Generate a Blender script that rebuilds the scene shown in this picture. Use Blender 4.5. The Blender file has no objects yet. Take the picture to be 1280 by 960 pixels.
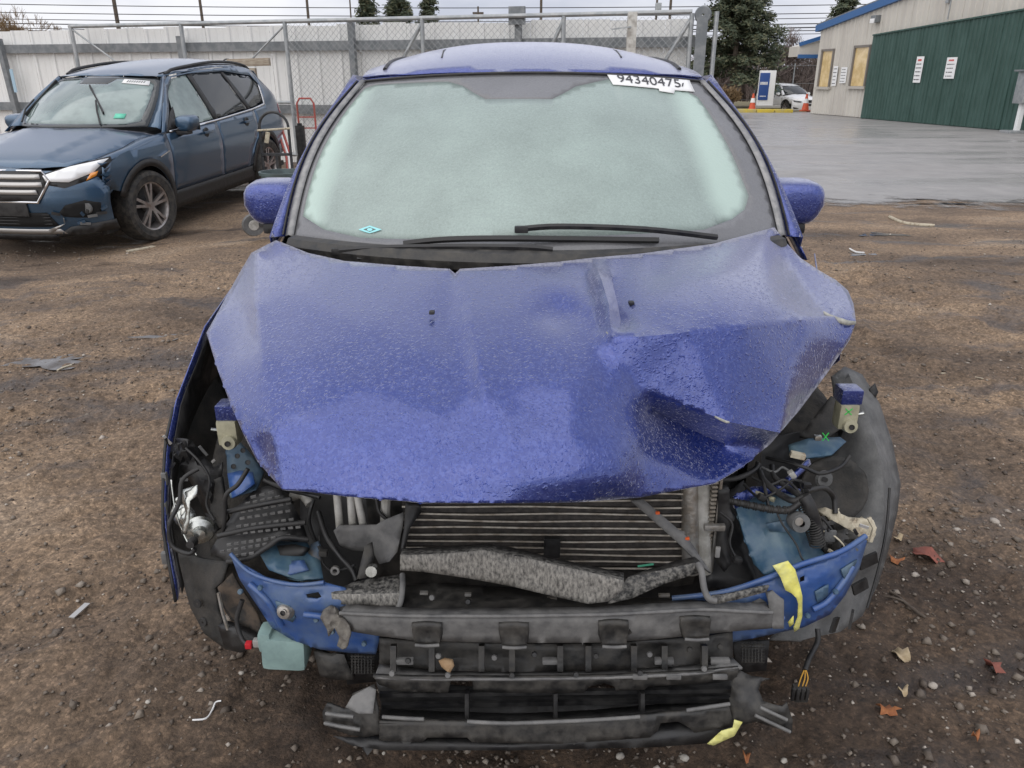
import bpy, bmesh, math, random
import numpy as np
from mathutils import Vector, Matrix
from mathutils.geometry import delaunay_2d_cdt

# ------------------------------------------------------------------ camera, sky, sun, exposure
S = bpy.context.scene
C = S.collection
H, F, PITCH = 1.5, 961.0, math.radians(21.7)
SP, CP = math.sin(PITCH), math.cos(PITCH)
cam = bpy.data.cameras.new('camera'); camo = bpy.data.objects.new('camera', cam); C.objects.link(camo)
camo.location = (0, 0, H); camo.rotation_euler = (math.radians(90) - PITCH, 0, 0)
cam.sensor_width = 36; cam.lens = 36 * F / 1280; cam.clip_start = 0.05; cam.clip_end = 1500
S.camera = camo
S.cycles.max_bounces = 7; S.cycles.diffuse_bounces = 3; S.cycles.glossy_bounces = 3; S.cycles.transparent_max_bounces = 8
S.render.resolution_x, S.render.resolution_y = 1024, 768
S.view_settings.view_transform = 'Standard'; S.view_settings.look = 'None'
S.view_settings.gamma = 1; S.view_settings.exposure = 0.70; S.view_settings.use_curve_mapping = False

SUN_EL, SUN_ROT = math.radians(52), math.radians(215)
W = bpy.data.worlds.new('World'); S.world = W; W.use_nodes = True
nt = W.node_tree; nt.nodes.clear()
wo = nt.nodes.new('ShaderNodeOutputWorld'); bg = nt.nodes.new('ShaderNodeBackground')
sky = nt.nodes.new('ShaderNodeTexSky'); sky.sky_type = 'NISHITA'; sky.sun_disc = False
sky.sun_elevation = SUN_EL; sky.sun_rotation = SUN_ROT; sky.dust_density = 4
tcw = nt.nodes.new('ShaderNodeTexCoord'); mpw = nt.nodes.new('ShaderNodeMapping'); mpw.inputs['Scale'].default_value = (1.6, 1.6, 5)
nzw = nt.nodes.new('ShaderNodeTexNoise'); nzw.inputs['Scale'].default_value = 1.7; nzw.inputs['Detail'].default_value = 7; nzw.inputs['Roughness'].default_value = 0.55
rmw = nt.nodes.new('ShaderNodeValToRGB')
rmw.color_ramp.elements[0].position = 0.34; rmw.color_ramp.elements[0].color = (0.52, 0.55, 0.65, 1)
rmw.color_ramp.elements[1].position = 0.66; rmw.color_ramp.elements[1].color = (0.88, 0.885, 0.93, 1)
mulw = nt.nodes.new('ShaderNodeMix'); mulw.data_type = 'RGBA'; mulw.blend_type = 'MULTIPLY'; mulw.inputs[0].default_value = 1
mulw.inputs[7].default_value = (6.5, 6.5, 6.5, 1)
mixw = nt.nodes.new('ShaderNodeMix'); mixw.data_type = 'RGBA'; mixw.inputs[0].default_value = 0.92
nt.links.new(tcw.outputs['Generated'], mpw.inputs['Vector']); nt.links.new(mpw.outputs[0], nzw.inputs['Vector'])
nt.links.new(nzw.outputs[0], rmw.inputs[0]); nt.links.new(rmw.outputs[0], mulw.inputs[6])
nt.links.new(sky.outputs[0], mixw.inputs[6]); nt.links.new(mulw.outputs[2], mixw.inputs[7])
nt.links.new(mixw.outputs[2], bg.inputs[0]); bg.inputs[1].default_value = 0.11
nt.links.new(bg.outputs[0], wo.inputs[0])

sl = bpy.data.lights.new('sun', 'SUN'); sl.energy = 1.1; sl.angle = math.radians(110); sl.color = (1, 0.97, 0.93)
so = bpy.data.objects.new('sun', sl); C.objects.link(so)
_d = Vector((math.sin(SUN_ROT) * math.cos(SUN_EL), math.cos(SUN_ROT) * math.cos(SUN_EL), math.sin(SUN_EL)))
so.rotation_euler = (-_d).to_track_quat('-Z', 'Y').to_euler()

# ------------------------------------------------------------------ pixel helpers
def ray(px, py):
    tx, t = (px - 640) / F, (480 - py) / F
    return Vector((tx, CP + t * SP, -SP + t * CP))
def PX(px, py, Y=None, z=None, x=None):
    r = ray(px, py)
    if Y is not None: d = Y / r.y
    elif z is not None: d = (z - H) / r.z
    else: d = x / r.x
    return Vector((0, 0, H)) + r * d
def PV(px, py, v):                    # v below 1.095 is a height, above it a distance
    return PX(px, py, z=v) if v < 1.095 else PX(px, py, Y=v)

# ------------------------------------------------------------------ noise
def _lat(seed, n=256): return np.random.RandomState(seed).rand(n, n)
def vnoise(x, y, seed):
    L = _lat(seed); n = L.shape[0]
    xi, yi = np.floor(x).astype(int), np.floor(y).astype(int); fx, fy = x - xi, y - yi
    fx = fx * fx * (3 - 2 * fx); fy = fy * fy * (3 - 2 * fy)
    a, b = L[xi % n, yi % n], L[(xi + 1) % n, yi % n]; c, d = L[xi % n, (yi + 1) % n], L[(xi + 1) % n, (yi + 1) % n]
    return (a * (1 - fx) + b * fx) * (1 - fy) + (c * (1 - fx) + d * fx) * fy
def fbm(x, y, seed, oct=4, gain=0.5):
    r, a, s = 0, 1.0, 0
    for o in range(oct):
        r = r + a * (vnoise(x * 2 ** o, y * 2 ** o, seed + o) - 0.5); s += a; a *= gain
    return r / s * 2
def lin(x, pts): return float(np.interp(x, [p[0] for p in pts], [p[1] for p in pts]))
def smooth_pts(pts):                  # Catmull-Rom sampling of a 1-D table
    xs = [p[0] for p in pts]; ys = [p[1] for p in pts]
    def f(x):
        x = min(max(x, xs[0]), xs[-1]); i = 0
        while i < len(xs) - 2 and x > xs[i + 1]: i += 1
        h = xs[i + 1] - xs[i]; t = (x - xs[i]) / h
        m0 = (ys[i + 1] - ys[i - 1]) / (xs[i + 1] - xs[i - 1]) if i > 0 else (ys[i + 1] - ys[i]) / h
        m1 = (ys[i + 2] - ys[i]) / (xs[i + 2] - xs[i]) if i + 2 < len(xs) else (ys[i + 1] - ys[i]) / h
        t2, t3 = t * t, t * t * t
        return (2*t3-3*t2+1)*ys[i] + (t3-2*t2+t)*h*m0 + (-2*t3+3*t2)*ys[i+1] + (t3-t2)*h*m1
    return f

# ------------------------------------------------------------------ materials
def pmat(name, col, col2=None, scale=8.0, lo=0.4, hi=0.6, rough=0.5, rough2=None, metal=0.0, coat=0.0, coat_r=0.03,
         bump=0.0, bscale=60.0, spec=0.5, detail=6, stretch=None, alpha=None, bdist=0.01, emit=0.0):
    m = bpy.data.materials.new(name); m.use_nodes = True
    n, l = m.node_tree.nodes, m.node_tree.links
    p = n['Principled BSDF']; p.inputs['Base Color'].default_value = (*col, 1)
    p.inputs['Roughness'].default_value = rough; p.inputs['Metallic'].default_value = metal
    p.inputs['Coat Weight'].default_value = coat; p.inputs['Coat Roughness'].default_value = coat_r
    p.inputs['Specular IOR Level'].default_value = spec
    if alpha is not None: p.inputs['Alpha'].default_value = alpha
    if emit: p.inputs['Emission Color'].default_value = (*col, 1); p.inputs['Emission Strength'].default_value = emit
    tc = n.new('ShaderNodeTexCoord'); vec = tc.outputs['Object']
    if stretch:
        mp = n.new('ShaderNodeMapping'); mp.inputs['Scale'].default_value = stretch; l.new(vec, mp.inputs[0]); vec = mp.outputs[0]
    if col2 is not None or rough2 is not None:
        nz = n.new('ShaderNodeTexNoise'); nz.inputs['Scale'].default_value = scale; nz.inputs['Detail'].default_value = detail
        nz.inputs['Roughness'].default_value = 0.62
        l.new(vec, nz.inputs['Vector'])
        mr = n.new('ShaderNodeMapRange'); mr.inputs[1].default_value = lo; mr.inputs[2].default_value = hi; l.new(nz.outputs[0], mr.inputs[0])
        if col2 is not None:
            mx = n.new('ShaderNodeMix'); mx.data_type = 'RGBA'; mx.inputs[6].default_value = (*col, 1); mx.inputs[7].default_value = (*col2, 1)
            l.new(mr.outputs[0], mx.inputs[0]); l.new(mx.outputs[2], p.inputs['Base Color'])
        if rough2 is not None:
            m2 = n.new('ShaderNodeMapRange'); m2.inputs[3].default_value = rough; m2.inputs[4].default_value = rough2
            l.new(mr.outputs[0], m2.inputs[0]); l.new(m2.outputs[0], p.inputs['Roughness'])
    if bump:
        nb = n.new('ShaderNodeTexNoise'); nb.inputs['Scale'].default_value = bscale; nb.inputs['Detail'].default_value = 5
        l.new(vec, nb.inputs['Vector'])
        b = n.new('ShaderNodeBump'); b.inputs['Strength'].default_value = bump; b.inputs['Distance'].default_value = bdist
        l.new(nb.outputs[0], b.inputs['Height']); l.new(b.outputs[0], p.inputs['Normal'])
    return m

def wet_paint(name, col, col2, metal=0.6, drops=1.0, rough=0.33):
    """clear-coated metallic paint with rain beads and run-off film standing on it"""
    m = pmat(name, col, rough=rough, metal=metal, coat=1.0, coat_r=0.08)
    m.node_tree.nodes['Principled BSDF'].inputs['Coat IOR'].default_value = 1.65
    q_ = m.node_tree.nodes['Principled BSDF'].inputs; q_['Sheen Weight'].default_value = 0.62 * min(1, drops + .1); q_['Sheen Roughness'].default_value = 0.32; q_['Sheen Tint'].default_value = (0.86, 0.87, 1, 1)   # lavender veil standing in for sky reflection on the rain-misted lacquer
    n, l = m.node_tree.nodes, m.node_tree.links; p = n['Principled BSDF']
    tc = n.new('ShaderNodeTexCoord')
    nz = n.new('ShaderNodeTexNoise'); nz.inputs['Scale'].default_value = 900; nz.inputs['Detail'].default_value = 1; l.new(tc.outputs['Object'], nz.inputs['Vector'])
    mx = n.new('ShaderNodeMix'); mx.data_type = 'RGBA'; mx.inputs[6].default_value = (*col, 1); mx.inputs[7].default_value = (*col2, 1)
    l.new(nz.outputs[0], mx.inputs[0]); l.new(mx.outputs[2], p.inputs['Base Color'])
    wp = n.new('ShaderNodeTexNoise'); wp.inputs['Scale'].default_value = 120; wp.inputs['Detail'].default_value = 3; wp.inputs['Distortion'].default_value = 1.2; l.new(tc.outputs['Object'], wp.inputs['Vector'])
    wm_ = n.new('ShaderNodeMapRange'); wm_.inputs[1].default_value = 0.47; wm_.inputs[2].default_value = 0.60; wm_.inputs[4].default_value = 0.24 * drops; l.new(wp.outputs[0], wm_.inputs[0])
    mb_ = n.new('ShaderNodeMix'); mb_.data_type = 'RGBA'; mb_.inputs[7].default_value = (0.10, 0.15, 0.46, 1); l.new(wm_.outputs[0], mb_.inputs[0]); l.new(mx.outputs[2], mb_.inputs[6]); l.new(mb_.outputs[2], p.inputs['Base Color'])  # pale mottle mixed into the colour for light scattered by the beads
    warp = n.new('ShaderNodeTexNoise'); warp.inputs['Scale'].default_value = 90; l.new(tc.outputs['Object'], warp.inputs['Vector'])
    add = n.new('ShaderNodeVectorMath'); add.operation = 'MULTIPLY_ADD'; add.inputs[1].default_value = (0.016,) * 3
    l.new(warp.outputs['Color'], add.inputs[0]); l.new(tc.outputs['Object'], add.inputs[2])
    def beads(scale, r0, r1):
        v = n.new('ShaderNodeTexVoronoi'); v.inputs['Scale'].default_value = scale; l.new(add.outputs[0], v.inputs['Vector'])
        mr = n.new('ShaderNodeMapRange'); mr.interpolation_type = 'SMOOTHSTEP'; mr.inputs[1].default_value = r1; mr.inputs[2].default_value = r0
        l.new(v.outputs['Distance'], mr.inputs[0])
        sep = n.new('ShaderNodeSeparateColor'); l.new(v.outputs['Color'], sep.inputs[0])
        gt = n.new('ShaderNodeMath'); gt.operation = 'GREATER_THAN'; gt.inputs[1].default_value = 0.42; l.new(sep.outputs[0], gt.inputs[0])
        mu = n.new('ShaderNodeMath'); mu.operation = 'MULTIPLY'; l.new(mr.outputs[0], mu.inputs[0]); l.new(gt.outputs[0], mu.inputs[1])
        return mu
    b1, b2 = beads(105, 0.14, 0.42), beads(230, 0.2, 0.5)
    film = n.new('ShaderNodeTexNoise'); film.inputs['Scale'].default_value = 60; film.inputs['Detail'].default_value = 4; film.inputs['Distortion'].default_value = 1.4
    l.new(tc.outputs['Object'], film.inputs['Vector'])
    s1 = n.new('ShaderNodeMath'); s1.operation = 'MULTIPLY_ADD'; s1.inputs[1].default_value = 0.45; l.new(b2.outputs[0], s1.inputs[0]); l.new(b1.outputs[0], s1.inputs[2])
    s2 = n.new('ShaderNodeMath'); s2.operation = 'MULTIPLY_ADD'; s2.inputs[1].default_value = 0.35; l.new(film.outputs[0], s2.inputs[0]); l.new(s1.outputs[0], s2.inputs[2])
    bm = n.new('ShaderNodeBump'); bm.inputs['Strength'].default_value = 0.75 * drops; bm.inputs['Distance'].default_value = 0.0014
    l.new(s2.outputs[0], bm.inputs['Height']); l.new(bm.outputs[0], p.inputs['Coat Normal'])
    bm2 = n.new('ShaderNodeBump'); bm2.inputs['Strength'].default_value = 0.25 * drops; bm2.inputs['Distance'].default_value = 0.0022
    l.new(s2.outputs[0], bm2.inputs['Height']); l.new(bm2.outputs[0], p.inputs['Normal'])
    cr = n.new('ShaderNodeMapRange'); cr.inputs[3].default_value = 0.03; cr.inputs[4].default_value = 0.16; cr.inputs[1].default_value = 0.35; cr.inputs[2].default_value = 0.65
    l.new(film.outputs[0], cr.inputs[0]); l.new(cr.outputs[0], p.inputs['Coat Roughness'])
    return m

M = {}
M['paint'] = wet_paint('blue_wet_paint', (0.006, 0.019, 0.16), (0.016, 0.044, 0.27))
M['slate'] = wet_paint('slate_blue_paint', (0.022, 0.062, 0.115), (0.040, 0.10, 0.17), drops=0.2)
M['white_paint'] = pmat('white_paint', (0.78, 0.78, 0.78), rough=0.3, coat=0.6)
M['inner_blue'] = pmat('inner_body_blue', (0.030, 0.085, 0.27), (0.12, 0.17, 0.24), scale=11, lo=0.42, hi=0.78, rough=0.38, rough2=0.6, coat=0.35, coat_r=0.15, bump=0.15, bscale=40)
M['teal'] = pmat('inner_primer_teal', (0.03, 0.085, 0.15), (0.10, 0.165, 0.20), scale=14, lo=0.4, hi=0.65, rough=0.45, coat=0.2, coat_r=0.2, bump=0.1)
M['steelblue'] = pmat('thin_painted_inner_metal', (0.11, 0.16, 0.20), (0.06, 0.11, 0.17), scale=16, rough=0.45)
M['black'] = pmat('black_plastic', (0.012, 0.012, 0.013), (0.03, 0.029, 0.028), scale=25, rough=0.42, rough2=0.65, bump=0.2, bscale=180, bdist=0.002)
M['black_dirty'] = pmat('black_plastic_dusty', (0.018, 0.018, 0.018), (0.080, 0.074, 0.065), scale=28, lo=0.38, hi=0.74, rough=0.45, rough2=0.8, bump=0.25, bscale=120, bdist=0.003)
M['grey_dirty'] = pmat('grey_plastic_dusty', (0.085, 0.085, 0.086), (0.20, 0.196, 0.188), scale=26, lo=0.3, hi=0.7, rough=0.45, rough2=0.85, bump=0.25, bscale=150, bdist=0.003)
M['mud_spatter'] = pmat('spattered_grey_plastic', (0.06, 0.058, 0.055), (0.32, 0.305, 0.275), scale=150, lo=0.32, hi=0.62, rough=0.5, rough2=0.9, bump=0.4, bscale=220, bdist=0.003, stretch=(1.3, 1, 0.6))
M['mud_spatter_dark'] = pmat('spattered_black_plastic', (0.02, 0.02, 0.02), (0.19, 0.182, 0.165), scale=110, lo=0.40, hi=0.62, rough=0.5, rough2=0.9, bump=0.4, bscale=220, bdist=0.003)
M['liner'] = pmat('felt_arch_liner', (0.088, 0.09, 0.09), (0.16, 0.16, 0.157), scale=22, lo=0.3, hi=0.7, rough=0.85, rough2=0.6, bump=0.5, bscale=300, bdist=0.003)
M['liner_dark'] = pmat('dark_arch_liner', (0.022, 0.022, 0.021), (0.065, 0.058, 0.05), scale=18, lo=0.4, hi=0.75, rough=0.7, bump=0.4, bscale=250, bdist=0.003)
M['rubber'] = pmat('tyre_rubber', (0.02, 0.02, 0.02), (0.06, 0.054, 0.046), scale=20, rough=0.8, bump=0.3, bscale=150)
M['alu'] = pmat('dull_aluminium', (0.42, 0.41, 0.39), (0.30, 0.27, 0.23), scale=30, rough=0.42, metal=0.7, bump=0.15, bscale=120)
M['rim'] = pmat('alloy_rim', (0.40, 0.38, 0.37), (0.20, 0.14, 0.11), scale=18, lo=0.45, hi=0.8, rough=0.35, metal=0.8)
M['chrome'] = pmat('chrome', (0.75, 0.75, 0.76), rough=0.15, metal=1)
M['trim'] = pmat('dull_pillar_trim', (0.30, 0.295, 0.29), (0.2, 0.2, 0.2), scale=30, rough=0.4, metal=0.3)
M['silver'] = pmat('silver_plastic', (0.5, 0.49, 0.47), rough=0.35, metal=0.5)
M['horn'] = pmat('plated_steel', (0.62, 0.63, 0.6), (0.4, 0.41, 0.38), scale=40, rough=0.25, metal=0.9)
M['fin'] = pmat('condenser_fins', (0.03, 0.027, 0.025), (0.062, 0.054, 0.048), scale=60, rough=0.7, bump=0.6, bscale=500, bdist=0.003)
M['tube'] = pmat('condenser_tube', (0.38, 0.35, 0.30), (0.20, 0.17, 0.135), scale=45, lo=0.4, hi=0.65, rough=0.5, metal=0.4)
M['cream'] = pmat('cream_bracket', (0.40, 0.38, 0.27), (0.28, 0.27, 0.19), scale=30, rough=0.5)
M['bottle'] = pmat('washer_bottle', (0.27, 0.39, 0.37), (0.20, 0.29, 0.28), scale=15, rough=0.45)
M['pipe'] = pmat('pale_pipe', (0.46, 0.45, 0.42), (0.3, 0.29, 0.26), scale=30, rough=0.4)
M['foam'] = pmat('torn_foam', (0.52, 0.47, 0.36), (0.20, 0.14, 0.09), scale=28, lo=0.5, hi=0.72, rough=0.9, bump=0.4)
M['tape'] = pmat('yellow_tape', (0.78, 0.73, 0.17), (0.66, 0.64, 0.24), scale=25, rough=0.5, bump=0.4, bscale=50)
M['red'] = pmat('red_plastic', (0.5, 0.02, 0.03), rough=0.4)
M['green'] = pmat('green_marker', (0.05, 0.55, 0.10), rough=0.7)
M['orange'] = pmat('orange_clip', (0.7, 0.12, 0.03), rough=0.5)
M['filler'] = pmat('bare_body_edge', (0.48, 0.47, 0.41), (0.30, 0.30, 0.27), scale=60, rough=0.7, bump=0.4)
M['bark'] = pmat('bark', (0.075, 0.058, 0.045), (0.14, 0.115, 0.09), scale=14, rough=0.9, bump=0.5, bscale=40)
M['wood'] = pmat('weathered_wood', (0.30, 0.24, 0.18), (0.42, 0.36, 0.28), scale=10, rough=0.85, stretch=(1, 1, 6))
M['galv'] = pmat('galvanised_steel', (0.30, 0.32, 0.33), (0.40, 0.41, 0.41), scale=9, rough=0.5, metal=0.5)
M['galv_dark'] = pmat('weathered_steel', (0.16, 0.175, 0.185), (0.24, 0.25, 0.255), scale=7, rough=0.6, metal=0.3)
M['wire'] = pmat('fence_wire', (0.30, 0.31, 0.31), rough=0.5, metal=0.5)
M['cable'] = pmat('power_cable', (0.03, 0.03, 0.032), rough=0.7)
M['rust_red'] = pmat('worn_red_paint', (0.45, 0.07, 0.06), (0.30, 0.10, 0.07), scale=20, rough=0.6)
M['blacksteel'] = pmat('black_painted_steel', (0.02, 0.022, 0.025), (0.05, 0.05, 0.05), scale=20, rough=0.5)
M['glassdark'] = pmat('tinted_glass', (0.018, 0.022, 0.024), rough=0.04, spec=0.8)
M['white'] = pmat('white_print', (0.8, 0.8, 0.79), rough=0.6)
M['ink'] = pmat('dark_print', (0.04, 0.04, 0.045), rough=0.6)
M['redink'] = pmat('red_print', (0.6, 0.05, 0.04), rough=0.6)
M['seat'] = pmat('grey_seat_fabric', (0.10, 0.10, 0.105), rough=0.9)
M['airbag'] = pmat('airbag_cloth', (0.72, 0.76, 0.73), rough=0.9, bump=0.2, bscale=30)

def glass_fog(name, col, alpha, drops=True, bs=170):
    m = pmat(name, col, rough=0.5, coat=0.8, coat_r=0.05, alpha=alpha)
    n, l = m.node_tree.nodes, m.node_tree.links; p = n['Principled BSDF']
    tc = n.new('ShaderNodeTexCoord')
    a = n.new('ShaderNodeTexNoise'); a.inputs['Scale'].default_value = bs; a.inputs['Detail'].default_value = 3; a.inputs['Distortion'].default_value = 1.0
    l.new(tc.outputs['Object'], a.inputs['Vector'])
    big = n.new('ShaderNodeTexNoise'); big.inputs['Scale'].default_value = 5; big.inputs['Detail'].default_value = 4; l.new(tc.outputs['Object'], big.inputs['Vector'])
    b = n.new('ShaderNodeBump'); b.inputs['Strength'].default_value = 0.7; b.inputs['Distance'].default_value = 0.0016
    v = n.new('ShaderNodeTexVoronoi'); v.inputs['Scale'].default_value = bs * 0.7; l.new(tc.outputs['Object'], v.inputs['Vector'])
    s = n.new('ShaderNodeMath'); s.operation = 'MULTIPLY_ADD'; s.inputs[1].default_value = -0.6; l.new(v.outputs['Distance'], s.inputs[0]); l.new(a.outputs[0], s.inputs[2])
    l.new(s.outputs[0], b.inputs['Height']); l.new(b.outputs[0], p.inputs['Coat Normal'])
    mx = n.new('ShaderNodeMix'); mx.data_type = 'RGBA'
    mx.inputs[6].default_value = (*[c * 0.66 for c in col], 1); mx.inputs[7].default_value = (*[min(1, c * 1.34) for c in col], 1)
    sm = n.new('ShaderNodeMath'); sm.operation = 'MULTIPLY_ADD'; sm.inputs[1].default_value = 0.9; l.new(a.outputs[0], sm.inputs[0])
    o2 = n.new('ShaderNodeMath'); o2.operation = 'MULTIPLY_ADD'; o2.inputs[1].default_value = 0.9; o2.inputs[2].default_value = -0.42; l.new(big.outputs[0], o2.inputs[0]); l.new(o2.outputs[0], sm.inputs[2])
    l.new(sm.outputs[0], mx.inputs[0])
    at = n.new('ShaderNodeAttribute'); at.attribute_name = 'cloth'                               # where white airbag cloth rests against the pane
    m3 = n.new('ShaderNodeMix'); m3.data_type = 'RGBA'; m3.inputs[7].default_value = (0.56, 0.71, 0.63, 1)
    l.new(at.outputs['Fac'], m3.inputs[0]); l.new(mx.outputs[2], m3.inputs[6]); l.new(m3.outputs[2], p.inputs['Base Color'])
    return m
M['fog'] = glass_fog('fogged_wet_windscreen', (0.34, 0.42, 0.385), 0.75)
M['frit'] = glass_fog('wet_black_glass_band', (0.13, 0.13, 0.135), 1.0)
M['suvglass'] = pmat('pale_windscreen_glass', (0.30, 0.38, 0.36), (0.20, 0.26, 0.25), scale=3, rough=0.08, coat=1, alpha=0.75)

# ------------------------------------------------------------------ mesh helpers
def tag(o, label, cat, group=None):
    o['label'] = label; o['category'] = cat
    if group: o['group'] = group
    return o
def empty(name, loc=(0, 0, 0), rot=(0, 0, 0)):
    o = bpy.data.objects.new(name, None); C.objects.link(o); o.location = loc; o.rotation_euler = rot; o.empty_display_size = 0.2
    return o
def wm(o):
    m = Matrix.Translation(o.location) @ o.rotation_euler.to_matrix().to_4x4()
    return (wm(o.parent) @ o.matrix_parent_inverse @ m) if o.parent else m
def link(me, name, mat, parent=None, local=False, smooth=35, kind=None, solid=0.0, soff=-1):
    o = bpy.data.objects.new(name, me); C.objects.link(o)
    if mat is not None: me.materials.append(M[mat] if isinstance(mat, str) else mat)
    if smooth is not None and len(me.polygons):
        me.polygons.foreach_set('use_smooth', [True] * len(me.polygons))
        if smooth < 180: me.set_sharp_from_angle(angle=math.radians(smooth))
    if parent is not None:
        o.parent = parent
        if not local: o.matrix_parent_inverse = wm(parent).inverted()
    if solid:
        md = o.modifiers.new('thickness', 'SOLIDIFY'); md.thickness = solid; md.offset = soff
    if kind: o['kind'] = kind
    return o
def mesh(verts, faces, name='m'):
    me = bpy.data.meshes.new(name); me.from_pydata([tuple(v) for v in verts], [], faces); me.update(); return me

class MB:
    def __init__(s): s.v, s.f = [], []
    def add(s, vs, fs):
        k = len(s.v); s.v += [tuple(v) for v in vs]; s.f += [tuple(i + k for i in f) for f in fs]; return s
    def box(s, c, size, R=None):
        hx, hy, hz = size[0] / 2, size[1] / 2, size[2] / 2
        vs = [Vector((sx * hx, sy * hy, sz * hz)) for sz in (-1, 1) for sy in (-1, 1) for sx in (-1, 1)]
        if R is not None: vs = [R @ v for v in vs]
        return s.add([Vector(c) + v for v in vs], [(0, 2, 3, 1), (4, 5, 7, 6), (0, 1, 5, 4), (2, 6, 7, 3), (0, 4, 6, 2), (1, 3, 7, 5)])
    def rbox(s, c, size, b=0.01, R=None):          # box with chamfered edges
        bm = bmesh.new(); bmesh.ops.create_cube(bm, size=1)
        for v in bm.verts: v.co = Vector((v.co.x * size[0], v.co.y * size[1], v.co.z * size[2]))
        bmesh.ops.bevel(bm, geom=bm.edges[:], offset=b, segments=2, affect='EDGES', profile=0.7)
        vs = [(Vector(c) + (R @ v.co if R is not None else v.co)) for v in bm.verts]; bm.verts.index_update()
        fs = [tuple(v.index for v in f.verts) for f in bm.faces]; bm.free()
        return s.add(vs, fs)
    def bar(s, a, b, w, h=None, up=(0, 0, 1)):     # rectangular bar from a to b
        a, b = Vector(a), Vector(b); h = h or w; d = (b - a).normalized(); u = Vector(up)
        if abs(d.dot(u)) > 0.98: u = Vector((0, 1, 0))
        r = d.cross(u).normalized(); u = r.cross(d)
        o = [r * sx * w / 2 + u * sy * h / 2 for sx, sy in ((-1, -1), (1, -1), (1, 1), (-1, 1))]
        return s.add([a + k for k in o] + [b + k for k in o], [(3, 2, 1, 0), (4, 5, 6, 7), (0, 1, 5, 4), (1, 2, 6, 5), (2, 3, 7, 6), (3, 0, 4, 7)])
    def tube(s, pts, r, n=8, caps=True):
        pts = [Vector(p) for p in pts]; k0 = len(s.v); N = len(pts)
        rr = r if isinstance(r, (list, tuple)) else [r] * N
        t = (pts[1] - pts[0]).normalized(); u = t.orthogonal().normalized()
        for i, p in enumerate(pts):
            t2 = (pts[min(i + 1, N - 1)] - pts[max(i - 1, 0)]).normalized()
            u = (u - t2 * u.dot(t2)); u = u.normalized() if u.length > 1e-6 else t2.orthogonal().normalized()
            w = t2.cross(u)
            for j in range(n):
                a = 2 * math.pi * j / n; s.v.append(tuple(p + (u * math.cos(a) + w * math.sin(a)) * rr[i]))
        for i in range(N - 1):
            for j in range(n):
                a = k0 + i * n + j; b = k0 + i * n + (j + 1) % n; s.f.append((a, b, b + n, a + n))
        if caps: s.f.append(tuple(k0 + j for j in reversed(range(n)))); s.f.append(tuple(k0 + (N - 1) * n + j for j in range(n)))
        return s
    def lathe(s, prof, c=(0, 0, 0), axis=(0, 0, 1), n=24, closed=False):   # prof: (radius, along)
        ax = Vector(axis).normalized(); u = ax.orthogonal().normalized(); w = ax.cross(u); k0 = len(s.v); N = len(prof); c = Vector(c)
        for r, h in prof:
            for j in range(n):
                a = 2 * math.pi * j / n; s.v.append(tuple(c + ax * h + (u * math.cos(a) + w * math.sin(a)) * r))
        for i in range(N if closed else N - 1):
            i2 = (i + 1) % N
            for j in range(n):
                j2 = (j + 1) % n; s.f.append((k0 + i * n + j, k0 + i * n + j2, k0 + i2 * n + j2, k0 + i2 * n + j))
        return s
    def prism(s, poly, off):                       # polygon of 3-D points pushed along a vector
        n = len(poly); off = Vector(off); vs = [Vector(p) for p in poly]
        return s.add(vs + [v + off for v in vs], [tuple(reversed(range(n))), tuple(range(n, 2 * n))] + [(i, (i + 1) % n, n + (i + 1) % n, n + i) for i in range(n)])
    def build(s, name, mat, parent=None, **k):
        return link(mesh(s.v, s.f, name), name, mat, parent, **k)

def curve_pts(pts, n=6):
    """Catmull-Rom through 3-D points"""
    P = [Vector(p) for p in pts]; out = []
    for i in range(len(P) - 1):
        p0, p1, p2, p3 = P[max(i - 1, 0)], P[i], P[i + 1], P[min(i + 2, len(P) - 1)]
        for k in range(n):
            t = k / n
            out.append(0.5 * ((2 * p1) + (p2 - p0) * t + (2 * p0 - 5 * p1 + 4 * p2 - p3) * t * t + (3 * p1 - p0 - 3 * p2 + p3) * t ** 3))
    out.append(P[-1]); return out

def inside(pts, poly):
    x, y = pts[:, 0], pts[:, 1]; r = np.zeros(len(pts), bool); n = len(poly)
    for i in range(n):
        (x1, y1), (x2, y2) = poly[i], poly[(i + 1) % n]
        if y1 == y2: continue
        c = ((y1 > y) != (y2 > y)) & (x < (x2 - x1) * (y - y1) / (y2 - y1) + x1); r ^= c
    return r
def seg_dist(pts, line, closed=False):
    d = np.full(len(pts), 1e9); n = len(line)
    for i in range(n if closed else n - 1):
        a, b = np.array(line[i], float), np.array(line[(i + 1) % n], float); ab = b - a
        t = np.clip(((pts - a) @ ab) / max(ab @ ab, 1e-12), 0, 1); d = np.minimum(d, np.linalg.norm(pts - (a + t[:, None] * ab), axis=1))
    return d
def resample(line, step, closed):
    out = []; n = len(line)
    for i in range(n if closed else n - 1):
        a, b = line[i], line[(i + 1) % n]; L = math.dist(a, b); k = max(1, int(round(L / step)))
        out += [(a[0] + (b[0] - a[0]) * j / k, a[1] + (b[1] - a[1]) * j / k) for j in range(k)]
    if not closed: out.append(tuple(line[-1]))
    return out
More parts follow.
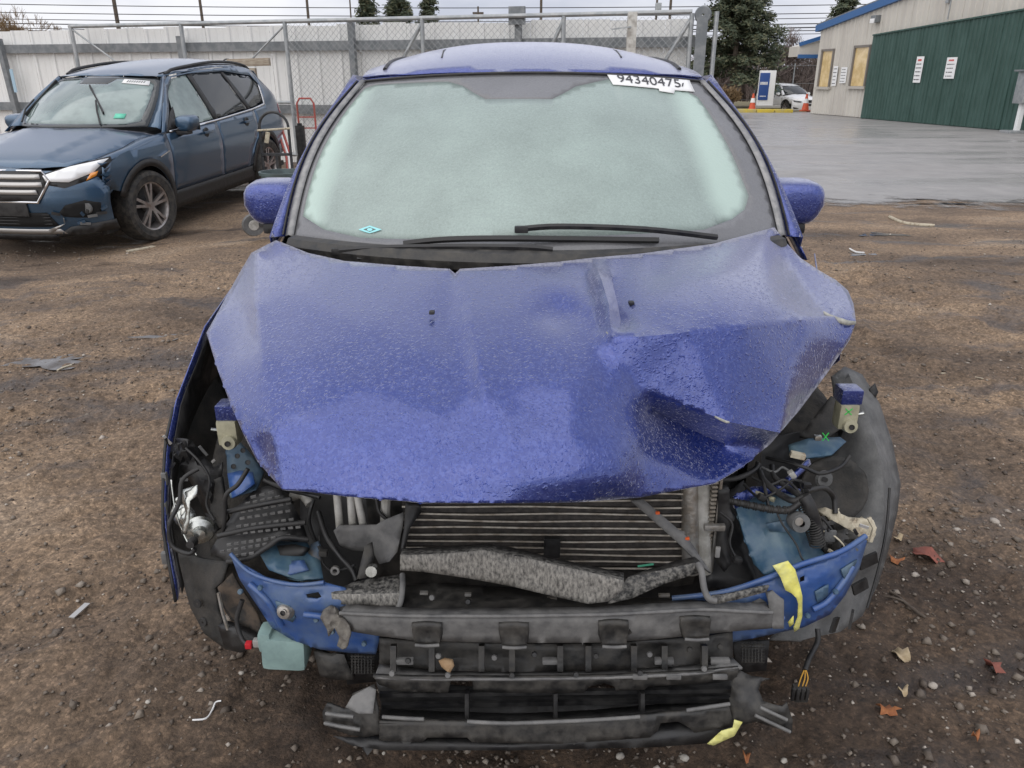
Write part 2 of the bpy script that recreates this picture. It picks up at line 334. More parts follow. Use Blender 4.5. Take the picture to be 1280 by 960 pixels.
def flat_mesh(outline, step, holes=(), creases=(), asp=1.0):
    """2-D triangulation of a polygon with holes and crease lines; asp stretches the second axis"""
    sc = lambda L: [(p[0], p[1] * asp) for p in L]
    outline = sc(outline); holes = [sc(h) for h in holes]; creases = [sc(c) for c in creases]
    V, E = [], []
    def loop(L, closed):
        L = resample(L, step, closed); k = len(V); V.extend(L); n = len(L)
        E.extend((k + i, k + (i + 1) % n) for i in range(n if closed else n - 1))
    loop(outline, True)
    for h in holes: loop(h, True)
    for c in creases: loop(c, False)
    o = np.array(outline); x0, y0 = o.min(0); x1, y1 = o.max(0)
    gx, gy = np.meshgrid(np.arange(x0, x1, step), np.arange(y0, y1, step)); gx = gx + (np.arange(gx.shape[0]) % 2)[:, None] * step * 0.5
    g = np.stack([gx.ravel(), gy.ravel()], 1); g = g[inside(g, outline)]
    if len(g):
        g = g[seg_dist(g, outline, True) > step * 0.45]
        for h in holes:
            g = g[~inside(g, h)]; g = g[seg_dist(g, h, True) > step * 0.45]
        for c in creases: g = g[seg_dist(g, c) > step * 0.45]
        V.extend(map(tuple, g))
    vs, es, fs = delaunay_2d_cdt([Vector(v) for v in V], E, [], 0, 1e-5)[:3]
    P = np.array([(v.x, v.y) for v in vs]); T = np.array([tuple(f) for f in fs if len(f) == 3])
    c = P[T].mean(1); keep = inside(c, outline)
    for h in holes: keep &= ~inside(c, h)
    P = P.copy(); P[:, 1] /= asp
    return P, T[keep]
def patch(outline, fn, step, holes=(), creases=(), flip=False, asp=1.0):
    P, T = flat_mesh(outline, step, holes, creases, asp)
    fs = [tuple(int(i) for i in (t[::-1] if flip else t)) for t in T]
    return mesh([fn(p[0], p[1]) for p in P], fs)

def pixel_sheet(outline, ctrl=(), lines=(), step=8, holes=(), smooth_it=4, sharp=(), noise=0.0, nscale=0.02, seed=3):
    """sheet metal or plastic seen at outline [(px,py,v)], v a height or a distance; ctrl are inner points, lines fold lines"""
    pts = list(outline) + list(ctrl); E = [(i, (i + 1) % len(outline)) for i in range(len(outline))]
    for L in lines:
        k = len(pts); pts += L; E += [(k + i, k + i + 1) for i in range(len(L) - 1)]
    co = np.array([(p[0], p[1]) for p in pts], float)
    inv = np.array([1.0 / ((PV(*p) - Vector((0, 0, H))).dot(Vector((0, CP, -SP)))) for p in pts])
    vs, es, fs, ov = delaunay_2d_cdt([Vector(c) for c in co], E, [], 0, 1e-4)[:4]
    cv = np.array([(v.x, v.y) for v in vs]); ci = np.zeros(len(cv))
    for i, o in enumerate(ov):
        if o: ci[i] = inv[o[0]]
        else: ci[i] = inv[np.argmin(np.linalg.norm(co - cv[i], axis=1))]
    T = np.array([tuple(f) for f in fs])
    ol = [(p[0], p[1]) for p in outline]; hl = [[(p[0], p[1]) for p in h] for h in holes]
    P, TT = flat_mesh(ol, step, hl, [[(p[0], p[1]) for p in L] for L in lines])
    val = np.zeros(len(P)); best = np.full(len(P), -1e9)
    for t in T:
        a, b, c = cv[t]; det = (b[0]-a[0])*(c[1]-a[1]) - (c[0]-a[0])*(b[1]-a[1])
        if abs(det) < 1e-9: continue
        l1 = ((P[:,0]-a[0])*(c[1]-a[1]) - (c[0]-a[0])*(P[:,1]-a[1])) / det
        l2 = ((b[0]-a[0])*(P[:,1]-a[1]) - (P[:,0]-a[0])*(b[1]-a[1])) / det
        l0 = 1 - l1 - l2; mn = np.minimum(np.minimum(l0, l1), l2); up = mn > best
        best[up] = mn[up]; val[up] = (l0*ci[t[0]] + l1*ci[t[1]] + l2*ci[t[2]])[up]
    if smooth_it:
        w = np.ones(len(P)); 
        for L in lines: w = np.minimum(w, np.clip(seg_dist(P, [(p[0], p[1]) for p in L]) / (step * 1.6), 0.0, 1))
        w = np.where(seg_dist(P, ol, True) < step * 0.3, 0.0, w)
        e = np.concatenate([TT[:, [0, 1]], TT[:, [1, 2]], TT[:, [2, 0]]]); e = np.concatenate([e, e[:, ::-1]])
        cnt = np.bincount(e[:, 0], minlength=len(P)).clip(1)
        for _ in range(smooth_it):
            av = np.bincount(e[:, 0], weights=val[e[:, 1]], minlength=len(P)) / cnt
            val = val + (av - val) * w * 0.6
    comp = np.arange(len(P))                          # keep only the largest connected piece
    e_ = np.concatenate([TT[:, [0, 1]], TT[:, [1, 2]], TT[:, [2, 0]]])
    while True:
        c0 = comp.copy(); m_ = np.minimum(comp[e_[:, 0]], comp[e_[:, 1]]); np.minimum.at(comp, e_[:, 0], m_); np.minimum.at(comp, e_[:, 1], m_)
        if (comp == c0).all(): break
    big = np.bincount(comp[TT[:, 0]]).argmax(); TT = TT[comp[TT[:, 0]] == big]
    used = np.unique(TT); re_ = np.zeros(len(P), int); re_[used] = np.arange(len(used)); P, val, TT = P[used], val[used], re_[TT]
    if noise: val = val * (1 + noise * fbm(P[:, 0] * nscale, P[:, 1] * nscale, seed, 3))
    verts = [Vector((0, 0, H)) + ray(p[0], p[1]) * (1 / v) for p, v in zip(P, val)]
    return mesh(verts, [tuple(int(i) for i in t[::-1]) for t in TT])
def pz(name, mat, parent, outline, ctrl=(), lines=(), step=8, solid=0.003, sm=35, **k):
    kind = k.pop('kind', None)
    return link(pixel_sheet(outline, ctrl, lines, step, **k), name, mat, parent, solid=solid, soff=-1, smooth=sm, kind=kind)
def ptube(name, mat, parent, pts, r, n=8, sub=5):
    return MB().tube(curve_pts([PV(*p) for p in pts], sub), r, n).build(name, mat, parent, smooth=60)

# ground height of the yard: nearly flat, dipping under the parked SUV
def gz(x, y):
    x, y = np.asarray(x, float), np.asarray(y, float)
    dip = -0.15 * np.exp(-((x + 4.6) / 1.9) ** 2 - ((y - 7.6) / 2.6) ** 2)
    return dip
# ------------------------------------------------------------------ ground
rng = random.Random(5)
def ground_material():
    m = bpy.data.materials.new('wet_dirt'); m.use_nodes = True
    n, l = m.node_tree.nodes, m.node_tree.links; p = n['Principled BSDF']
    tc = n.new('ShaderNodeTexCoord')
    def noise(scale, detail=8, rough=0.6, stretch=None, dist=0.0):
        z = n.new('ShaderNodeTexNoise'); z.inputs['Scale'].default_value = scale; z.inputs['Detail'].default_value = detail; z.inputs['Roughness'].default_value = rough; z.inputs['Distortion'].default_value = dist
        if stretch:
            mp = n.new('ShaderNodeMapping'); mp.inputs['Scale'].default_value = stretch; mp.inputs['Rotation'].default_value = (0, 0, 0.5); l.new(tc.outputs['Object'], mp.inputs[0]); l.new(mp.outputs[0], z.inputs['Vector'])
        else: l.new(tc.outputs['Object'], z.inputs['Vector'])
        return z
    def ramp(src, stops):
        r = n.new('ShaderNodeValToRGB'); e = r.color_ramp.elements
        while len(e) < len(stops): e.new(0.5)
        for i, (q, c) in enumerate(stops): e[i].position = q; e[i].color = (*c, 1)
        l.new(src, r.inputs[0]); return r
    def mix(fac, a, b, mode='MIX', f=None):
        x = n.new('ShaderNodeMix'); x.data_type = 'RGBA'; x.blend_type = mode
        if f is not None: x.inputs[0].default_value = f
        else: l.new(fac, x.inputs[0])
        l.new(a, x.inputs[6]); l.new(b, x.inputs[7]); return x.outputs[2]
    base = ramp(noise(0.55, 6, 0.6, (1, 1.9, 1)).outputs[0], [(0.30, (0.075, 0.054, 0.040)), (0.46, (0.160, 0.114, 0.079)), (0.58, (0.25, 0.178, 0.118)), (0.74, (0.335, 0.265, 0.20))])
    fine = ramp(noise(38, 8, 0.7).outputs[0], [(0.3, (0.34, 0.33, 0.32)), (0.5, (0.95, 0.94, 0.92)), (0.68, (1.6, 1.57, 1.52))])
    col = mix(None, base.outputs[0], fine.outputs[0], 'MULTIPLY', 1.0)
    v = n.new('ShaderNodeTexVoronoi'); v.inputs['Scale'].default_value = 130; l.new(tc.outputs['Object'], v.inputs['Vector'])
    sep = n.new('ShaderNodeSeparateColor'); l.new(v.outputs['Color'], sep.inputs[0])
    gr = ramp(sep.outputs[0], [(0.0, (0.5, 0.5, 0.5)), (0.7, (1.0, 0.98, 0.95)), (0.9, (1.7, 1.65, 1.6)), (1.0, (2.4, 2.4, 2.4))])
    col = mix(None, col, gr.outputs[0], 'MULTIPLY', 0.4)
    damp = ramp(noise(0.9, 5, 0.55, (1, 2.6, 1), 0.6).outputs[0], [(0.53, (0, 0, 0)), (0.63, (1, 1, 1))])
    dk = n.new('ShaderNodeMix'); dk.data_type = 'RGBA'; dk.blend_type = 'MULTIPLY'; dk.inputs[7].default_value = (0.50, 0.50, 0.53, 1); l.new(damp.outputs[0], dk.inputs[0]); l.new(col, dk.inputs[6])
    vd = n.new('ShaderNodeVectorMath'); vd.operation = 'DISTANCE'; vd.inputs[1].default_value = (0.5, 1.0, 0); l.new(tc.outputs['Object'], vd.inputs[0])   # dirt darker in a ragged round patch about the car's nose
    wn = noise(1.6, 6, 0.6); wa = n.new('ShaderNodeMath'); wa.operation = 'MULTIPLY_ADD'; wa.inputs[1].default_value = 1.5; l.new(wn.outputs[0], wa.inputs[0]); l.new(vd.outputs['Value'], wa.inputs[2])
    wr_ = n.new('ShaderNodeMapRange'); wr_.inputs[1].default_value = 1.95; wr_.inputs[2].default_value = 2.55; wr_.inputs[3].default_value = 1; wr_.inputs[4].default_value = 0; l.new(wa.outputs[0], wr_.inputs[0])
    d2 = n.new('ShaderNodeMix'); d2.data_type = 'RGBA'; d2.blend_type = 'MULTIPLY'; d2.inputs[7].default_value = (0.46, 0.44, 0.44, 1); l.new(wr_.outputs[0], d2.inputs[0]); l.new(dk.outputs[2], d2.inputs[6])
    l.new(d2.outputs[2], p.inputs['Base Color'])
    rr = n.new('ShaderNodeMapRange'); rr.inputs[3].default_value = 0.88; rr.inputs[4].default_value = 0.28; l.new(damp.outputs[0], rr.inputs[0]); l.new(rr.outputs[0], p.inputs['Roughness'])
    b = n.new('ShaderNodeBump'); b.inputs['Strength'].default_value = 0.75; b.inputs['Distance'].default_value = 0.012
    nb = noise(75, 7, 0.7); l.new(nb.outputs[0], b.inputs['Height'])
    b2 = n.new('ShaderNodeBump'); b2.inputs['Strength'].default_value = 0.3; b2.inputs['Distance'].default_value = 0.004; l.new(v.outputs['Distance'], b2.inputs['Height']); b2.invert = True
    l.new(b.outputs[0], b2.inputs['Normal']); l.new(b2.outputs[0], p.inputs['Normal'])
    return m
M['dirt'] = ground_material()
def axis(dense0, dense1, step, far0, far1, grow=1.12):
    a = list(np.arange(dense0, dense1 + 1e-6, step)); s = step; x = a[-1]
    while x < far1: s *= grow; x += s; a.append(min(x, far1))
    s = step; x = a[0]; pre = []
    while x > far0: s *= grow; x -= s; pre.append(max(x, far0))
    return np.array(pre[::-1] + a)
GX, GY = axis(-3.2, 3.2, 0.019, -500, 500), axis(0.7, 6.5, 0.021, -60, 900)
def ground_z(X, Y):
    far = np.clip(1 - (np.hypot(X, Y) - 7) / 8, 0, 1); right = np.clip((X + Y * 0.28 - 4.6) / 3.0, 0, 1) * np.clip((Y - 7.5) / 2, 0, 1)
    z = gz(X, Y)
    z = z + 0.030 * fbm(X * 0.8, Y * 0.8, 11, 3) * far
    r = fbm(X * 3.1, Y * 3.1, 21, 3); z = z + 0.026 * r * far
    c = fbm(X * 14, Y * 14, 31, 3, 0.6); z = z + 0.019 * c * far
    g = fbm(X * 34, Y * 34, 41, 2); z = z + 0.009 * np.maximum(g - 0.1, 0) * 2 * far
    for (ax, ay, dx, dy, w, dp) in ((-2.6, 3.2, .86, .51, .10, .030), (-2.9, 4.4, .86, .51, .10, .026), (-1.7, 1.6, .80, .60, .09, .020), (2.6, 3.4, -.35, .94, .11, .028), (3.4, 4.6, -.40, .92, .11, .026), (2.0, 5.8, .97, .25, .12, .02)):   # tyre ruts
        t_ = (X - ax) * dx + (Y - ay) * dy; u_ = -(X - ax) * dy + (Y - ay) * dx + 0.10 * fbm(t_ * .7, t_ * 0 + ax, 61, 2)
        z = z + far * np.clip(1.6 - np.abs(t_) / 2.2, 0, 1) * (-dp * np.exp(-(u_ / w) ** 2) * (1 + .25 * np.sin(t_ * 38)) + .45 * dp * np.exp(-((np.abs(u_) - 1.7 * w) / (.6 * w)) ** 2))
    z = z - 0.012 * far
    dip2 = np.clip((Y - 39) / 6, 0, 1) * np.clip((X - 2) / 4, 0, 1)
    return z * (1 - right) - 0.02 * right - 0.9 * dip2
XX, YY = np.meshgrid(GX, GY); ZZ = ground_z(XX, YY)
nx, ny = len(GX), len(GY)
me = bpy.data.meshes.new('ground')
idx = np.arange(nx * ny).reshape(ny, nx); q = np.stack([idx[:-1, :-1], idx[:-1, 1:], idx[1:, 1:], idx[1:, :-1]], -1).reshape(-1, 4)
me.vertices.add(nx * ny); me.vertices.foreach_set('co', np.stack([XX, YY, ZZ], -1).astype(np.float32).ravel())
me.loops.add(len(q) * 4); me.loops.foreach_set('vertex_index', q.astype(np.int32).ravel())
me.polygons.add(len(q)); me.polygons.foreach_set('loop_start', np.arange(len(q), dtype=np.int32) * 4)
me.update(); me.validate()
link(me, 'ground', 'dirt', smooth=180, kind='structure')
def gh(x, y): return float(ground_z(np.array([x]), np.array([y]))[0])

# loose gravel: thousands of small stones, nobody could count them
def gravel(N, seed):
    R = np.random.RandomState(seed); V, Fc = [], []
    base = np.array([(1,0,0),(-1,0,0),(0,1,0),(0,-1,0),(0,0,1),(0,0,-1)], float)
    tri = np.array([(0,2,4),(2,1,4),(1,3,4),(3,0,4),(2,0,5),(1,2,5),(3,1,5),(0,3,5)])
    y = 0.75 + 7.5 * R.rand(N) ** 1.8; x = (R.rand(N) - 0.5) * (2.6 + 1.5 * y)
    cl = fbm(x * 1.3, y * 1.3, 77, 3); keep = R.rand(N) < np.clip(0.5 + cl * 1.6, 0.12, 1); x, y = x[keep], y[keep]; n = len(x)
    z = ground_z(x, y); r = 0.0026 + 0.006 * R.rand(n) ** 2 + 0.013 * (R.rand(n) ** 14)
    P = base[None] * r[:, None, None] * (0.6 + 0.8 * R.rand(n, 6, 1)) + R.randn(n, 6, 3) * r[:, None, None] * 0.15
    P[:, :, 2] *= 0.7; a = R.rand(n) * 6.28; ca, sa = np.cos(a)[:, None], np.sin(a)[:, None]
    P = np.stack([P[:, :, 0] * ca - P[:, :, 1] * sa, P[:, :, 0] * sa + P[:, :, 1] * ca, P[:, :, 2]], -1)
    P += np.stack([x, y, z + r * 0.25], -1)[:, None]
    T = tri[None] + (np.arange(n) * 6)[:, None, None]
    return mesh(P.reshape(-1, 3), [tuple(int(k) for k in t) for t in T.reshape(-1, 3)])
def stone_mat(name, a, b, c):
    m = pmat(name, a, rough=0.75, bump=0.3, bscale=150); n, l = m.node_tree.nodes, m.node_tree.links
    g = n.new('ShaderNodeNewGeometry'); r = n.new('ShaderNodeValToRGB'); e = r.color_ramp.elements; e.new(0.7); 
    for k, (q, cc) in enumerate(((0.0, a), (0.86, b), (1.0, c))): e[k].position = q; e[k].color = (*cc, 1)
    l.new(g.outputs['Random Per Island'], r.inputs[0]); l.new(r.outputs[0], n['Principled BSDF'].inputs['Base Color']); return m
M['stone'] = stone_mat('gravel_stone', (0.085, 0.066, 0.052), (0.21, 0.175, 0.14), (0.50, 0.45, 0.39))
o = link(gravel(48000, 3), 'gravel', 'stone', smooth=180, kind='stuff'); tag(o, 'small brown and grey stones scattered over the wet dirt', 'gravel')

# ------------------------------------------------------------------ asphalt lot, kerb, verge, puddles
def asphalt_material():
    m = pmat('wet_asphalt', (0.235, 0.225, 0.22), (0.33, 0.318, 0.305), scale=2.2, lo=0.25, hi=0.75, rough=0.60, bump=0.4, bscale=70, stretch=(1, 1, 1), spec=0.3)
    n, l = m.node_tree.nodes, m.node_tree.links; p = n['Principled BSDF']
    tc = n.new('ShaderNodeTexCoord'); mp = n.new('ShaderNodeMapping'); mp.inputs['Scale'].default_value = (0.16, 0.62, 1); l.new(tc.outputs['Object'], mp.inputs[0])
    z = n.new('ShaderNodeTexNoise'); z.inputs['Scale'].default_value = 1.0; z.inputs['Detail'].default_value = 6; l.new(mp.outputs[0], z.inputs['Vector'])
    r = n.new('ShaderNodeMapRange'); r.inputs[1].default_value = 0.42; r.inputs[2].default_value = 0.62; r.inputs[3].default_value = 0.25; r.inputs[4].default_value = 0.7
    l.new(z.outputs[0], r.inputs[0]); l.new(r.outputs[0], p.inputs['Roughness'])
    sx = n.new('ShaderNodeSeparateXYZ'); l.new(tc.outputs['Object'], sx.inputs[0])              # ragged, dirt-covered near edge
    e1 = n.new('ShaderNodeTexNoise'); e1.inputs['Scale'].default_value = 0.9; e1.inputs['Detail'].default_value = 9; e1.inputs['Roughness'].default_value = 0.7; l.new(tc.outputs['Object'], e1.inputs['Vector'])
    ma = n.new('ShaderNodeMath'); ma.operation = 'MULTIPLY_ADD'; ma.inputs[1].default_value = 6.0; l.new(e1.outputs[0], ma.inputs[0]); l.new(sx.outputs[1], ma.inputs[2])
    am = n.new('ShaderNodeMapRange'); am.inputs[1].default_value = 12.8; am.inputs[2].default_value = 13.6; l.new(ma.outputs[0], am.inputs[0]); l.new(am.outputs[0], p.inputs['Alpha'])
    return m
M['asphalt'] = asphalt_material()
def sheet(name, poly, z, mat, kind='structure', step=None, wob=0.0, seed=1):
    pts = resample(poly, step, True) if step else poly
    if wob: pts = [(x + wob * float(fbm(np.array([x * 1.1]), np.array([y * 1.1]), seed, 4)[0]), y + wob * float(fbm(np.array([x * 1.1 + 50]), np.array([y * 1.1]), seed + 9, 4)[0])) for x, y in pts]
    P, T = flat_mesh(pts, 1e3)
    return link(mesh([(p[0], p[1], z) for p in P], [tuple(map(int, t)) for t in T]), name, mat, smooth=None, kind=kind)
sheet('asphalt_lot', [(2.3, 9.2), (3.2, 9.0), (9, 9.0), (40, 8.0), (70, 30), (70, 46), (9.2, 38.2), (4.4, 38.2), (2.9, 15)], -0.006, 'asphalt')
M['puddle'] = pmat('puddle_water', (0.045, 0.042, 0.04), rough=0.05, spec=0.6, bump=0.04, bscale=14)
M['silt'] = pmat('wet_silt', (0.17, 0.165, 0.165), (0.10, 0.09, 0.085), scale=7, rough=0.22, rough2=0.6, bump=0.3, bscale=60)
def puddle(name, px, py, rx, ry, mat, seed, zoff=0.0):
    c = PX(px, py, z=-0.01); R = random.Random(seed); pts = []
    for k in range(40):
        a = 2 * math.pi * k / 40; w = 1 + 0.35 * math.sin(3 * a + seed) + 0.2 * math.sin(7 * a + 2 * seed) + R.uniform(-0.08, 0.08)
        pts.append((c.x + rx * w * math.cos(a) + 0.4 * ry * w * math.sin(a), c.y + ry * w * math.sin(a)))
    zs = float(np.median([gh(x_, y_) for x_ in np.linspace(c.x - rx, c.x + rx, 15) for y_ in np.linspace(c.y - ry, c.y + ry, 9)])) + zoff
    P, T = flat_mesh(pts, 1e3)
    return link(mesh([(p[0], p[1], zs) for p in P], [tuple(map(int, t)) for t in T]), name, mat, smooth=180, kind='structure')
for k, (a, b, rx, ry) in enumerate([(1080, 317, 0.13, 0.05), (1105, 292, 0.22, 0.10), (60, 447, 0.24, 0.12), (205, 418, 0.16, 0.05)]):
    puddle('puddle', a, b, rx, ry, 'puddle' if k < 2 else 'silt', k + 2, 0.002)
for k in range(5): puddle('puddle', 960 + k * 75, 254 - (k % 3) * 3, 0.42, 0.10, 'silt', k + 20, 0.0)

M['kerb'] = pmat('yellow_kerb_paint', (0.62, 0.47, 0.05), (0.45, 0.38, 0.16), scale=3, rough=0.7)
mb = MB().rbox((6.9, 38.6, 0.06), (5.6, 0.5, 0.15), 0.03); kb = mb.build('kerb', 'kerb', kind='structure')
for i in range(4): MB().rbox((10.15 + i * 0.86, 38.4 - i * 0.02, 0.065), (0.83, 0.44, 0.16), 0.03).build('kerb_stone', 'kerb', kb)
M['verge'] = pmat('winter_grass', (0.11, 0.10, 0.05), (0.19, 0.15, 0.08), scale=2.5, rough=0.95, bump=0.8, bscale=30)
vp = [(4.2, 38.86), (40, 38.86), (90, 62), (90, 240), (-160, 240), (-160, 30), (2, 30)]
P, T = flat_mesh(vp, 3.0 if False else 1e3, creases=[[(4.6, 39.2), (39, 39.2)], [(6, 45), (60, 55)]])
link(mesh([(p[0], p[1], -0.004 - 0.42 * min(1, max(0, (p[1] - 39.1) / 5.5)) * min(1, max(0, (p[0] - 2) / 4))) for p in P], [tuple(map(int, t)) for t in T]), 'verge', 'verge', smooth=None, kind='structure')

# ------------------------------------------------------------------ white sheet fence and sliding chain-link gate
FA, FB = Vector((-23.0, 19.76, 0)), Vector((2.95, 13.0, 0)); FD = (FB - FA).normalized(); FL = (FB - FA).length; FN = Vector((FD.y, -FD.x, 0))
M['fsheet'] = pmat('white_fence_sheet', (0.80, 0.80, 0.78), (0.66, 0.66, 0.635), scale=1.6, lo=0.42, hi=0.75, rough=0.55, stretch=(1, 1, 0.25), bump=0.1)
wf = tag(empty('sheet_metal_fence', FA), 'tall white sheet metal fence with grey steel rails and posts', 'fence')
fang = math.atan2(FD.y, FD.x)
sw = 0.43; ns = int(FL / sw)
prof = [(0, 0), (0.03, 0.0), (0.045, 0.03), (0.075, 0.03), (0.09, 0.0), (0.20, 0.0), (0.21, 0.006), (0.23, 0.006), (0.24, 0), (0.325, 0), (0.335, 0.006), (0.35, 0.006), (0.36, 0), (sw - 0.004, 0)]
vs = [(a, -b, z) for z in (0.05, 2.36) for a, b in prof]; n_ = len(prof)
sheet_me = mesh(vs, [(i, i + 1, n_ + i + 1, n_ + i) for i in range(n_ - 1)]); sheet_me.materials.append(M['fsheet'])
for i in range(ns):
    o = bpy.data.objects.new('panel', sheet_me); C.objects.link(o); o.parent = wf; o.rotation_euler = (0, 0, fang)
    o.location = FD * (i * sw) + Vector((0, 0, rng.uniform(-0.025, 0.015))) + FN * rng.uniform(-0.006, 0.0)
    md = o.modifiers.new('thickness', 'SOLIDIFY'); md.thickness = 0.003
def fp(t, z, off=0.0): return FA + FD * t + FN * off + Vector((0, 0, z))
for z in (2.02, 0.98): MB().bar(fp(0, z, 0.085), fp(FL, z, 0.085), 0.07, 0.15).build('rail', 'galv_dark', wf)
def f_at(px):                         # distance along the fence under an image column
    r = ray(px, 200); d = Vector((r.x, r.y)); a = Vector((FA.x, FA.y)); e = Vector((FD.x, FD.y))
    k = (a.x * d.y - a.y * d.x) / (d.x * e.y - d.y * e.x); return -k if k < 0 else k
def f_t(px):
    tx = (px - 640) / F; best = min(np.linspace(0, FL, 1500), key=lambda t: abs(fp(t, 1.8).x / (fp(t, 1.8).y * CP - 0.3 * SP) - tx)); return float(best)
for px_, lean in ((16, 0.05), (236, 0.0), (447, 0.0), (651, 0.0)):
    t = f_t(px_); MB().bar(fp(t + lean, 0, 0.17), fp(t - lean, 2.2 if px_ < 400 else 2.42, 0.17), 0.10, 0.10, up=FN).build('post', 'galv_dark', wf)
t = f_t(651); MB().box(fp(t, 2.42, 0.26), (0.26, 0.08, 0.26), Matrix.Rotation(fang, 3, 'Z')).build('post_plate', 'galv_dark', wf)
t = f_t(24); MB().box(fp(t, 1.45, 0.24), (0.07, 0.01, 0.42), Matrix.Rotation(fang, 3, 'Z')).build('blue_tag', pmat('pale_blue_tag', (0.35, 0.5, 0.6)), wf)

gt_ = tag(empty('sliding_gate', fp(f_t(113), 0, 0.34)), 'long galvanised chain-link sliding gate standing before the white sheet fence', 'gate')
G0, G1 = f_t(112), f_t(862); OFF = 0.34
MB().tube([fp(G0, 2.38, OFF), fp(G1, 2.42, OFF)], 0.035, 10).build('top_rail', 'galv', gt_)
MB().tube([fp(G0, 0.22, OFF), fp(G1, 0.22, OFF)], 0.035, 10).build('bottom_rail', 'galv', gt_)
MB().tube([fp(f_t(330), 1.1, OFF), fp(f_t(372), 1.1, OFF)], 0.025, 8).build('middle_rail', 'galv', gt_)
posts = [f_t(p) for p in (114, 247, 373, 538, 708)] + [G1]
for i, t in enumerate(posts): MB().tube([fp(t, 0.2, OFF), fp(t, 2.40, OFF)], 0.036, 10).build('upright', 'galv', gt_)
for a, b in ((posts[0], posts[1]), (posts[2], posts[1]), (f_t(455), posts[3]), (f_t(640), posts[4]), (f_t(775), G1)):
    MB().tube([fp(b, 2.34, OFF) if b != posts[1] else fp(a, 2.34, OFF), fp(a if b != posts[1] else b, 0.5 if b != posts[1] else 0.8, OFF)], 0.016 if b == posts[1] else 0.03, 8).build('brace', 'galv', gt_)
mb = MB(); cell = 0.075                 # woven wire mesh of the gate
t0, t1, z0, z1 = posts[2], G1, 0.25, 2.36; hgt = z1 - z0
k = t0 - hgt
while k < t1:
    for sgn in (1, -1):
        a, b = (k, k + hgt); za, zb = (z0, z1) if sgn > 0 else (z1, z0)
        ta, tb = max(a, t0), min(b, t1)
        if tb > ta:
            f1, f2 = (ta - a) / hgt, (tb - a) / hgt
            mb.tube([fp(ta, za + (zb - za) * f1, OFF + 0.03), fp(tb, za + (zb - za) * f2, OFF + 0.03)], 0.0032, 3, caps=False)
    k += cell * 1.414
mb.build('chain_link', 'wire', gt_, smooth=None, kind='stuff')
wp = tag(empty('white_post', fp(f_t(795), 0, 0.75)), 'weathered white wooden post at the gate with short stub arms', 'post')
MB().rbox(fp(f_t(795), 1.2, 0.75), (0.13, 0.13, 2.4), 0.008).build('shaft', pmat('white_flaking_wood', (0.55, 0.54, 0.5), (0.3, 0.28, 0.25), scale=9, rough=0.8), wp)
for z in (1.75, 2.2): MB().bar(fp(f_t(795), z, 0.84), fp(f_t(772), z - 0.03, 0.84), 0.02).build('stub_arm', 'galv', wp)
ep = tag(empty('gate_end_post', fp(FL - 0.02, 0, 0.3)), 'thick steel post with round roller at the end of the sliding gate', 'post')
MB().bar(fp(FL - 0.02, 0, 0.3), fp(FL - 0.02, 2.3, 0.3), 0.16, 0.16, up=FN).build('shaft', 'galv_dark', ep)
MB().tube([fp(FL + 0.18, 0, 0.3), fp(FL + 0.18, 2.42, 0.3)], 0.035).build('slim_pipe', 'galv', ep)
MB().lathe([(0.02, -0.05), (0.11, -0.05), (0.125, 0), (0.11, 0.05), (0.02, 0.05)], fp(FL - 0.02, 2.38, 0.3), FN, 20).build('roller', 'galv_dark', ep)
MB().tube([fp(FL - 0.4, 0.75, 0.3), fp(FL + 0.35, 0.68, 0.3)], 0.02).build('arm', 'galv', ep)

# ------------------------------------------------------------------ office building with blue trim and green sheet wall
BA, BB = Vector((13.55, 37.0, 0)), Vector((15.95, 21.0, 0)); BD = (BB - BA).normalized(); BL = (BB - BA).length; BN = Vector((BD.y, -BD.x, 0))
bang = math.atan2(BD.y, BD.x)
M['beige'] = pmat('beige_wall_sheet', (0.58, 0.55, 0.49), (0.50, 0.47, 0.42), scale=0.9, rough=0.6, stretch=(1, 1, 0.3))
M['greensheet'] = pmat('green_wall_sheet', (0.030, 0.072, 0.058), (0.045, 0.095, 0.08), scale=2.2, rough=0.5, stretch=(1, 1, 0.4))
M['bluetrim'] = pmat('blue_trim', (0.035, 0.12, 0.30), rough=0.45)
def bp(t, z, off=0.0): return BA + BD * t + BN * off + Vector((0, 0, z))
bld = tag(empty('office_building', BA), 'beige ribbed metal building with blue roof trim and two lit windows', 'building')
def eave(t): return 3.45 + 0.135 * t
def ribbed(t0, t1, z0, f0, f1, off, rib=0.3, dep=0.035):
    pr = []; t = t0
    while t < t1 - 0.01:
        for a, b in ((0.0, 0), (rib * 0.62, 0), (rib * 0.70, dep), (rib * 0.9, dep)):
            if t + a < t1: pr.append((t + a, b))
        t += rib
    pr.append((t1 - 0.006, 0)); n = len(pr); top = lambda t: f0 + (f1 - f0) * (t - t0) / (t1 - t0)
    return mesh([bp(t, z0, off + b) for t, b in pr] + [bp(t, top(t), off + b) for t, b in pr], [(i, i + 1, n + i + 1, n + i) for i in range(n - 1)])
W0, W1, W2, W3 = 0.95, 1.75, 4.3, 5.15                    # window openings along the wall
def ft(px, z, A=BA, Dv=BD):                                # distance along the wall line of an image column at a height
    return float(min(np.linspace(-1, BL, 1500), key=lambda t: abs((lambda p: p.x / (p.y * CP - (p.z - H) * SP))(A + Dv * t + Vector((0, 0, z))) - (px - 640) / F)))
WIN = [(ft(1027, 1.9), ft(1041, 1.9), 1.15, 2.62), (ft(1067, 1.9), ft(1086, 1.9), 1.2, 2.68)]
GT = ft(1091, 1.6)
t = 0.0
while t < BL - 0.2:
    t1 = min(t + 0.9, BL)
    link(ribbed(t, t1, 0.02, eave(t), eave(t1), 0), 'cladding_sheet', 'beige', bld, smooth=None, solid=0.003); t = t1
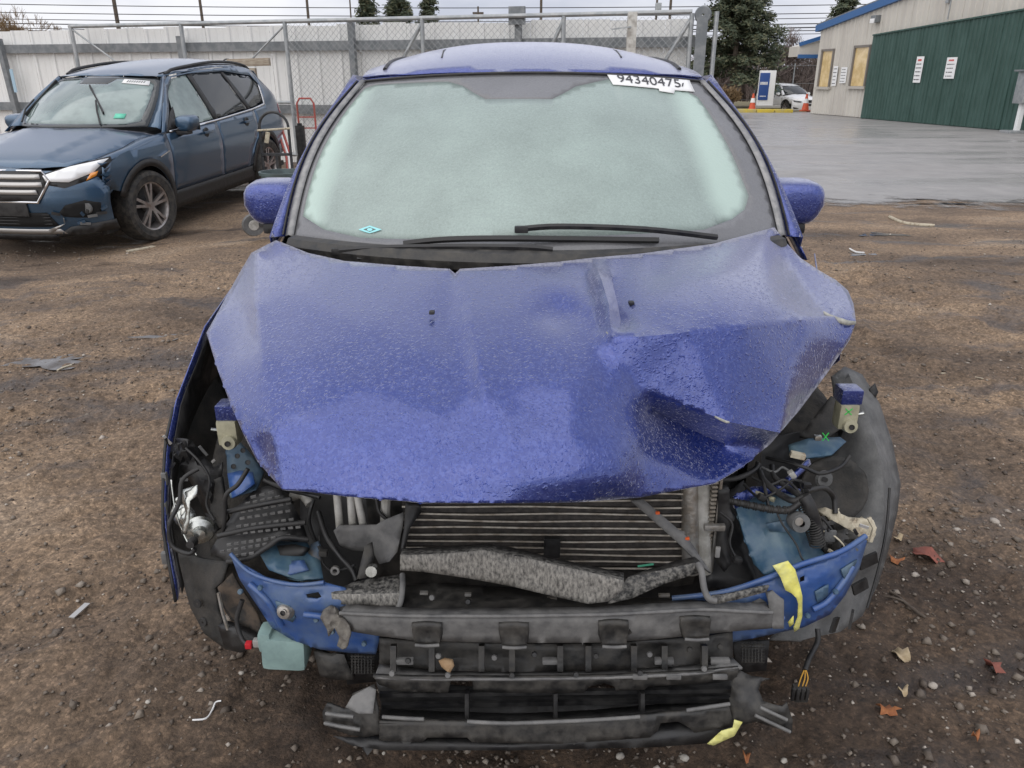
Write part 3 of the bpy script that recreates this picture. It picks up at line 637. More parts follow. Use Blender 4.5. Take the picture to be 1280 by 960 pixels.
MB().prism([bp(0, 0.0, -0.03), bp(BL, 0, -0.03), bp(BL, eave(BL), -0.03), bp(0, eave(0), -0.03)], -BN * 12).build('wall_core', 'beige', bld, smooth=None)
MB().bar(bp(-0.25, eave(-0.25) + 0.1, 0.05), bp(BL, eave(BL) + 0.1, 0.05), 0.22, 0.26).build('roof_trim', 'bluetrim', bld)
MB().prism([bp(-0.3, eave(-0.3) + 0.2, 0.1), bp(BL, eave(BL) + 0.2, 0.1), bp(BL, eave(BL) + 0.3, 0.1), bp(-0.3, eave(-0.3) + 0.3, 0.1)], -BN * 12.4).build('roof', 'galv_dark', bld, smooth=None)
M['pane'] = pmat('lit_window_pane', (0.50, 0.36, 0.16), (0.68, 0.53, 0.30), scale=2.5, rough=0.08, emit=0.10, coat=0.6)
M['winframe'] = pmat('bronze_frame', (0.19, 0.17, 0.15), rough=0.5)
for a, b, z0, z1 in WIN:
    w = MB(); 
    for p, q_ in ((bp(a, z0, .05), bp(a, z1, .05)), (bp(b, z0, .05), bp(b, z1, .05)), (bp(a - .05, z1, .05), bp(b + .05, z1, .05))): w.bar(p, q_, 0.09, 0.10, up=BN)
    f = w.build('window', 'winframe', bld, smooth=None)
    MB().prism([bp(a, z0, 0.037), bp(b, z0, 0.037), bp(b, z1, 0.037), bp(a, z1, 0.037)], -BN * 0.02).build('pane', 'pane', f, smooth=None)
    MB().bar(bp(a - .12, z0 - .06, .08), bp(b + .12, z0 - .06, .08), 0.14, 0.10).build('sill', pmat('pale_sill', (0.45, 0.42, 0.37)), f, smooth=None)
def notice(px, py, w, h, label, red=True, off=0.07, lines=5, name='notice_sign', group=None, wallA=bp, z=None):
    c = None
    for t in np.linspace(0, BL, 1200):
        p = bp(t, 0, off); r = ray(px, py); k = p.y / r.y
        if abs(r.x * k - p.x) < 0.03: c = (t, H + r.z * k); break
    t, z = c
    o = tag(empty(name, bp(t, z, off)), label, 'sign', group)
    MB().prism([bp(t - w/2, z - h/2, off), bp(t + w/2, z - h/2, off), bp(t + w/2, z + h/2, off), bp(t - w/2, z + h/2, off)], -BN * 0.012).build('plate', 'white', o, smooth=None)
    R = random.Random(int(px)); 
    for i in range(lines):
        zz = z + h * (0.36 - 0.74 * i / max(1, lines - 1)); m = MB(); x = -w * R.uniform(0.28, 0.38); xe = -x
        if i == 0 and red: x, xe = -w * .25, w * .25
        while x < xe:
            L = w * R.uniform(0.05, 0.14) if not (i == 0 and red) else w * 0.075
            hh = h * (0.075 if (i == 0 and red) else 0.035)
            m.box(bp(t + x, zz, off + 0.004), (min(L, xe - x + .01), 0.004, hh), Matrix.Rotation(bang, 3, 'Z')); x += L + w * 0.03
        m.build('print_line', 'redink' if (i == 0 and red) else 'ink', o, smooth=None)
    return o
notice(1044, 95, 0.34, 0.78, 'narrow white notice beside the first lit window', False)
notice(1055, 94, 0.46, 0.62, 'square white notice between the two lit windows', False)
# green wall standing a little in front of the beige wall
GA = bp(GT, 0, 0.22); gw = tag(empty('green_sheet_wall', GA), 'dark green corrugated sheet wall built against the beige building', 'wall')
def gtop(t): return 3.02 + 0.045 * (t - GT)
t = GT
while t < BL - 0.2:
    t1 = min(t + 0.76, BL)
    link(ribbed(t, t1, 0.02, gtop(t), gtop(t1), 0.22, 0.19, 0.03), 'cladding_sheet', 'greensheet', gw, smooth=None, solid=0.003); t = t1
MB().bar(bp(GT, gtop(GT) + 0.02, 0.23), bp(BL, gtop(BL) + 0.02, 0.23), 0.12, 0.05).build('cap_strip', 'greensheet', gw)
MB().bar(bp(GT, 0, 0.19), bp(GT, gtop(GT), 0.19), 0.10, 0.05, up=BN).build('edge_strip', 'greensheet', gw)
MB().prism([bp(GT + .01, 0, 0.05), bp(BL, 0, 0.05), bp(BL, gtop(BL) - .02, 0.05), bp(GT + .01, gtop(GT) - .02, 0.05)], BN * 0.15).build('frame_core', 'greensheet', gw, smooth=None)
notice(1149, 87, 0.40, 0.86, 'tall narrow white notice with red heading on the green sheet wall', True, 0.29, 6)
notice(1189, 85, 0.50, 0.66, 'wider white notice with red heading on the green sheet wall', True, 0.29, 5)
wl = tag(empty('wall_lamp', bp(ft(1098, 3.3), 3.55, 0.05)), 'grey wall lamp under the blue roof trim', 'lamp')
t = ft(1098, 3.5); MB().rbox(bp(t, 3.62, 0.14), (0.34, 0.24, 0.26), 0.03, Matrix.Rotation(bang, 3, 'Z')).build('housing', 'galv_dark', wl)
MB().rbox(bp(t, 3.55, 0.27), (0.26, 0.06, 0.16), 0.02, Matrix.Rotation(bang, 3, 'Z')).build('lens', 'white', wl)
cd = tag(empty('wall_conduit', bp(ft(1187, 3), 3.0, 0.03)), 'thin cable conduit with small box high on the beige wall', 'conduit')
t = ft(1187, 3.4); MB().tube([bp(t, 3.35, 0.06), bp(t, 3.95, 0.06), bp(t - 0.1, 4.05, 0.06)], 0.018).build('pipe', 'galv', cd); MB().box(bp(t - 0.15, 3.95, 0.07), (0.14, 0.08, 0.2), Matrix.Rotation(bang, 3, 'Z')).build('junction_box', 'galv', cd)
# canopy over the entrance at the far corner
en = tag(empty('entrance_canopy', bp(-0.4, 2.4, -1.5)), 'small white entrance canopy edged with blue at the building corner', 'canopy')
c0 = PX(1008, 66, Y=38.6); MB().prism([(c0.x - .45, 38.2, 2.42), (c0.x + .6, 38.2, 2.42), (c0.x + .6, 38.2, 3.15), (c0.x - .45, 38.2, 2.85)], (0, 1.5, 0)).build('fascia', 'beige', en, smooth=None)
MB().bar((c0.x - .52, 38.15, 2.42), (c0.x + .6, 38.15, 2.42), 0.12, 0.16).build('lower_trim', 'bluetrim', en); MB().bar((c0.x - .52, 38.15, 2.92), (c0.x + .6, 38.15, 3.25), 0.12, 0.16).build('upper_trim', 'bluetrim', en)
# mailbox cluster
mp_ = PX(1266, 166, z=0); mx = tag(empty('mailbox_unit', (mp_.x, mp_.y, 0)), 'grey cluster mailbox with rows of doors on a pale post', 'mailbox')
s_ = 0.0202 * mp_.y / 20
bx = Vector((mp_.x + 0.22, mp_.y, 0))
MB().rbox((bx.x, bx.y, 1.24), (0.62, 0.45, 0.86), 0.015).build('cabinet', 'galv', mx)
MB().rbox((bx.x - 0.03, bx.y - 0.02, 1.70), (0.80, 0.58, 0.05), 0.012).build('cap', 'galv_dark', mx)
for r_ in range(4):
    for c_ in range(3): MB().rbox((bx.x - 0.205 + 0.2 * c_, bx.y - 0.232, 0.93 + 0.205 * r_), (0.185, 0.02, 0.19), 0.006).build('door', pmat('mailbox_door', (0.42, 0.43, 0.42), rough=0.45, metal=0.3) if (r_, c_) == (0, 0) else 'mailbox_door' and bpy.data.materials['mailbox_door'], mx)
MB().rbox((bx.x - 0.13, bx.y, 0.44), (0.13, 0.13, 0.80), 0.01).build('post', 'white', mx); MB().rbox((bx.x - 0.13, bx.y, 0.03), (0.7, 0.5, 0.08), 0.015).build('base', 'galv', mx)

# blue sign, cones
sp_ = PX(953, 132, Y=44); sg = tag(empty('company_sign', (sp_.x, 44, 0)), 'blue and white upright roadside sign behind the yellow kerb', 'sign')
MB().rbox((sp_.x + 0.1, 44, 1.0), (0.80, 0.35, 1.75), 0.02).build('pylon', 'white', sg); MB().rbox((sp_.x + 0.15, 44, 0.07), (1.5, 0.6, 0.14), 0.02).build('plinth', pmat('concrete', (0.36, 0.35, 0.32), rough=0.9), sg)
MB().rbox((sp_.x - 0.09, 43.81, 1.08), (0.52, 0.04, 1.35), 0.01).build('blue_panel', pmat('sign_blue', (0.03, 0.08, 0.27), rough=0.4), sg)
for zz, hh, ww in ((1.24, 0.14, 0.38), (0.60, 0.05, 0.30)):
    m = MB(); x = -ww / 2
    while x < ww / 2: m.box((sp_.x - 0.09 + x, 43.785, zz), (0.045, 0.01, hh)); x += 0.066
    m.build('lettering', 'white', sg, smooth=None)
def cone(px, py, Y, label):
    p = PX(px, py, Y=Y); o = tag(empty('traffic_cone', (p.x, Y, 0)), label, 'cone')
    MB().lathe([(0.0, 0.78), (0.035, 0.78), (0.05, 0.7), (0.17, 0.06), (0.0, 0.06)], (p.x, Y, 0.02)).build('body', pmat('cone_orange', (0.62, 0.10, 0.04), rough=0.6), o)
    MB().lathe([(0.082, 0.56), (0.118, 0.36)], (p.x, Y, 0.022)).build('band', 'white', o); MB().rbox((p.x, Y, 0.04), (0.42, 0.42, 0.05), 0.01).build('base', bpy.data.materials['cone_orange'], o)
cone(940, 136, 40.3, 'orange traffic cone beside the blue and white sign'); cone(1006, 140, 39.4, 'orange traffic cone at the corner of the beige building')

# ------------------------------------------------------------------ poles and cables
def pole(px, top_py, Y, label, arm=None, r=0.13):
    b = PX(px, 40, Y=Y); zt = PX(px, top_py, Y=Y).z; o = tag(empty('utility_pole', (b.x, Y, 0)), label, 'pole', 'utility poles beyond the fence')
    MB().tube([(b.x, Y, -0.2), (b.x, Y, zt)], [r * 1.25, r], 8).build('shaft', 'bark', o)
    if arm: MB().bar((b.x - arm, Y, zt - 0.5), (b.x + arm, Y, zt - 0.5), 0.14, 0.16).build('cross_arm', 'bark', o)
    return o
LP = 'bare utility pole rising behind the white fence'
for px_, tp, Y_, r_ in ((149, -40, 78, 0.17), (255, -40, 82, 0.13), (387, -40, 82, 0.12), (676, -30, 84, 0.12), (836, -40, 82, 0.12)): pole(px_, tp, Y_, 'thick bare utility pole, stoutest of those behind the white fence' if px_ == 149 else LP, r=r_)
pole(598, 8, 70, 'short pole with a cross arm rising behind the white fence', 0.45, 0.07); pole(440, -10, 60, 'slim pole beside the three evergreens behind the white fence', None, 0.05)
ph = pole(819, -20, 74, 'pole carrying a grey transformer box behind the white fence', 0.7, 0.09); b_ = PX(822, 12, Y=74); MB().rbox((b_.x, 73.7, b_.z), (0.5, 0.4, 1.0), 0.05).build('transformer', 'galv', ph)
for k, (ya, yb, rr) in enumerate(((4, -6, .035), (14, 4, .035), (22, 9, .032), (28, 17, .045), (37, 20, .05), (33, 26, .035), (40, 30, .03))):
    A_, B_ = PX(-60, ya, Y=76), PX(1340, yb + 6, Y=76); pts = []
    for i in range(41):
        u_ = i / 40; sag = -0.5 * (1 - (2 * u_ - 1) ** 2); p = A_.lerp(B_, u_); pts.append((p.x, 76 + 0.35 * (k % 3), p.z + sag))
    tag(MB().tube(pts, rr, 5).build('power_line', 'cable', smooth=60), 'dark power cable strung across the pale sky', 'power line', 'power lines across the sky')

# ------------------------------------------------------------------ trees
def leaf_mat(name, a, b, c):
    m = pmat(name, a, rough=0.75); n, l = m.node_tree.nodes, m.node_tree.links
    g = n.new('ShaderNodeNewGeometry'); r = n.new('ShaderNodeValToRGB'); e = r.color_ramp.elements; e.new(0.6)
    for k, (q, cc) in enumerate(((0.0, a), (0.6, b), (1.0, c))): e[k].position = q; e[k].color = (*cc, 1)
    l.new(g.outputs['Random Per Island'], r.inputs[0]); l.new(r.outputs[0], n['Principled BSDF'].inputs['Base Color']); return m
M['needle'] = leaf_mat('evergreen_needles', (0.035, 0.05, 0.028), (0.065, 0.08, 0.042), (0.12, 0.115, 0.06))
M['drybush'] = leaf_mat('dry_twigs', (0.14, 0.09, 0.05), (0.24, 0.16, 0.08), (0.30, 0.22, 0.12))
M['twig'] = pmat('bare_twigs', (0.13, 0.10, 0.09), (0.18, 0.14, 0.125), scale=0.5, rough=0.9)
def conifer(px, Y, top_py, width, label, seed, N=7000, base=0.6, leaf=0.16):
    R = random.Random(seed); b = PX(px, 60, Y=Y); zt = PX(px, top_py, Y=Y).z
    o = tag(empty('evergreen_tree', (b.x, Y, 0)), label, 'tree', None)
    mb = MB().tube([(b.x, Y, 0), (b.x, Y, zt * 0.55), (b.x, Y, zt)], [0.022 * zt, 0.015 * zt, 0.01], 7)
    limbs = []
    nl = 170
    for i in range(nl):
        h = base + (zt - base) * (i / nl) ** 0.95; fr = (h - base) / (zt - base); L = width * (1 - fr) ** 0.72 * R.uniform(0.62, 1.18) + 0.15; a = R.uniform(0, 6.283)
        tip = Vector((b.x + L * math.cos(a), Y + L * math.sin(a), h - L * R.uniform(-0.02, 0.28))); limbs.append((Vector((b.x, Y, h)), tip)); mb.tube([(b.x, Y, h), tip], [0.03, 0.008], 4)
    mb.build('trunk', 'bark', o)
    v, f = [], []
    for i in range(N):
        p, q_ = limbs[int(len(limbs) * R.random())]; u_ = R.random() ** 0.6; L = (q_ - p).length
        c = p.lerp(q_, 0.12 + 0.92 * u_) + Vector((R.gauss(0, .16), R.gauss(0, .16), R.gauss(0, .12) - 0.1 * R.random())) * (0.5 + 0.22 * L)
        d = Vector((R.gauss(0, 1), R.gauss(0, 1), R.gauss(-.25, .6))).normalized(); s_ = leaf * R.uniform(0.6, 1.5); w = d.orthogonal().normalized() * s_ * 0.28
        k = len(v); v += [c - w, c + w, c + d * s_ + w * .3, c + d * s_ - w * .3]; f.append((k, k + 1, k + 2, k + 3))
    link(mesh(v, f), 'crown', 'needle', o, smooth=None); return o
conifer(462, 52, -10, 1.5, 'bushy evergreen tree behind the fence, shortest of three beside the slim pole', 1, 9000)
conifer(500, 52, -22, 1.9, 'broad evergreen tree in the middle of three behind the white fence', 2, 12000)
conifer(537, 54, -16, 1.25, 'narrow evergreen tree at the end of three behind the white fence', 3, 8000)
conifer(920, 48, -75, 2.7, 'tall dense evergreen tree behind the gate end post', 4, 38000, 1.7, 0.17)
conifer(1052, 62, -12, 2.4, 'rounded evergreen tree behind the blue roof trim', 5, 8000, 2.0, 0.22)
def bare(name, px, Y, top_py, spread, label, seed, depth=5, mat='twig', stems=1, r0=0.09, cat='tree'):
    R = random.Random(seed); b = PX(px, 60, Y=Y); zt = max(1.2, PX(px, top_py, Y=Y).z); o = tag(empty(name, (b.x, Y, 0)), label, cat); tr, tw = MB(), MB()
    def grow(p, d, L, r, k):
        q_ = p + d * L; m_ = p.lerp(q_, .5) + Vector((R.gauss(0, .04), R.gauss(0, .04), 0)) * L
        (tr if k >= depth - 1 else tw).tube([p, m_, q_], [r, r * .8, r * .62], 3 if k < depth - 1 else 6, caps=False)
        if k == 0: return
        for _ in range(R.choice((3, 3, 4)) if k > 1 else 4):
            nd = (d + Vector((R.gauss(0, .46 * spread), R.gauss(0, .46 * spread), R.uniform(-.12, .4)))).normalized(); grow(p.lerp(q_, R.uniform(.55, 1)), nd, L * R.uniform(.58, .84), max(r * .56, 0.011), k - 1)
    for s_ in range(stems):
        grow(Vector((b.x + R.gauss(0, .25) * (stems > 1), Y + R.gauss(0, .25) * (stems > 1), 0)), Vector((R.gauss(0, .25) * (stems > 1), R.gauss(0, .25) * (stems > 1), 1)).normalized(), zt * 0.33, r0, depth)
    tr.build('trunk', 'bark', o); tw.build('crown', mat, o); return o
bare('bare_tree', 985, 58, 32, 1.1, 'bare reddish tree spreading behind the white parked SUV', 6, 6, stems=2, r0=0.11)
bare('bare_tree', 962, 62, 44, 1.1, 'thin bare tree between the tall evergreen and the sign', 7, 6, r0=0.09)
bare('bare_tree', 30, 58, 12, 0.8, 'bushy brown tree, thickest of the bare ones behind the white fence', 8, 6, 'drybush', 3, 0.05)
bare('bare_tree', 105, 74, 28, 1.0, 'low bare tree just showing above the white fence', 9, 6, stems=2, r0=0.06)
bare('bare_tree', 178, 74, 29, 1.0, 'small bare tree behind the fence between two utility poles', 10, 6, stems=2, r0=0.06)
bare('dry_bush', 910, 41.5, 106, 1.25, 'round dry brown bush behind the yellow kerb', 12, 5, 'drybush', 16, 0.02, 'bush')
# far wood that reads as one mass
R = random.Random(17); mb = MB()
for i in range(700):
    x = R.uniform(-95, 60); Y_ = R.uniform(100, 118); h = R.uniform(3.0, 5.2) + 1.2 * math.sin(x * 0.13); a = R.gauss(0, .25)
    mb.tube([(x, Y_, 0), (x + a * .4, Y_, h * .5), (x + a, Y_, h)], [0.14, 0.08, 0.02], 3, caps=False)
    for k in range(9):
        z_ = h * R.uniform(.35, .95); mb.tube([(x + a * z_ / h, Y_, z_), (x + a + R.gauss(0, .9), Y_ + R.gauss(0, .5), z_ + R.uniform(.3, 1.3))], [0.05, 0.015], 3, caps=False)
tag(mb.build('treeline', 'twig', smooth=None, kind='stuff'), 'low line of bare winter woods beyond the fence', 'treeline')
R = random.Random(18); mb = MB()
for i in range(520):
    x = R.uniform(13.5, 34); Y_ = R.uniform(55.5, 60); h = R.uniform(1.6, 3.6)
    for k in range(8): mb.tube([(x, Y_, 0), (x + R.gauss(0, .25), Y_, h * .5), (x + R.gauss(0, .8), Y_ + R.gauss(0, .4), h * R.uniform(.6, 1.1))], [0.04, 0.03, 0.012], 3, caps=False)
tag(mb.build('undergrowth', 'twig', smooth=None, kind='stuff'), 'dense brown winter undergrowth behind the blue and white sign', 'undergrowth')
# wire fence behind the verge
rf = tag(empty('wire_fence', (8, 48, 0)), 'dark wire fence with thin posts in front of the undergrowth', 'fence')
for x in np.arange(7.5, 24, 2.3): MB().tube([(x, 48.0 + (x - 7.5) * .12, 0), (x, 48.0 + (x - 7.5) * .12, 2.3)], 0.035, 6).build('post', 'galv', rf)
for z in (0.3, 1.2, 2.2): MB().tube([(7.5, 48, z), (24, 49.98, z)], 0.012, 4).build('strand', 'wire', rf)
mb = MB(); 
for k in np.arange(7.5, 24, 0.18):
    for s_ in (1, -1): mb.tube([(k, 48 + (k - 7.5) * .12, 0.25 if s_ > 0 else 2.2), (k + 1.9, 48 + (k + 1.9 - 7.5) * .12, 2.2 if s_ > 0 else 0.25)], 0.006, 3, caps=False)
mb.build('wire_mesh', 'cable', rf, smooth=None, kind='stuff')
# ------------------------------------------------------------------ compact SUV shell, local frame: x across, s backwards from the nose, z up
wS = smooth_pts([(0, .60), (.15, .735), (.4, .835), (.8, .895), (1.4, .915), (3.2, .915), (3.9, .885), (4.3, .83), (4.52, .72)])
prof_ = smooth_pts([(.15, .93), (.35, .955), (.48, .972), (.60, .985), (.78, 1.0), (.90, .985), (1.0, .962), (1.1, .925)])
beltS = smooth_pts([(.3, .84), (1.0, .93), (1.35, .985), (2.2, 1.01), (3.2, 1.05), (3.9, 1.10), (4.5, 1.12)])
rwS = smooth_pts([(1.75, .575), (2.0, .60), (2.6, .635), (3.5, .62), (4.2, .57), (4.5, .52)])
zrS = smooth_pts([(1.80, 1.512), (2.05, 1.572), (2.45, 1.625), (2.95, 1.655), (3.45, 1.65), (3.9, 1.615), (4.25, 1.56)])
crS = smooth_pts([(1.8, .035), (2.1, .06), (2.6, .09), (4.3, .10)])
XS = 1.0
def sideX(s, z):
    zb = beltS(s); xb = XS * wS(s) * prof_(min(zb, 1.1))
    if z <= zb: return XS * wS(s) * prof_(z)
    ss = max(s, 1.93); ze = zrS(ss) - crS(ss); re = rwS(ss); q = (z - zb) / (ze - zb)
    return xb + (re - xb) * (q ** 1.12 if q > 0 else 0) if q <= 1 else re - (q - 1) * .3
def side_pt(sg, off=0.0): return lambda s, z: (sg * (sideX(s, z) + off), s, z)
def roof_pt(x, s):
    r = rwS(s); return (x, s, zrS(s) - crS(s) * abs(x / r) ** 2.4)
def ws_pt(u, v):                                           # windscreen: u across -1..1, v up 0..1
    b = Vector((.725 * u, 1.02 + .32 * u * u, 1.075 - .02 * u * u)); t = Vector((.585 * u, 1.80 + .14 * u * u, 1.511 - .026 * u * u))
    p = b.lerp(t, v); p.x += .042 * u * math.sin(math.pi * min(1, max(0, v))); p += Vector((0, -.018, .035)) * math.sin(math.pi * v) * (1 - .5 * u * u); return p
def hood_pt(x, s):
    z = lin(s, [(.12, .80), (.2, .865), (.35, .915), (.6, .97), (1.05, 1.06), (1.4, 1.06)]); k = abs(x) / .78
    z -= .085 * k ** 3.2
    z += .012 * (1 if abs(x) < .33 + .12 * s else 0); return (x, s, z)
def arch(cs, r, z0, a0=0, a1=180, n=18): return [(cs + r * math.cos(math.radians(a0 + (a1 - a0) * i / n)), .345 + r * math.sin(math.radians(a0 + (a1 - a0) * i / n))) for i in range(n + 1)]
FAX, RAX, AR = .92, 3.61, .385
def flo(x, z):                                             # front face
    return .02 + .30 * (abs(x) / .84) ** 3.0 + lin(z, [(.15, .10), (.3, .03), (.5, 0), (.68, .02), (.82, .08), (.92, .17)])
def front_pt(off=0.0): return lambda x, z: (x, flo(x, z) - off, z)
def wheel(parent, x, s, sg, steer=0.0, name='wheel', spokes=True, mat='rim'):
    w = empty(name, (x, s, .345)); w.parent = parent; w.rotation_euler = (0, 0, steer)
    MB().lathe([(.235, -.10), (.30, -.115), (.335, -.10), (.345, -.07), (.345, .07), (.335, .10), (.30, .115), (.235, .10)], (0, 0, 0), (1, 0, 0), 40, True).build('tyre', 'rubber', w, local=True)
    mb = MB().lathe([(.235, -.1), (.215, -.09), (.205, .05 * sg), (.22, .085 * sg), (.24, .092 * sg)], (0, 0, 0), (1, 0, 0), 40)
    mb.lathe([(0, .075 * sg), (.045, .075 * sg), (.055, .05 * sg), (.055, 0)], (0, 0, 0), (1, 0, 0), 16)
    if spokes:
        for k in range(5):
            for d in (-.17, .17):
                a = 2 * math.pi * k / 5 + .3; b = a + d; mb.bar((.062 * sg, .04 * math.cos(a + d * .8), .04 * math.sin(a + d * .8)), (.07 * sg, .222 * math.cos(b), .222 * math.sin(b)), .028, .03, up=(1, 0, 0))
    else:
        for k in range(6): a = math.pi * k / 3; mb.bar((.06 * sg, 0, 0), (.07 * sg, .22 * math.cos(a), .22 * math.sin(a)), .05, .03, up=(1, 0, 0))
    mb.build('rim', mat, w, local=True, smooth=30)
    MB().lathe([(0, -.02 * sg), (.20, -.02 * sg)], (0, 0, 0), (1, 0, 0), 24).build('brake_disc', 'blacksteel', w, local=True)
    return w

def suv_sides(root, paint, sides=(1, -1), front_fender=True, st=.07, chrome=True, local=True, fend_front=.30):
    K = dict(local=True, solid=.004)
    for sg in sides:
        fl = sg > 0; P = side_pt(sg)
        def pan(name, poly, mat, off=0.0, step=st, **k):
            kk = dict(K); kk.update(k); return link(patch(poly, side_pt(sg, off), step, flip=not fl), name, mat, root, **kk)
        if front_fender:
            pan('front_fender', [(fend_front, .80), (.33, .62)] + arch(FAX, AR, 0, 150, 12) + [(1.335, .40), (1.37, .50), (1.37, .985), (1.0, .945), (.6, .885)], paint)
            pan('arch_trim', [(FAX + .455 * math.cos(a), .345 + .455 * math.sin(a)) for a in np.linspace(-.15, 2.75, 22)] + [(FAX + AR * math.cos(a), .345 + AR * math.sin(a)) for a in np.linspace(2.75, -.15, 22)], 'black', .012)
        d1 = pan('front_door', [(1.378, .42), (2.42, .42), (2.42, 1.012), (1.378, .985)], paint)
        d2 = pan('rear_door', [(2.428, .42), (3.09, .42), (3.17, .60), (3.32, .75), (3.40, .86), (3.43, 1.06), (2.428, 1.015)], paint)
        pan('quarter_panel', [(3.10, .40)] + arch(RAX, AR, 0, 160, 15)[::1] + [(4.05, .42), (4.44, .48), (4.47, .80), (4.42, 1.11), (4.2, 1.33), (4.05, 1.49), (3.97, 1.32), (3.80, 1.10), (3.44, 1.065), (3.41, .86), (3.33, .75), (3.18, .60)], paint)
        pan('arch_trim', [(RAX + .455 * math.cos(a), .345 + .455 * math.sin(a)) for a in np.linspace(0, 3.14, 22)] + [(RAX + AR * math.cos(a), .345 + AR * math.sin(a)) for a in np.linspace(3.14, 0, 22)], 'black', .012)
        pan('sill', [(1.30, .23), (3.18, .23), (3.18, .415), (1.34, .415)], 'black', .006)
        # window glass and pillars
        w1 = pan('side_window', [(1.62, 1.02), (2.40, 1.035), (2.36, 1.50), (2.08, 1.475), (1.85, 1.33)], 'suvglass', -.012, .04)
        w2 = pan('side_window', [(2.50, 1.04), (3.28, 1.075), (3.10, 1.505), (2.46, 1.515)], 'glassdark', -.012, .04)
        pan('quarter_window', [(3.36, 1.08), (3.80, 1.115), (3.96, 1.33), (3.88, 1.42), (3.18, 1.50)], 'glassdark', -.012, .04)
        pan('pillar', [(2.405, 1.02), (2.495, 1.02), (2.455, 1.52), (2.365, 1.51)], 'black', .0)
        pan('pillar', [(3.285, 1.07), (3.355, 1.075), (3.175, 1.505), (3.105, 1.51)], 'black', -.002)
        pan('sail_panel', [(1.38, .99), (1.615, 1.01), (1.78, 1.22), (1.66, 1.17)], 'black', .0)
        # roof side rail above the windows
        pan('side_rail', [(1.30, 1.00), (1.37, .99), (1.65, 1.185), (1.86, 1.36), (2.08, 1.49), (2.38, 1.515), (3.15, 1.515), (3.88, 1.435), (3.97, 1.325), (4.04, 1.49), (3.9, 1.525), (3.5, 1.558), (2.6, 1.545), (2.2, 1.513), (2.02, 1.50), (1.85, 1.415), (1.55, 1.20)], paint, .008, .05)
        if chrome: pan('window_strip', [(1.45, .992), (2.4, 1.012), (3.4, 1.055), (3.82, 1.085), (3.99, 1.32), (3.96, 1.335), (3.79, 1.105), (3.4, 1.073), (2.4, 1.03), (1.45, 1.008)], 'chrome', .006, .05)
        for s0 in (2.13, 3.12):
            x = sideX(s0, .93); h = MB().rbox((sg * (x + .035), s0, .925 + .02 * (s0 > 3)), (.025, .20, .03), .01).build('door_handle', paint, d1 if s0 < 3 else d2, local=True)
            MB().lathe([(0, .012), (.05, .010), (.055, 0)], (sg * x, s0, .92 + .02 * (s0 > 3)), (sg, 0, 0), 14).build('handle_cup', 'black', d1 if s0 < 3 else d2, local=True)
        # door mirror
        mirror(root, sg, paint)
        # lower tail lamp and rear corner
        pan('tail_lamp', [(4.22, .90), (4.44, .93), (4.40, 1.08), (4.30, 1.06)], pmat('tail_lamp_red', (.22, .01, .015), rough=.15, coat=1), .008)
    # roof, tailgate, floor
    ro = [(-rwS(s) , s) for s in np.linspace(1.96, 4.2, 14)]; roof_poly = ro + [(-x, s) for x, s in ro[::-1]] + [(.4, 1.87), (0, 1.815), (-.4, 1.87)]
    root_roof = link(patch(roof_poly, roof_pt, .06, creases=[[(-.5, 2.0), (-.535, 2.5), (-.53, 4.0)], [(.5, 2.0), (.535, 2.5), (.53, 4.0)]], flip=False), 'roof', paint, root, local=True, solid=.004, smooth=60)
    for sg in (1, -1):
        MB().tube([Vector(roof_pt(sg * (rwS(s) - .075), s)) + Vector((0, 0, .001)) for s in np.linspace(2.02, 4.05, 16)], .008, 6).build('roof_seam', 'black', root_roof, local=True)
    def tail(x, z): return (x, lin(z, [(.3, 4.42), (.6, 4.52), (.95, 4.50), (1.1, 4.45), (1.5, 4.24), (1.56, 4.2)]) - .10 * (abs(x) / .7) ** 2.5, z)
    link(patch([(-.72, .30), (.72, .30), (.76, .8), (.72, 1.05), (.55, 1.48), (-.55, 1.48), (-.72, 1.05), (-.76, .8)], tail, .09), 'tailgate', paint, root, local=True, solid=.004)
    link(patch([(-.60, 1.10), (.60, 1.10), (.50, 1.42), (-.50, 1.42)], lambda x, z: Vector(tail(x, z)) + Vector((0, .008, 0)), .09), 'rear_window', 'glassdark', root, local=True, solid=.003)
    MB().box((0, 2.7, .28), (1.5, 3.3, .06)).build('floor_pan', 'black', root, local=True)
    return root_roof
MPOS = (.97, 1.06, 1.0)
def mirror(root, sg, paint):
    m = empty('door_mirror', (sg * MPOS[0], 1.62, MPOS[1])); m.parent = root; m.scale = (MPOS[2],) * 3
    mb = MB(); n = 18; rings = []
    for i, (dy, k) in enumerate(((-.075, .55), (-.07, .78), (-.05, .92), (-.02, .98), (.05, 1.02), (.085, 1.0))):
        ring = []
        for j in range(n):
            a = 2 * math.pi * j / n; c, d = math.cos(a), math.sin(a); ex = 3.6
            x = math.copysign(abs(c) ** (2 / ex), c) * .105; z = math.copysign(abs(d) ** (2 / ex), d) * (.084 if d > 0 else .078)
            x *= 1 - .30 * (z < 0) * abs(z) / .078
            ring.append((x * k + sg * .01, dy, z * k))
        rings.append(ring)
    v = [p for r in rings for p in r]; f = [(i * n + j, i * n + (j + 1) % n, (i + 1) * n + (j + 1) % n, (i + 1) * n + j) for i in range(len(rings) - 1) for j in range(n)] + [tuple(range(n))[::-1]]
    link(mesh(v, f), 'mirror_cap', paint, m, local=True, smooth=60)
    MB().rbox((sg * .01, .088, 0), (.20, .012, .135), .006).build('mirror_glass', 'glassdark', m, local=True)
    MB().rbox((-sg * .03, -.01, -.085), (.15, .11, .04), .015).build('mirror_base', 'black', m, local=True)
    MB().bar((-sg * .06, 0, -.08), (-sg * .15, .03, -.10), .05, .07).build('mirror_arm', 'black', m, local=True)
    return m
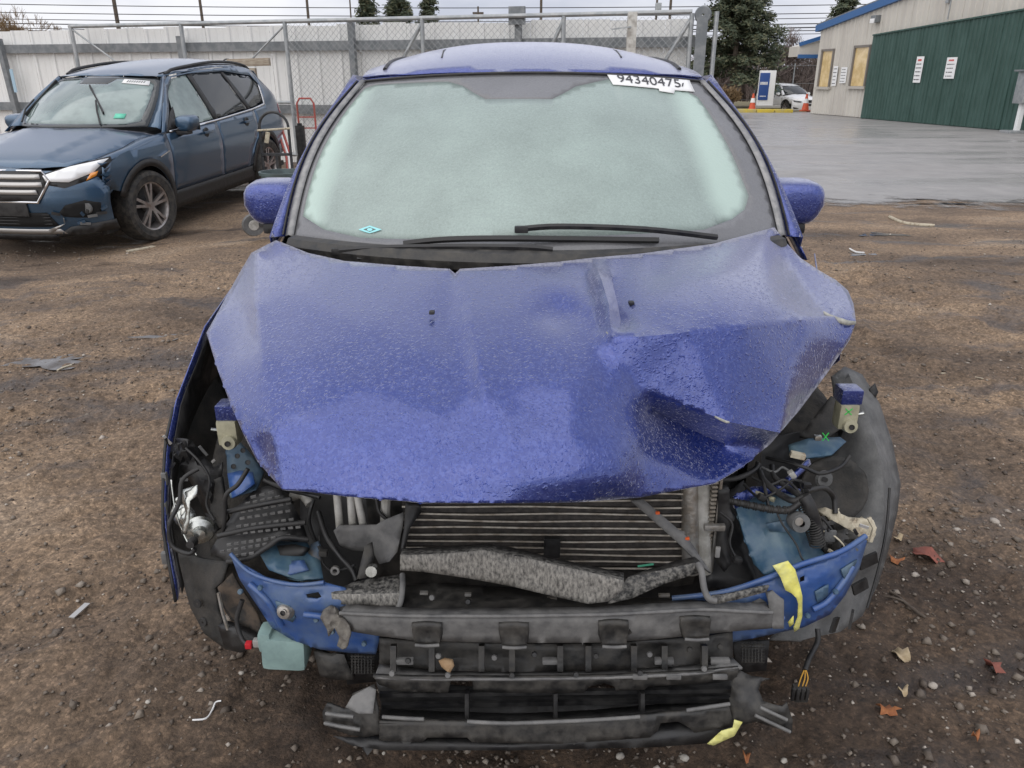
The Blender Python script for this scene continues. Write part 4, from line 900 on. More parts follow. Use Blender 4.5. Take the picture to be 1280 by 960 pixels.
def body_glass(root, mat='suvglass', frit=True):
    if frit:
        hole = [(-.9, .10), (-.75, .05), (.75, .05), (.9, .10), (.92, .85), (.8, .94), (.34, .94), (.25, .80), (-.25, .80), (-.34, .94), (-.8, .94), (-.92, .85)]
        g = link(patch(hole, ws_pt, .06), 'windscreen', mat, root, local=True, solid=.004, smooth=180)
        link(patch([(-1, 0), (1, 0), (1, 1), (-1, 1)], ws_pt, .06, holes=[hole]), 'glass_border', 'glassdark', g, local=True, solid=.004, smooth=180)
        return g

# ------------------------------------------------------------------ damaged slate-blue SUV parked by the fence
SCL = 1.06; yaw = math.radians(-8.5); pitch = math.radians(2.5)
fw = Vector((-3.90, 8.30)); loc = (fw.x - SCL * (.79 * math.cos(yaw) - .92 * math.sin(yaw)), fw.y - SCL * (.79 * math.sin(yaw) + .92 * math.cos(yaw)))
g_f = gh(fw.x, fw.y)
sv = tag(empty('parked_suv', (loc[0], loc[1], g_f - .045), (pitch, 0, yaw)), 'slate blue SUV with broken front bumper and torn fog lamp corner', 'car')
sv.scale = (SCL,) * 3
sr = suv_sides(sv, 'slate', fend_front=.36)
hp = [(-.60, .20), (-.3, .135), (0, .12), (.3, .135), (.60, .20), (.72, .40), (.775, .75), (.78, 1.34), (.70, 1.32), (.5, 1.18), (.25, 1.08), (0, 1.04), (-.25, 1.08), (-.5, 1.18), (-.70, 1.32), (-.78, 1.34), (-.775, .75), (-.72, .40)]
link(patch(hp, hood_pt, .06, creases=[[(-.33, .2), (-.45, 1.05)], [(.33, .2), (.45, 1.05)]]), 'hood', 'slate', sv, local=True, solid=.004, smooth=50)
body_glass(sv)
for sg in (1, -1):   # shoulder between hood and fender side, windscreen pillar
    v, f = [], []; ss = np.linspace(.36, 1.40, 14)
    for s in ss:
        hx = lin(s, [(.2, .60), (.4, .72), (.75, .775), (1.4, .78)]) + .006; a = Vector(hood_pt(sg * hx, s)); z = min(beltS(s) - .0, lin(s, [(.3, .80), (.6, .885), (1.0, .945), (1.37, .985)])); b = Vector((sg * sideX(s, z), s, z)); c = a.lerp(b, .55) + Vector((0, 0, .018))
        v += [a, c, b]
    for i in range(len(ss) - 1):
        for j in range(2): q_ = (i * 3 + j, i * 3 + j + 1, i * 3 + j + 4, i * 3 + j + 3); f.append(q_ if sg > 0 else q_[::-1])
    link(mesh(v, f), 'fender_top', 'slate', sv, local=True, smooth=60, solid=.004)
    v, f = [], []; N_ = 12
    for i in range(N_ + 1):
        q = i / N_; a = ws_pt(sg, q); s, z = 1.36 + (2.02 - 1.36) * q, 1.01 + (1.50 - 1.01) * q; b = Vector((sg * sideX(s, z), s, z)); v += [a, a.lerp(b, .5) + Vector((sg * .02, -.02, .02)), b]
    for i in range(N_):
        for j in range(2): q_ = (i * 3 + j, i * 3 + j + 1, i * 3 + j + 4, i * 3 + j + 3); f.append(q_ if sg > 0 else q_[::-1])
    link(mesh(v, f), 'windscreen_pillar', 'slate', sv, local=True, smooth=60, solid=.004)
    rl = [Vector(roof_pt(sg * (rwS(s) - .03), s)) + Vector((0, 0, .045 * math.sin(math.pi * min(1, max(0, (s - 2.05) / 2.0))) ** .3)) for s in np.linspace(2.05, 4.05, 18)]
    MB().tube(rl, .017, 8).build('roof_rail', 'black', sv, local=True)
    wheel(sv, sg * .80, FAX, sg, math.radians(-8 if sg > 0 else -8)); wheel(sv, sg * .80, RAX, sg)
    MB().rbox((sg * .62, FAX, .45), (.06, .9, .6), .02).build('arch_liner', 'liner_dark', sv, local=True); MB().rbox((sg * .62, RAX, .45), (.06, .9, .6), .02).build('arch_liner', 'liner_dark', sv, local=True)
# front face
FP = front_pt
link(patch([(-.84, .26), (-.5, .22), (.5, .22), (.84, .30), (.86, .62), (.80, .72), (.62, .79), (.40, .80), (0, .835), (-.40, .80), (-.62, .79), (-.80, .72), (-.86, .62)], FP(), .05), 'front_bumper', 'slate', sv, local=True, solid=.006)
gr = link(patch([(-.47, .72), (-.41, .80), (.41, .80), (.47, .72), (.36, .535), (-.36, .535)], FP(.008), .05), 'grille', 'black', sv, local=True, solid=.006)
def bar_on(pts, r, name, mat, par, off=.02): return MB().tube([Vector(FP(off)(*p)) for p in pts], r, 8).build(name, mat, par, local=True)
for zz, hw in ((.755, .40), (.69, .42), (.625, .37)): link(patch([(-hw, zz - .02), (hw, zz - .02), (hw - .01, zz + .02), (-hw + .01, zz + .02)], FP(.025), .05), 'grille_bar', 'silver', gr, local=True, solid=.012)
bar_on([(-.41, .80), (.41, .80), (.475, .72), (.36, .535), (-.36, .535), (-.475, .72), (-.41, .80)], .012, 'grille_frame', 'chrome', gr)
for sg in (1, -1):
    hl = [(sg * .40, .77), (sg * .43, .69), (sg * .58, .65), (sg * .80, .72), (sg * .862, .85), (sg * .845, .885), (sg * .62, .835)]
    L_ = link(patch(hl, lambda x, z: (x, flo(x, z) - .012 + .12 * max(0, (abs(x) - .62)) , z), .04, flip=sg < 0), 'headlight', 'black', sv, local=True, solid=.01)
    link(patch([(sg * .42, .762), (sg * .45, .715), (sg * .62, .70), (sg * .77, .765), (sg * .845, .872), (sg * .62, .828)], lambda x, z: (x, flo(x, z) - .024 + .12 * max(0, (abs(x) - .62)), z), .04, flip=sg < 0), 'lens', pmat('lamp_lens', (.85, .86, .86), rough=.08, coat=1), L_, local=True, solid=.008)
    link(patch([(sg * .73, .70), (sg * .79, .735), (sg * .80, .775), (sg * .755, .76)], lambda x, z: (x, flo(x, z) - .03 + .12 * max(0, (abs(x) - .62)), z), .03, flip=sg < 0), 'indicator', pmat('amber_lens', (.7, .25, .02), rough=.15, coat=1), L_, local=True, solid=.006)
    fr_ = link(patch([(sg * .50, .44), (sg * .56, .50), (sg * .70, .535), (sg * .80, .50), (sg * .78, .40), (sg * .70, .375), (sg * .60, .385), (sg * .52, .40)], FP(.006), .03, flip=sg < 0), 'fog_lamp_recess', pmat('dark_hole', (.008, .008, .008), rough=.9), sv, local=True, solid=.004)
    MB().lathe([(0, .0), (.045, .0), (.05, -.02)], FP(.012)(sg * .70, .46), (0, -1, 0), 16).build('fog_lamp', 'liner', fr_, local=True)
    R = random.Random(40 + sg)
    for k in range(9):
        x, z = sg * R.uniform(.5, .8), R.uniform(.30, .44); a = R.uniform(0, 3); MB().bar(FP(.02)(x, z), FP(.03)(x + .07 * math.cos(a), z + .035 * math.sin(a)), .008, .025).build('broken_piece', R.choice(['black', 'slate', 'liner']), sv, local=True)
    link(patch([(sg * .36, .235), (sg * .52, .335), (sg * .36, .28)], FP(.012), .04, flip=sg < 0), 'skid_wing', 'silver', sv, local=True, solid=.006)
    link(patch([(sg * .38, .20), (sg * .86, .24), (sg * .86, .335), (sg * .55, .30)], FP(.010), .05, flip=sg < 0), 'lower_corner', 'black', sv, local=True, solid=.008)
li = link(patch([(-.47, .31), (.47, .31), (.40, .44), (-.40, .44)], FP(.007), .05), 'lower_intake', bpy.data.materials['dark_hole'], sv, local=True, solid=.004)
for zz in (.335, .365, .395, .42): bar_on([(-.42, zz), (0, zz), (.42, zz)], .005, 'intake_bar', 'black', li, .012)
link(patch([(-.50, .235), (.50, .235), (.46, .285), (-.46, .285)], FP(.010), .05), 'skid_strip', 'silver', sv, local=True, solid=.006)
link(patch([(-.40, .17), (.40, .17), (.40, .235), (-.40, .235)], FP(.006), .05), 'chin', 'black', sv, local=True, solid=.006)
MB().rbox((0, .02, .47), (.5, .015, .12), .004, ).build('plate_bracket', 'black', sv, local=True)
# side vent, torn fender edge, wipers, stickers, interior
for sg in (1, -1):
    x = sideX(1.24, .80); MB().bar((sg * (sideX(1.14, .79) + .004), 1.14, .79), (sg * (x + .012), 1.30, .83), .012, .03, up=(sg, 0, 0)).build('fender_vent', 'chrome', sv, local=True)
R = random.Random(9)
for k in range(7):
    s = .36 + .03 * R.random(); z = .55 + .04 * k; a = Vector((sideX(s, z) + .005, s, z)); MB().prism([a, a + Vector((.03 * R.uniform(-1, 1), -.05, .03)), a + Vector((.02, .05, .04 + .02 * R.random()))], (.012, .004, .006)).build('torn_edge', R.choice(['slate', 'black', 'slate']), sv, local=True, smooth=None)
def on_ws(u, v, off=.012): 
    p = ws_pt(u, v); n = (ws_pt(u + .01, v) - ws_pt(u - .01, v)).cross(ws_pt(u, v + .01) - ws_pt(u, v - .01)).normalized(); return p + n * off
for (u0, v0, u1, v1, u2, v2) in ((.50, .02, .30, .40, .02, .72), (-.86, .05, -.90, .45, -.92, .90)):
    wi = MB().tube([on_ws(u0, v0, .02), on_ws((u0 + u1) / 2, (v0 + v1) / 2, .045), on_ws(u1, v1, .03)], .009, 6).build('wiper', 'black', sv, local=True)
    MB().bar(on_ws(u1 + (u1 - u2) * .6, v1 + (v1 - v2) * .6, .016), on_ws(u2, v2, .016), .014, .03).build('wiper_blade', 'black', wi, local=True)
st_ = link(patch([(.46, .83), (.86, .80), (.86, .91), (.46, .93)], lambda u, v: on_ws(u, v, .006), .1), 'lot_sticker', 'white', sv, local=True, solid=.001)
m = MB(); 
for k in range(8): m.bar(on_ws(.53 + .035 * k, .85, .008), on_ws(.545 + .035 * k, .895, .008), .008, .002)
m.build('sticker_print', 'ink', st_, local=True)
link(patch([(.60, .14), (.72, .14), (.72, .22), (.60, .22)], lambda u, v: on_ws(u, v, .006), .1), 'green_sticker', pmat('green_sticker', (.15, .6, .42)), sv, local=True, solid=.001)
for sg in (1, -1): MB().rbox((sg * .36, 2.25, .75), (.46, .2, .75), .06, Matrix.Rotation(-.25, 3, 'X')).build('seat', 'seat', sv, local=True); MB().rbox((sg * .36, 2.36, 1.22), (.26, .1, .2), .04).build('headrest', 'seat', sv, local=True)
MB().rbox((0, 1.55, .86), (1.35, .6, .3), .05).build('dashboard', 'seat', sv, local=True)
MB().box((0, 1.2, .62), (1.2, .9, .4)).build('engine_block', 'black', sv, local=True)
MB().rbox((0, 4.46, .5), (1.3, .1, .3), .03).build('rear_bumper', 'slate', sv, local=True)

# ------------------------------------------------------------------ far white SUV
wp_ = PX(990, 120, Y=47); ws_ = tag(empty('parked_suv', (wp_.x + .65, 46.0, -.42), (0, 0, math.radians(14))), 'small white SUV parked between the sign and the beige building', 'car')
MWP = 'white_paint'
suv_sides(ws_, MWP, chrome=False, st=.12)
link(patch(hp, hood_pt, .1), 'hood', MWP, ws_, local=True, solid=.004); link(patch([(-1, 0), (1, 0), (1, 1), (-1, 1)], ws_pt, .1), 'windscreen', 'glassdark', ws_, local=True, solid=.004, smooth=180)
link(patch([(-.84, .20), (.84, .20), (.86, .62), (.84, .86), (.40, .86), (0, .87), (-.40, .86), (-.84, .86), (-.86, .62)], FP(), .06), 'front_bumper', MWP, ws_, local=True, solid=.006)
for sg in (1, -1):
    wheel(ws_, sg * .80, FAX, sg, spokes=False); wheel(ws_, sg * .80, RAX, sg, spokes=False)
    link(patch([(sg * .40, .70), (sg * .80, .76), (sg * .78, .68), (sg * .45, .64)], FP(.02), .06, flip=sg < 0), 'headlight', 'glassdark', ws_, local=True, solid=.004)
    link(patch([(sg * .50, .34), (sg * .80, .40), (sg * .75, .30)], FP(.02), .06, flip=sg < 0), 'fog_lamp_recess', 'black', ws_, local=True, solid=.004)
    v, f = [], []; 
    for i, s in enumerate(np.linspace(.36, 1.4, 8)):
        hx = lin(s, [(.2, .60), (.4, .72), (.75, .775), (1.4, .78)]); z = lin(s, [(.3, .80), (.6, .885), (1.0, .945), (1.37, .985)]); v += [Vector(hood_pt(sg * hx, s)), Vector((sg * sideX(s, z), s, z))]
        if i: k = 2 * i; f.append((k - 2, k - 1, k + 1, k) if sg > 0 else (k, k + 1, k - 1, k - 2))
    link(mesh(v, f), 'fender_top', MWP, ws_, local=True, solid=.004)
    v, f = [], []
    for i in range(9):
        q = i / 8; a = ws_pt(sg, q); s, z = 1.36 + .66 * q, 1.01 + .49 * q; v += [a, Vector((sg * sideX(s, z), s, z))]
        if i: k = 2 * i; f.append((k - 2, k - 1, k + 1, k) if sg > 0 else (k, k + 1, k - 1, k - 2))
    link(mesh(v, f), 'windscreen_pillar', MWP, ws_, local=True, solid=.004)
MB().rbox((0, .015, .52), (.40, .02, .12), .004).build('number_plate', 'ink', ws_, local=True); MB().rbox((0, .02, .70), (.5, .03, .14), .01).build('grille', 'black', ws_, local=True)
# ------------------------------------------------------------------ wrecked blue SUV, nose towards the camera
XC, Y0 = 0.072, 0.95
wk = tag(empty('wrecked_suv', (XC, Y0, 0)), 'wrecked blue SUV with crumpled hood, missing bumper and exposed radiator', 'car')
XS, MPOS = .905, (.845, 1.118, .88)
suv_sides(wk, 'paint', front_fender=False, chrome=False)
for ch in list(wk.children):                                   # this car has black window surrounds
    pass
def wl_(p): return Vector(p) + Vector((XC, Y0, 0))
for sg in (1, -1):
    wheel(wk, .70 if sg > 0 else -.74, FAX + (.17 if sg > 0 else .09), sg, 0.05); wheel(wk, sg * .80, RAX, sg)
# windscreen in its own (u,v), with pixel lookup
def ws_uv(px, py, it=12):
    u, v = (px - 655) / 300, min(1, max(0, (310 - py) / 215)); r = ray(px, py)
    def res(u, v):
        p = wl_(ws_pt(u, v)) - Vector((0, 0, H)); d = p.y * CP - p.z * SP; return (p.x / d * F + 640 - px, 480 - (p.y * SP + p.z * CP) / d * F - py)
    for _ in range(it):
        a = res(u, v); b = res(u + 1e-3, v); c = res(u, v + 1e-3)
        J = np.array([[b[0] - a[0], c[0] - a[0]], [b[1] - a[1], c[1] - a[1]]]) / 1e-3; du = np.linalg.solve(J, -np.array(a)); u += float(du[0]); v += float(du[1])
    return u, v
clear_px = [(440, 112), (470, 106), (560, 102), (578, 107), (592, 116), (607, 124), (690, 124), (704, 117), (720, 108), (760, 99), (850, 110), (872, 121), (900, 165), (928, 225), (936, 245), (931, 262), (915, 274), (880, 287), (700, 296), (450, 297), (405, 287), (378, 270), (370, 252), (372, 232), (395, 178), (420, 130)]
clear = [ws_uv(*p) for p in clear_px]
clear = [(max(-.97, min(.97, u)), max(.03, min(.97, v))) for u, v in clear]
full = [(-1, 0), (1, 0), (1, 1), (-1, 1)]
airL = [(366, 262), (366, 232), (392, 176), (418, 126), (436, 108), (462, 108), (440, 150), (420, 200), (404, 250), (400, 292), (376, 276)]
airR = [(868, 112), (882, 130), (904, 170), (932, 228), (940, 250), (930, 272), (912, 280), (890, 250), (880, 215), (862, 165), (842, 112)]
wsg = link(patch(clear, ws_pt, .035), 'windscreen', 'fog', wk, local=True, smooth=180, solid=.005)
link(patch(full, ws_pt, .035, holes=[clear]), 'glass_border', 'frit', wsg, local=True, smooth=180, solid=.005)
def off_ws(u, v, off):
    p = ws_pt(u, v); n = (ws_pt(u + .01, v) - ws_pt(u - .01, v)).cross(ws_pt(u, v + .01) - ws_pt(u, v - .01)).normalized(); return p + n * off
gm = wsg.data; ca = gm.attributes.new('cloth', 'FLOAT', 'POINT'); pl2 = []
for v_ in gm.vertices:
    q_ = v_.co + Vector((XC, Y0, -H)); d_ = q_.y * CP - q_.z * SP; pl2.append((q_.x / d_ * F + 640, 480 - (q_.y * SP + q_.z * CP) / d_ * F))
pl2 = np.array(pl2); cv_ = np.zeros(len(pl2))
for poly in (airL, airR): sd = seg_dist(pl2, poly, True); ins = inside(pl2, poly); cv_ = np.maximum(cv_, np.clip(.55 + np.where(ins, sd, -sd) / 22, 0, 1))
ca.data.foreach_set('value', (cv_ * .9).astype(np.float32))
# number sticker: paper with torn lower edge, digits printed on it
stick = [ws_uv(*p) for p in ((758, 93), (861, 100), (868, 116), (843, 114), (842, 118), (824, 115), (823, 112), (766, 107))]
stk = link(patch(stick, lambda u, v: off_ws(u, v, .004), .03), 'number_sticker', 'white', wsg, local=True, smooth=180, solid=.001)
def text_mesh(s, px0, px1, pyc0, pyc1, hpx, name, mat, parent, skew=0.0):
    cu = bpy.data.curves.new('t', 'FONT'); cu.body = s; cu.align_x = 'LEFT'; cu.space_character = 1.0
    to = bpy.data.objects.new('t', cu); C.objects.link(to); bpy.context.view_layer.update()
    me = bpy.data.meshes.new_from_object(to.evaluated_get(bpy.context.evaluated_depsgraph_get())); bpy.data.objects.remove(to); bpy.data.curves.remove(cu)
    co = np.array([v.co for v in me.vertices]); x0, x1 = co[:, 0].min(), co[:, 0].max(); y0, y1 = co[:, 1].min(), co[:, 1].max()
    for v in me.vertices:
        f, g = (v.co.x - x0) / (x1 - x0), (v.co.y - y0) / (y1 - y0)
        u_, w_ = ws_uv(px0 + (px1 - px0) * f + (1 - g) * skew, pyc0 + (pyc1 - pyc0) * f + hpx * (.5 - g)); v.co = off_ws(u_, w_, .0062)
    return link(me, name, mat, parent, local=True, smooth=None)
text_mesh('94340475', 770, 848, 99.3, 106.3, 10, 'sticker_number', 'ink', stk, 3)
link(patch([ws_uv(*p) for p in ((852, 106), (854, 105.5), (853, 110), (851.5, 110))], lambda u, v: off_ws(u, v, .0062), .03), 'cut_digit', 'ink', stk, local=True, smooth=None)
# pale blue eye-shaped glass mark
M['cyan'] = pmat('pale_cyan_mark', (0.30, 0.68, 0.70), rough=0.5)
em = [ws_uv(463 + a, 288 + b) for a, b in ((-14, 0), (-6, -3), (0, -5), (6, -3), (15, 0), (6, 3), (0, 4.5), (-6, 3))]; emi = [ws_uv(463 + a, 288 + b) for a, b in ((-8, 0), (0, -3), (8, 0), (0, 3))]
mk = link(patch(em, lambda u, v: off_ws(u, v, .004), .02, holes=[emi]), 'glass_mark', 'cyan', wsg, local=True, smooth=None)
link(patch([ws_uv(463 + 3.4 * math.cos(a), 288 + 1.9 * math.sin(a)) for a in np.linspace(0, 6.28, 12, endpoint=False)], lambda u, v: off_ws(u, v, .004), .02), 'mark_ring', 'cyan', mk, local=True, smooth=None)
# interior: curtain airbags, seats, dash
for sg in (1, -1):
    v, f = [], []
    for i in range(13):
        q = i / 12; a = ws_pt(sg * .955, .05 + .90 * q) + Vector((0, .05, -.04)); b = ws_pt(sg * (.80 - .02 * math.sin(3 * q)), .02 + .90 * q) + Vector((0, .20, -.10)); v += [a, a.lerp(b, .5) + Vector((0, -.03, .03)), b]
        if i:
            for j in range(2): k = 3 * i + j; q_ = (k - 3, k - 2, k + 1, k); f.append(q_ if sg > 0 else q_[::-1])
    link(mesh(v, f), 'curtain_airbag', 'airbag', wk, local=True, smooth=180, solid=.02)
    MB().rbox((sg * .37, 2.15, .72), (.50, .22, .85), .07, Matrix.Rotation(-.22, 3, 'X')).build('seat', 'seat', wk, local=True); MB().rbox((sg * .37, 2.30, 1.25), (.28, .12, .22), .05).build('headrest', 'seat', wk, local=True)
MB().rbox((0, 1.62, .86), (1.36, .75, .30), .08).build('dashboard', 'seat', wk, local=True)
# windscreen pillars and pale rubber trim
for sg in (1, -1):
    v, f = [], []; N_ = 16
    for i in range(N_ + 1):
        q = i / N_; a = ws_pt(sg * 1.035, q) + Vector((sg * .004, .005, .004)); s, z = 1.34 + (2.04 - 1.34) * q, 1.03 + (1.505 - 1.03) * q; b = Vector((sg * (sideX(s, z) + .006), s, z)); v += [a, a.lerp(b, .45) + Vector((sg * .022, -.02, .016)), b]
    for i in range(N_):
        for j in range(2): q_ = (i * 3 + j, i * 3 + j + 1, i * 3 + j + 4, i * 3 + j + 3); f.append(q_ if sg > 0 else q_[::-1])
    pil = link(mesh(v, f), 'windscreen_pillar', 'paint', wk, local=True, smooth=180, solid=.004)
    v, f = [], []
    for i in range(25):
        q = i / 24; v += [ws_pt(sg * .998, q) + Vector((0, 0, .006)), ws_pt(sg * 1.016, q) + Vector((sg * .004, -.004, .012)), ws_pt(sg * 1.030, q) + Vector((sg * .006, 0, .006))]
        if i:
            for j in range(2): k = 3 * i + j; q_ = (k - 3, k - 2, k + 1, k); f.append(q_ if sg > 0 else q_[::-1])
    link(mesh(v, f), 'pillar_trim', 'trim', pil, local=True, smooth=60, solid=.004)
    MB().tube([ws_pt(sg * 1.04, q) + Vector((sg * .008, 0, .007)) for q in np.linspace(0, 1, 16)], .004, 6).build('pillar_gap', 'black', pil, local=True)
MB().tube([ws_pt(u, 1.0) + Vector((0, .006, .004)) for u in np.linspace(-1.03, 1.03, 30)], .006, 6).build('header_gap', 'black', wk, local=True)
# roof front edge between glass and roof sheet
v, f = [], []
for i, u in enumerate(np.linspace(-1.03, 1.03, 31)):
    a = ws_pt(u, 1.0) + Vector((0, .012, .004)); x = max(-.598, min(.598, .60 * u)); s = lin(abs(x), [(0, 1.815), (.4, 1.87), (.60, 1.97)]) + .01; b = Vector(roof_pt(x, s)); v += [a, b]
    if i: k = 2 * i; f.append((k - 2, k, k + 1, k - 1))
link(mesh(v, f), 'roof_header', 'paint', wk, local=True, smooth=180, solid=.004)
for sg in (1, -1): MB().tube([Vector(roof_pt(sg * .33, 2.12)) , Vector(roof_pt(sg * .345, 2.4)), Vector(roof_pt(sg * .345, 3.0))], .004, 5).build('sunroof_seam', 'black', wk, local=True)

# ---- hood: sheet with folds and buckles
B_ = 1.0
hood_out = [(345, 300, 1.055), (385, 316, 1.06), (430, 326, 1.062), (500, 332, 1.066), (562, 336, 1.066), (569, 342, 1.061), (575, 336, 1.068), (640, 332, 1.072), (700, 327, 1.076), (742, 322, 1.082), (800, 317, 1.085), (890, 305, 1.085), (968, 284, 1.088),
            (980, 300, 1.055), (1000, 322, 1.035), (1024, 338, 1.015), (1045, 350, 1.0), (1060, 363, .992), (1067, 380, .985), (1070, 402, .975), (1062, 425, 1.675), (1035, 465, 1.62), (1000, 512, 1.55), (962, 556, 1.45), (925, 585, 1.37),
            (892, 604, 1.315), (860, 610, 1.275), (800, 622, 1.215), (720, 628, 1.16), (640, 629, 1.128), (530, 628, 1.122), (430, 620, 1.135), (352, 611, 1.175), (322, 577, 1.26), (303, 540, .885), (290, 510, .905), (272, 462, .93), (258, 416, .945),
            (268, 398, .955), (282, 372, .965), (300, 340, .985), (314, 316, 1.02)]
fold_right = [(742, 324, 1.085), (752, 350, 1.092), (761, 380, 1.076), (764, 418, 1.038)]
top_crease = [(766, 420, 1.036), (800, 421, 1.038), (860, 415, 1.046), (930, 407, 1.045), (1000, 400, 1.018), (1042, 396, .993)]
low_crease = [(766, 421, 1.036), (778, 455, .988), (800, 482, 1.382), (850, 504, 1.372), (910, 527, 1.352), (975, 541, 1.395)]
corner = [(1000, 401, 1.016), (992, 450, 1.515), (984, 495, 1.455), (975, 540, 1.397)]
dome = [(575, 340, 1.068), (588, 400, 1.034), (600, 460, .995), (606, 500, .9625)]
side_l = [(322, 316, 1.045), (322, 380, 1.015), (328, 450, .972), (342, 540, .912), (352, 600, 1.19)]
val_l = [(732, 345, 1.068), (738, 380, 1.052), (744, 410, 1.026)]
val_r = [(765, 350, 1.060), (772, 380, 1.040), (777, 406, 1.024)]
recess = [(812, 513, 1.415), (830, 520, 1.43), (860, 535, 1.435), (905, 555, 1.425)]
flange = [(970, 296, 1.06), (988, 330, 1.028), (1010, 365, 1.0), (1036, 392, .985)]
hood_ctrl = [(640, 400, 1.032), (640, 480, .975), (640, 560, .912), (640, 605, .868), (450, 400, 1.022), (450, 480, .968), (450, 560, .905), (450, 600, .866), (540, 360, 1.052), (540, 440, 1.0), (540, 520, .942), (540, 590, .878),
             (380, 370, 1.035), (390, 440, .99), (395, 520, .935), (400, 585, .876), (568, 400, 1.020), (582, 460, .980), (590, 500, .954), (690, 360, 1.062), (700, 392, 1.022), (700, 420, 1.018), (700, 440, 1.006), (748, 440, 1.005), (720, 480, .978), (760, 500, .945), (715, 550, .918), (720, 600, .864),
             (770, 565, .892), (775, 600, .85), (800, 365, 1.064), (800, 400, 1.046), (820, 343, 1.062), (830, 350, 1.071), (860, 345, 1.080), (840, 375, 1.068), (900, 350, 1.083), (900, 385, 1.066), (950, 330, 1.075), (960, 375, 1.058), (850, 330, 1.079),
             (795, 508, 1.345), (830, 545, 1.37), (865, 562, 1.39), (800, 545, 1.275), (800, 575, 1.245), (845, 572, 1.318), (890, 575, 1.385), (930, 552, 1.43), (870, 592, 1.315), (840, 602, 1.262), (950, 548, 1.435),
             (1015, 430, 1.575), (1012, 470, 1.55), (1003, 500, 1.53), (1035, 420, 1.63), (1020, 410, 1.60), (985, 530, 1.455), (1030, 360, .998), (1050, 375, .988), (300, 390, .968), (295, 440, .95), (312, 520, .912), (330, 565, 1.275), (340, 590, 1.225)]
hood = link(pixel_sheet(hood_out, hood_ctrl, [fold_right, top_crease, low_crease, corner, dome, side_l, flange, val_l, val_r, recess], 5, smooth_it=10, noise=.0009, nscale=.028), 'hood', 'paint', wk, smooth=62, solid=.004)
# chipped bare edges
def strip(name, pts, w, mat, parent, t=.004):
    mb = MB(); P = [PV(*p) for p in pts]; n = len(P); vs = []
    for i, p in enumerate(P):
        k = w * (0.35 + 0.65 * math.sin(math.pi * (i + .5) / n)); vs += [p + Vector((0, -.004, .004)), p + Vector((0, -.004 - .4 * k, -.8 * k + .004))]
    return link(mesh(vs, [(2 * i, 2 * i + 1, 2 * i + 3, 2 * i + 2) for i in range(n - 1)]), name, mat, parent, solid=t, smooth=60)
strip('bare_edge', [(1028, 390, .998), (1038, 395, .992), (1050, 399, .985), (1060, 402, .979), (1069, 403, .974)], .014, 'filler', hood)
strip('bare_edge', [(893, 521, 1.35), (900, 524, 1.348), (907, 527, 1.346), (911, 528, 1.345)], .006, 'filler', hood)
strip('bare_edge', [(757, 416, 1.034), (763, 421, 1.03), (769, 424, 1.026)], .004, 'filler', hood)
for px_, py_, z_ in ((540, 391, 1.037), (789, 379, 1.052)):
    c = PX(px_, py_, z=z_); MB().rbox(c + Vector((0, 0, .001)), (.012, .016, .007), .003).build('washer_nozzle', 'black', hood)
R = random.Random(31)
# ---- left front wing: thin skin seen along its edge
def xl(Y, z): return lin(Y, [(1.40, -.775), (1.55, -.795), (1.8, -.80), (2.05, -.825), (2.4, -.843)]) + lin(z, [(.3, .035), (.55, .0), (.8, .012), (.93, .045), (1.03, .075)])
arc = [(1.87 + .40 * math.cos(a), .36 + .40 * math.sin(a)) for a in np.linspace(math.radians(172), math.radians(8), 18)]
fe = link(patch([(1.80, .935), (1.652, .802), (1.582, .733), (1.523, .621), (1.470, .488), (1.436, .402)] + arc + [(2.31, .36), (2.325, .99), (2.05, .965)], lambda Y, z: (xl(Y, z), Y, z), .05, flip=True), 'front_fender', 'paint', wk, solid=.003)
link(patch([(1.79, .90), (1.652, .79), (1.590, .72), (1.533, .615), (1.482, .488), (1.45, .41)] + arc + [(2.30, .36), (2.30, .95)], lambda Y, z: (xl(Y, z) + .012, Y, z), .05), 'inner_skin', 'black', fe, solid=.002)
link(patch([(1.580, .737), (1.519, .621), (1.466, .488), (1.430, .400), (1.475, .410), (1.50, .53), (1.58, .66), (1.66, .745), (1.64, .79)], lambda Y, z: (xl(Y, z) - .005, Y, z), .04, flip=True), 'fender_extension', 'black', fe, solid=.006)
for py_, Y_ in ((598, 1.545), (635, 1.52), (697, 1.475)):
    c = PX(206, py_, Y=Y_); MB().rbox(c, (.012, .012, .030), .003).build('clip', 'grey_dirty', fe)
# right wing: remaining crushed top that runs back to the door
arc2 = [(1.87 + .42 * math.cos(a), .36 + .42 * math.sin(a)) for a in np.linspace(math.radians(75), math.radians(8), 10)]
link(patch([(2.0, .99), (1.92, .93), (1.93, .80)] + arc2 + [(2.31, .36), (2.325, 1.0), (2.2, 1.03)], lambda Y, z: (lin(Y, [(1.9, .885), (2.1, .90), (2.35, .985)]) - lin(z, [(.3, .035), (.55, .0), (.8, .012), (.93, .03), (1.03, .06)]), Y, z), .05), 'front_fender', 'paint', wk, solid=.003)
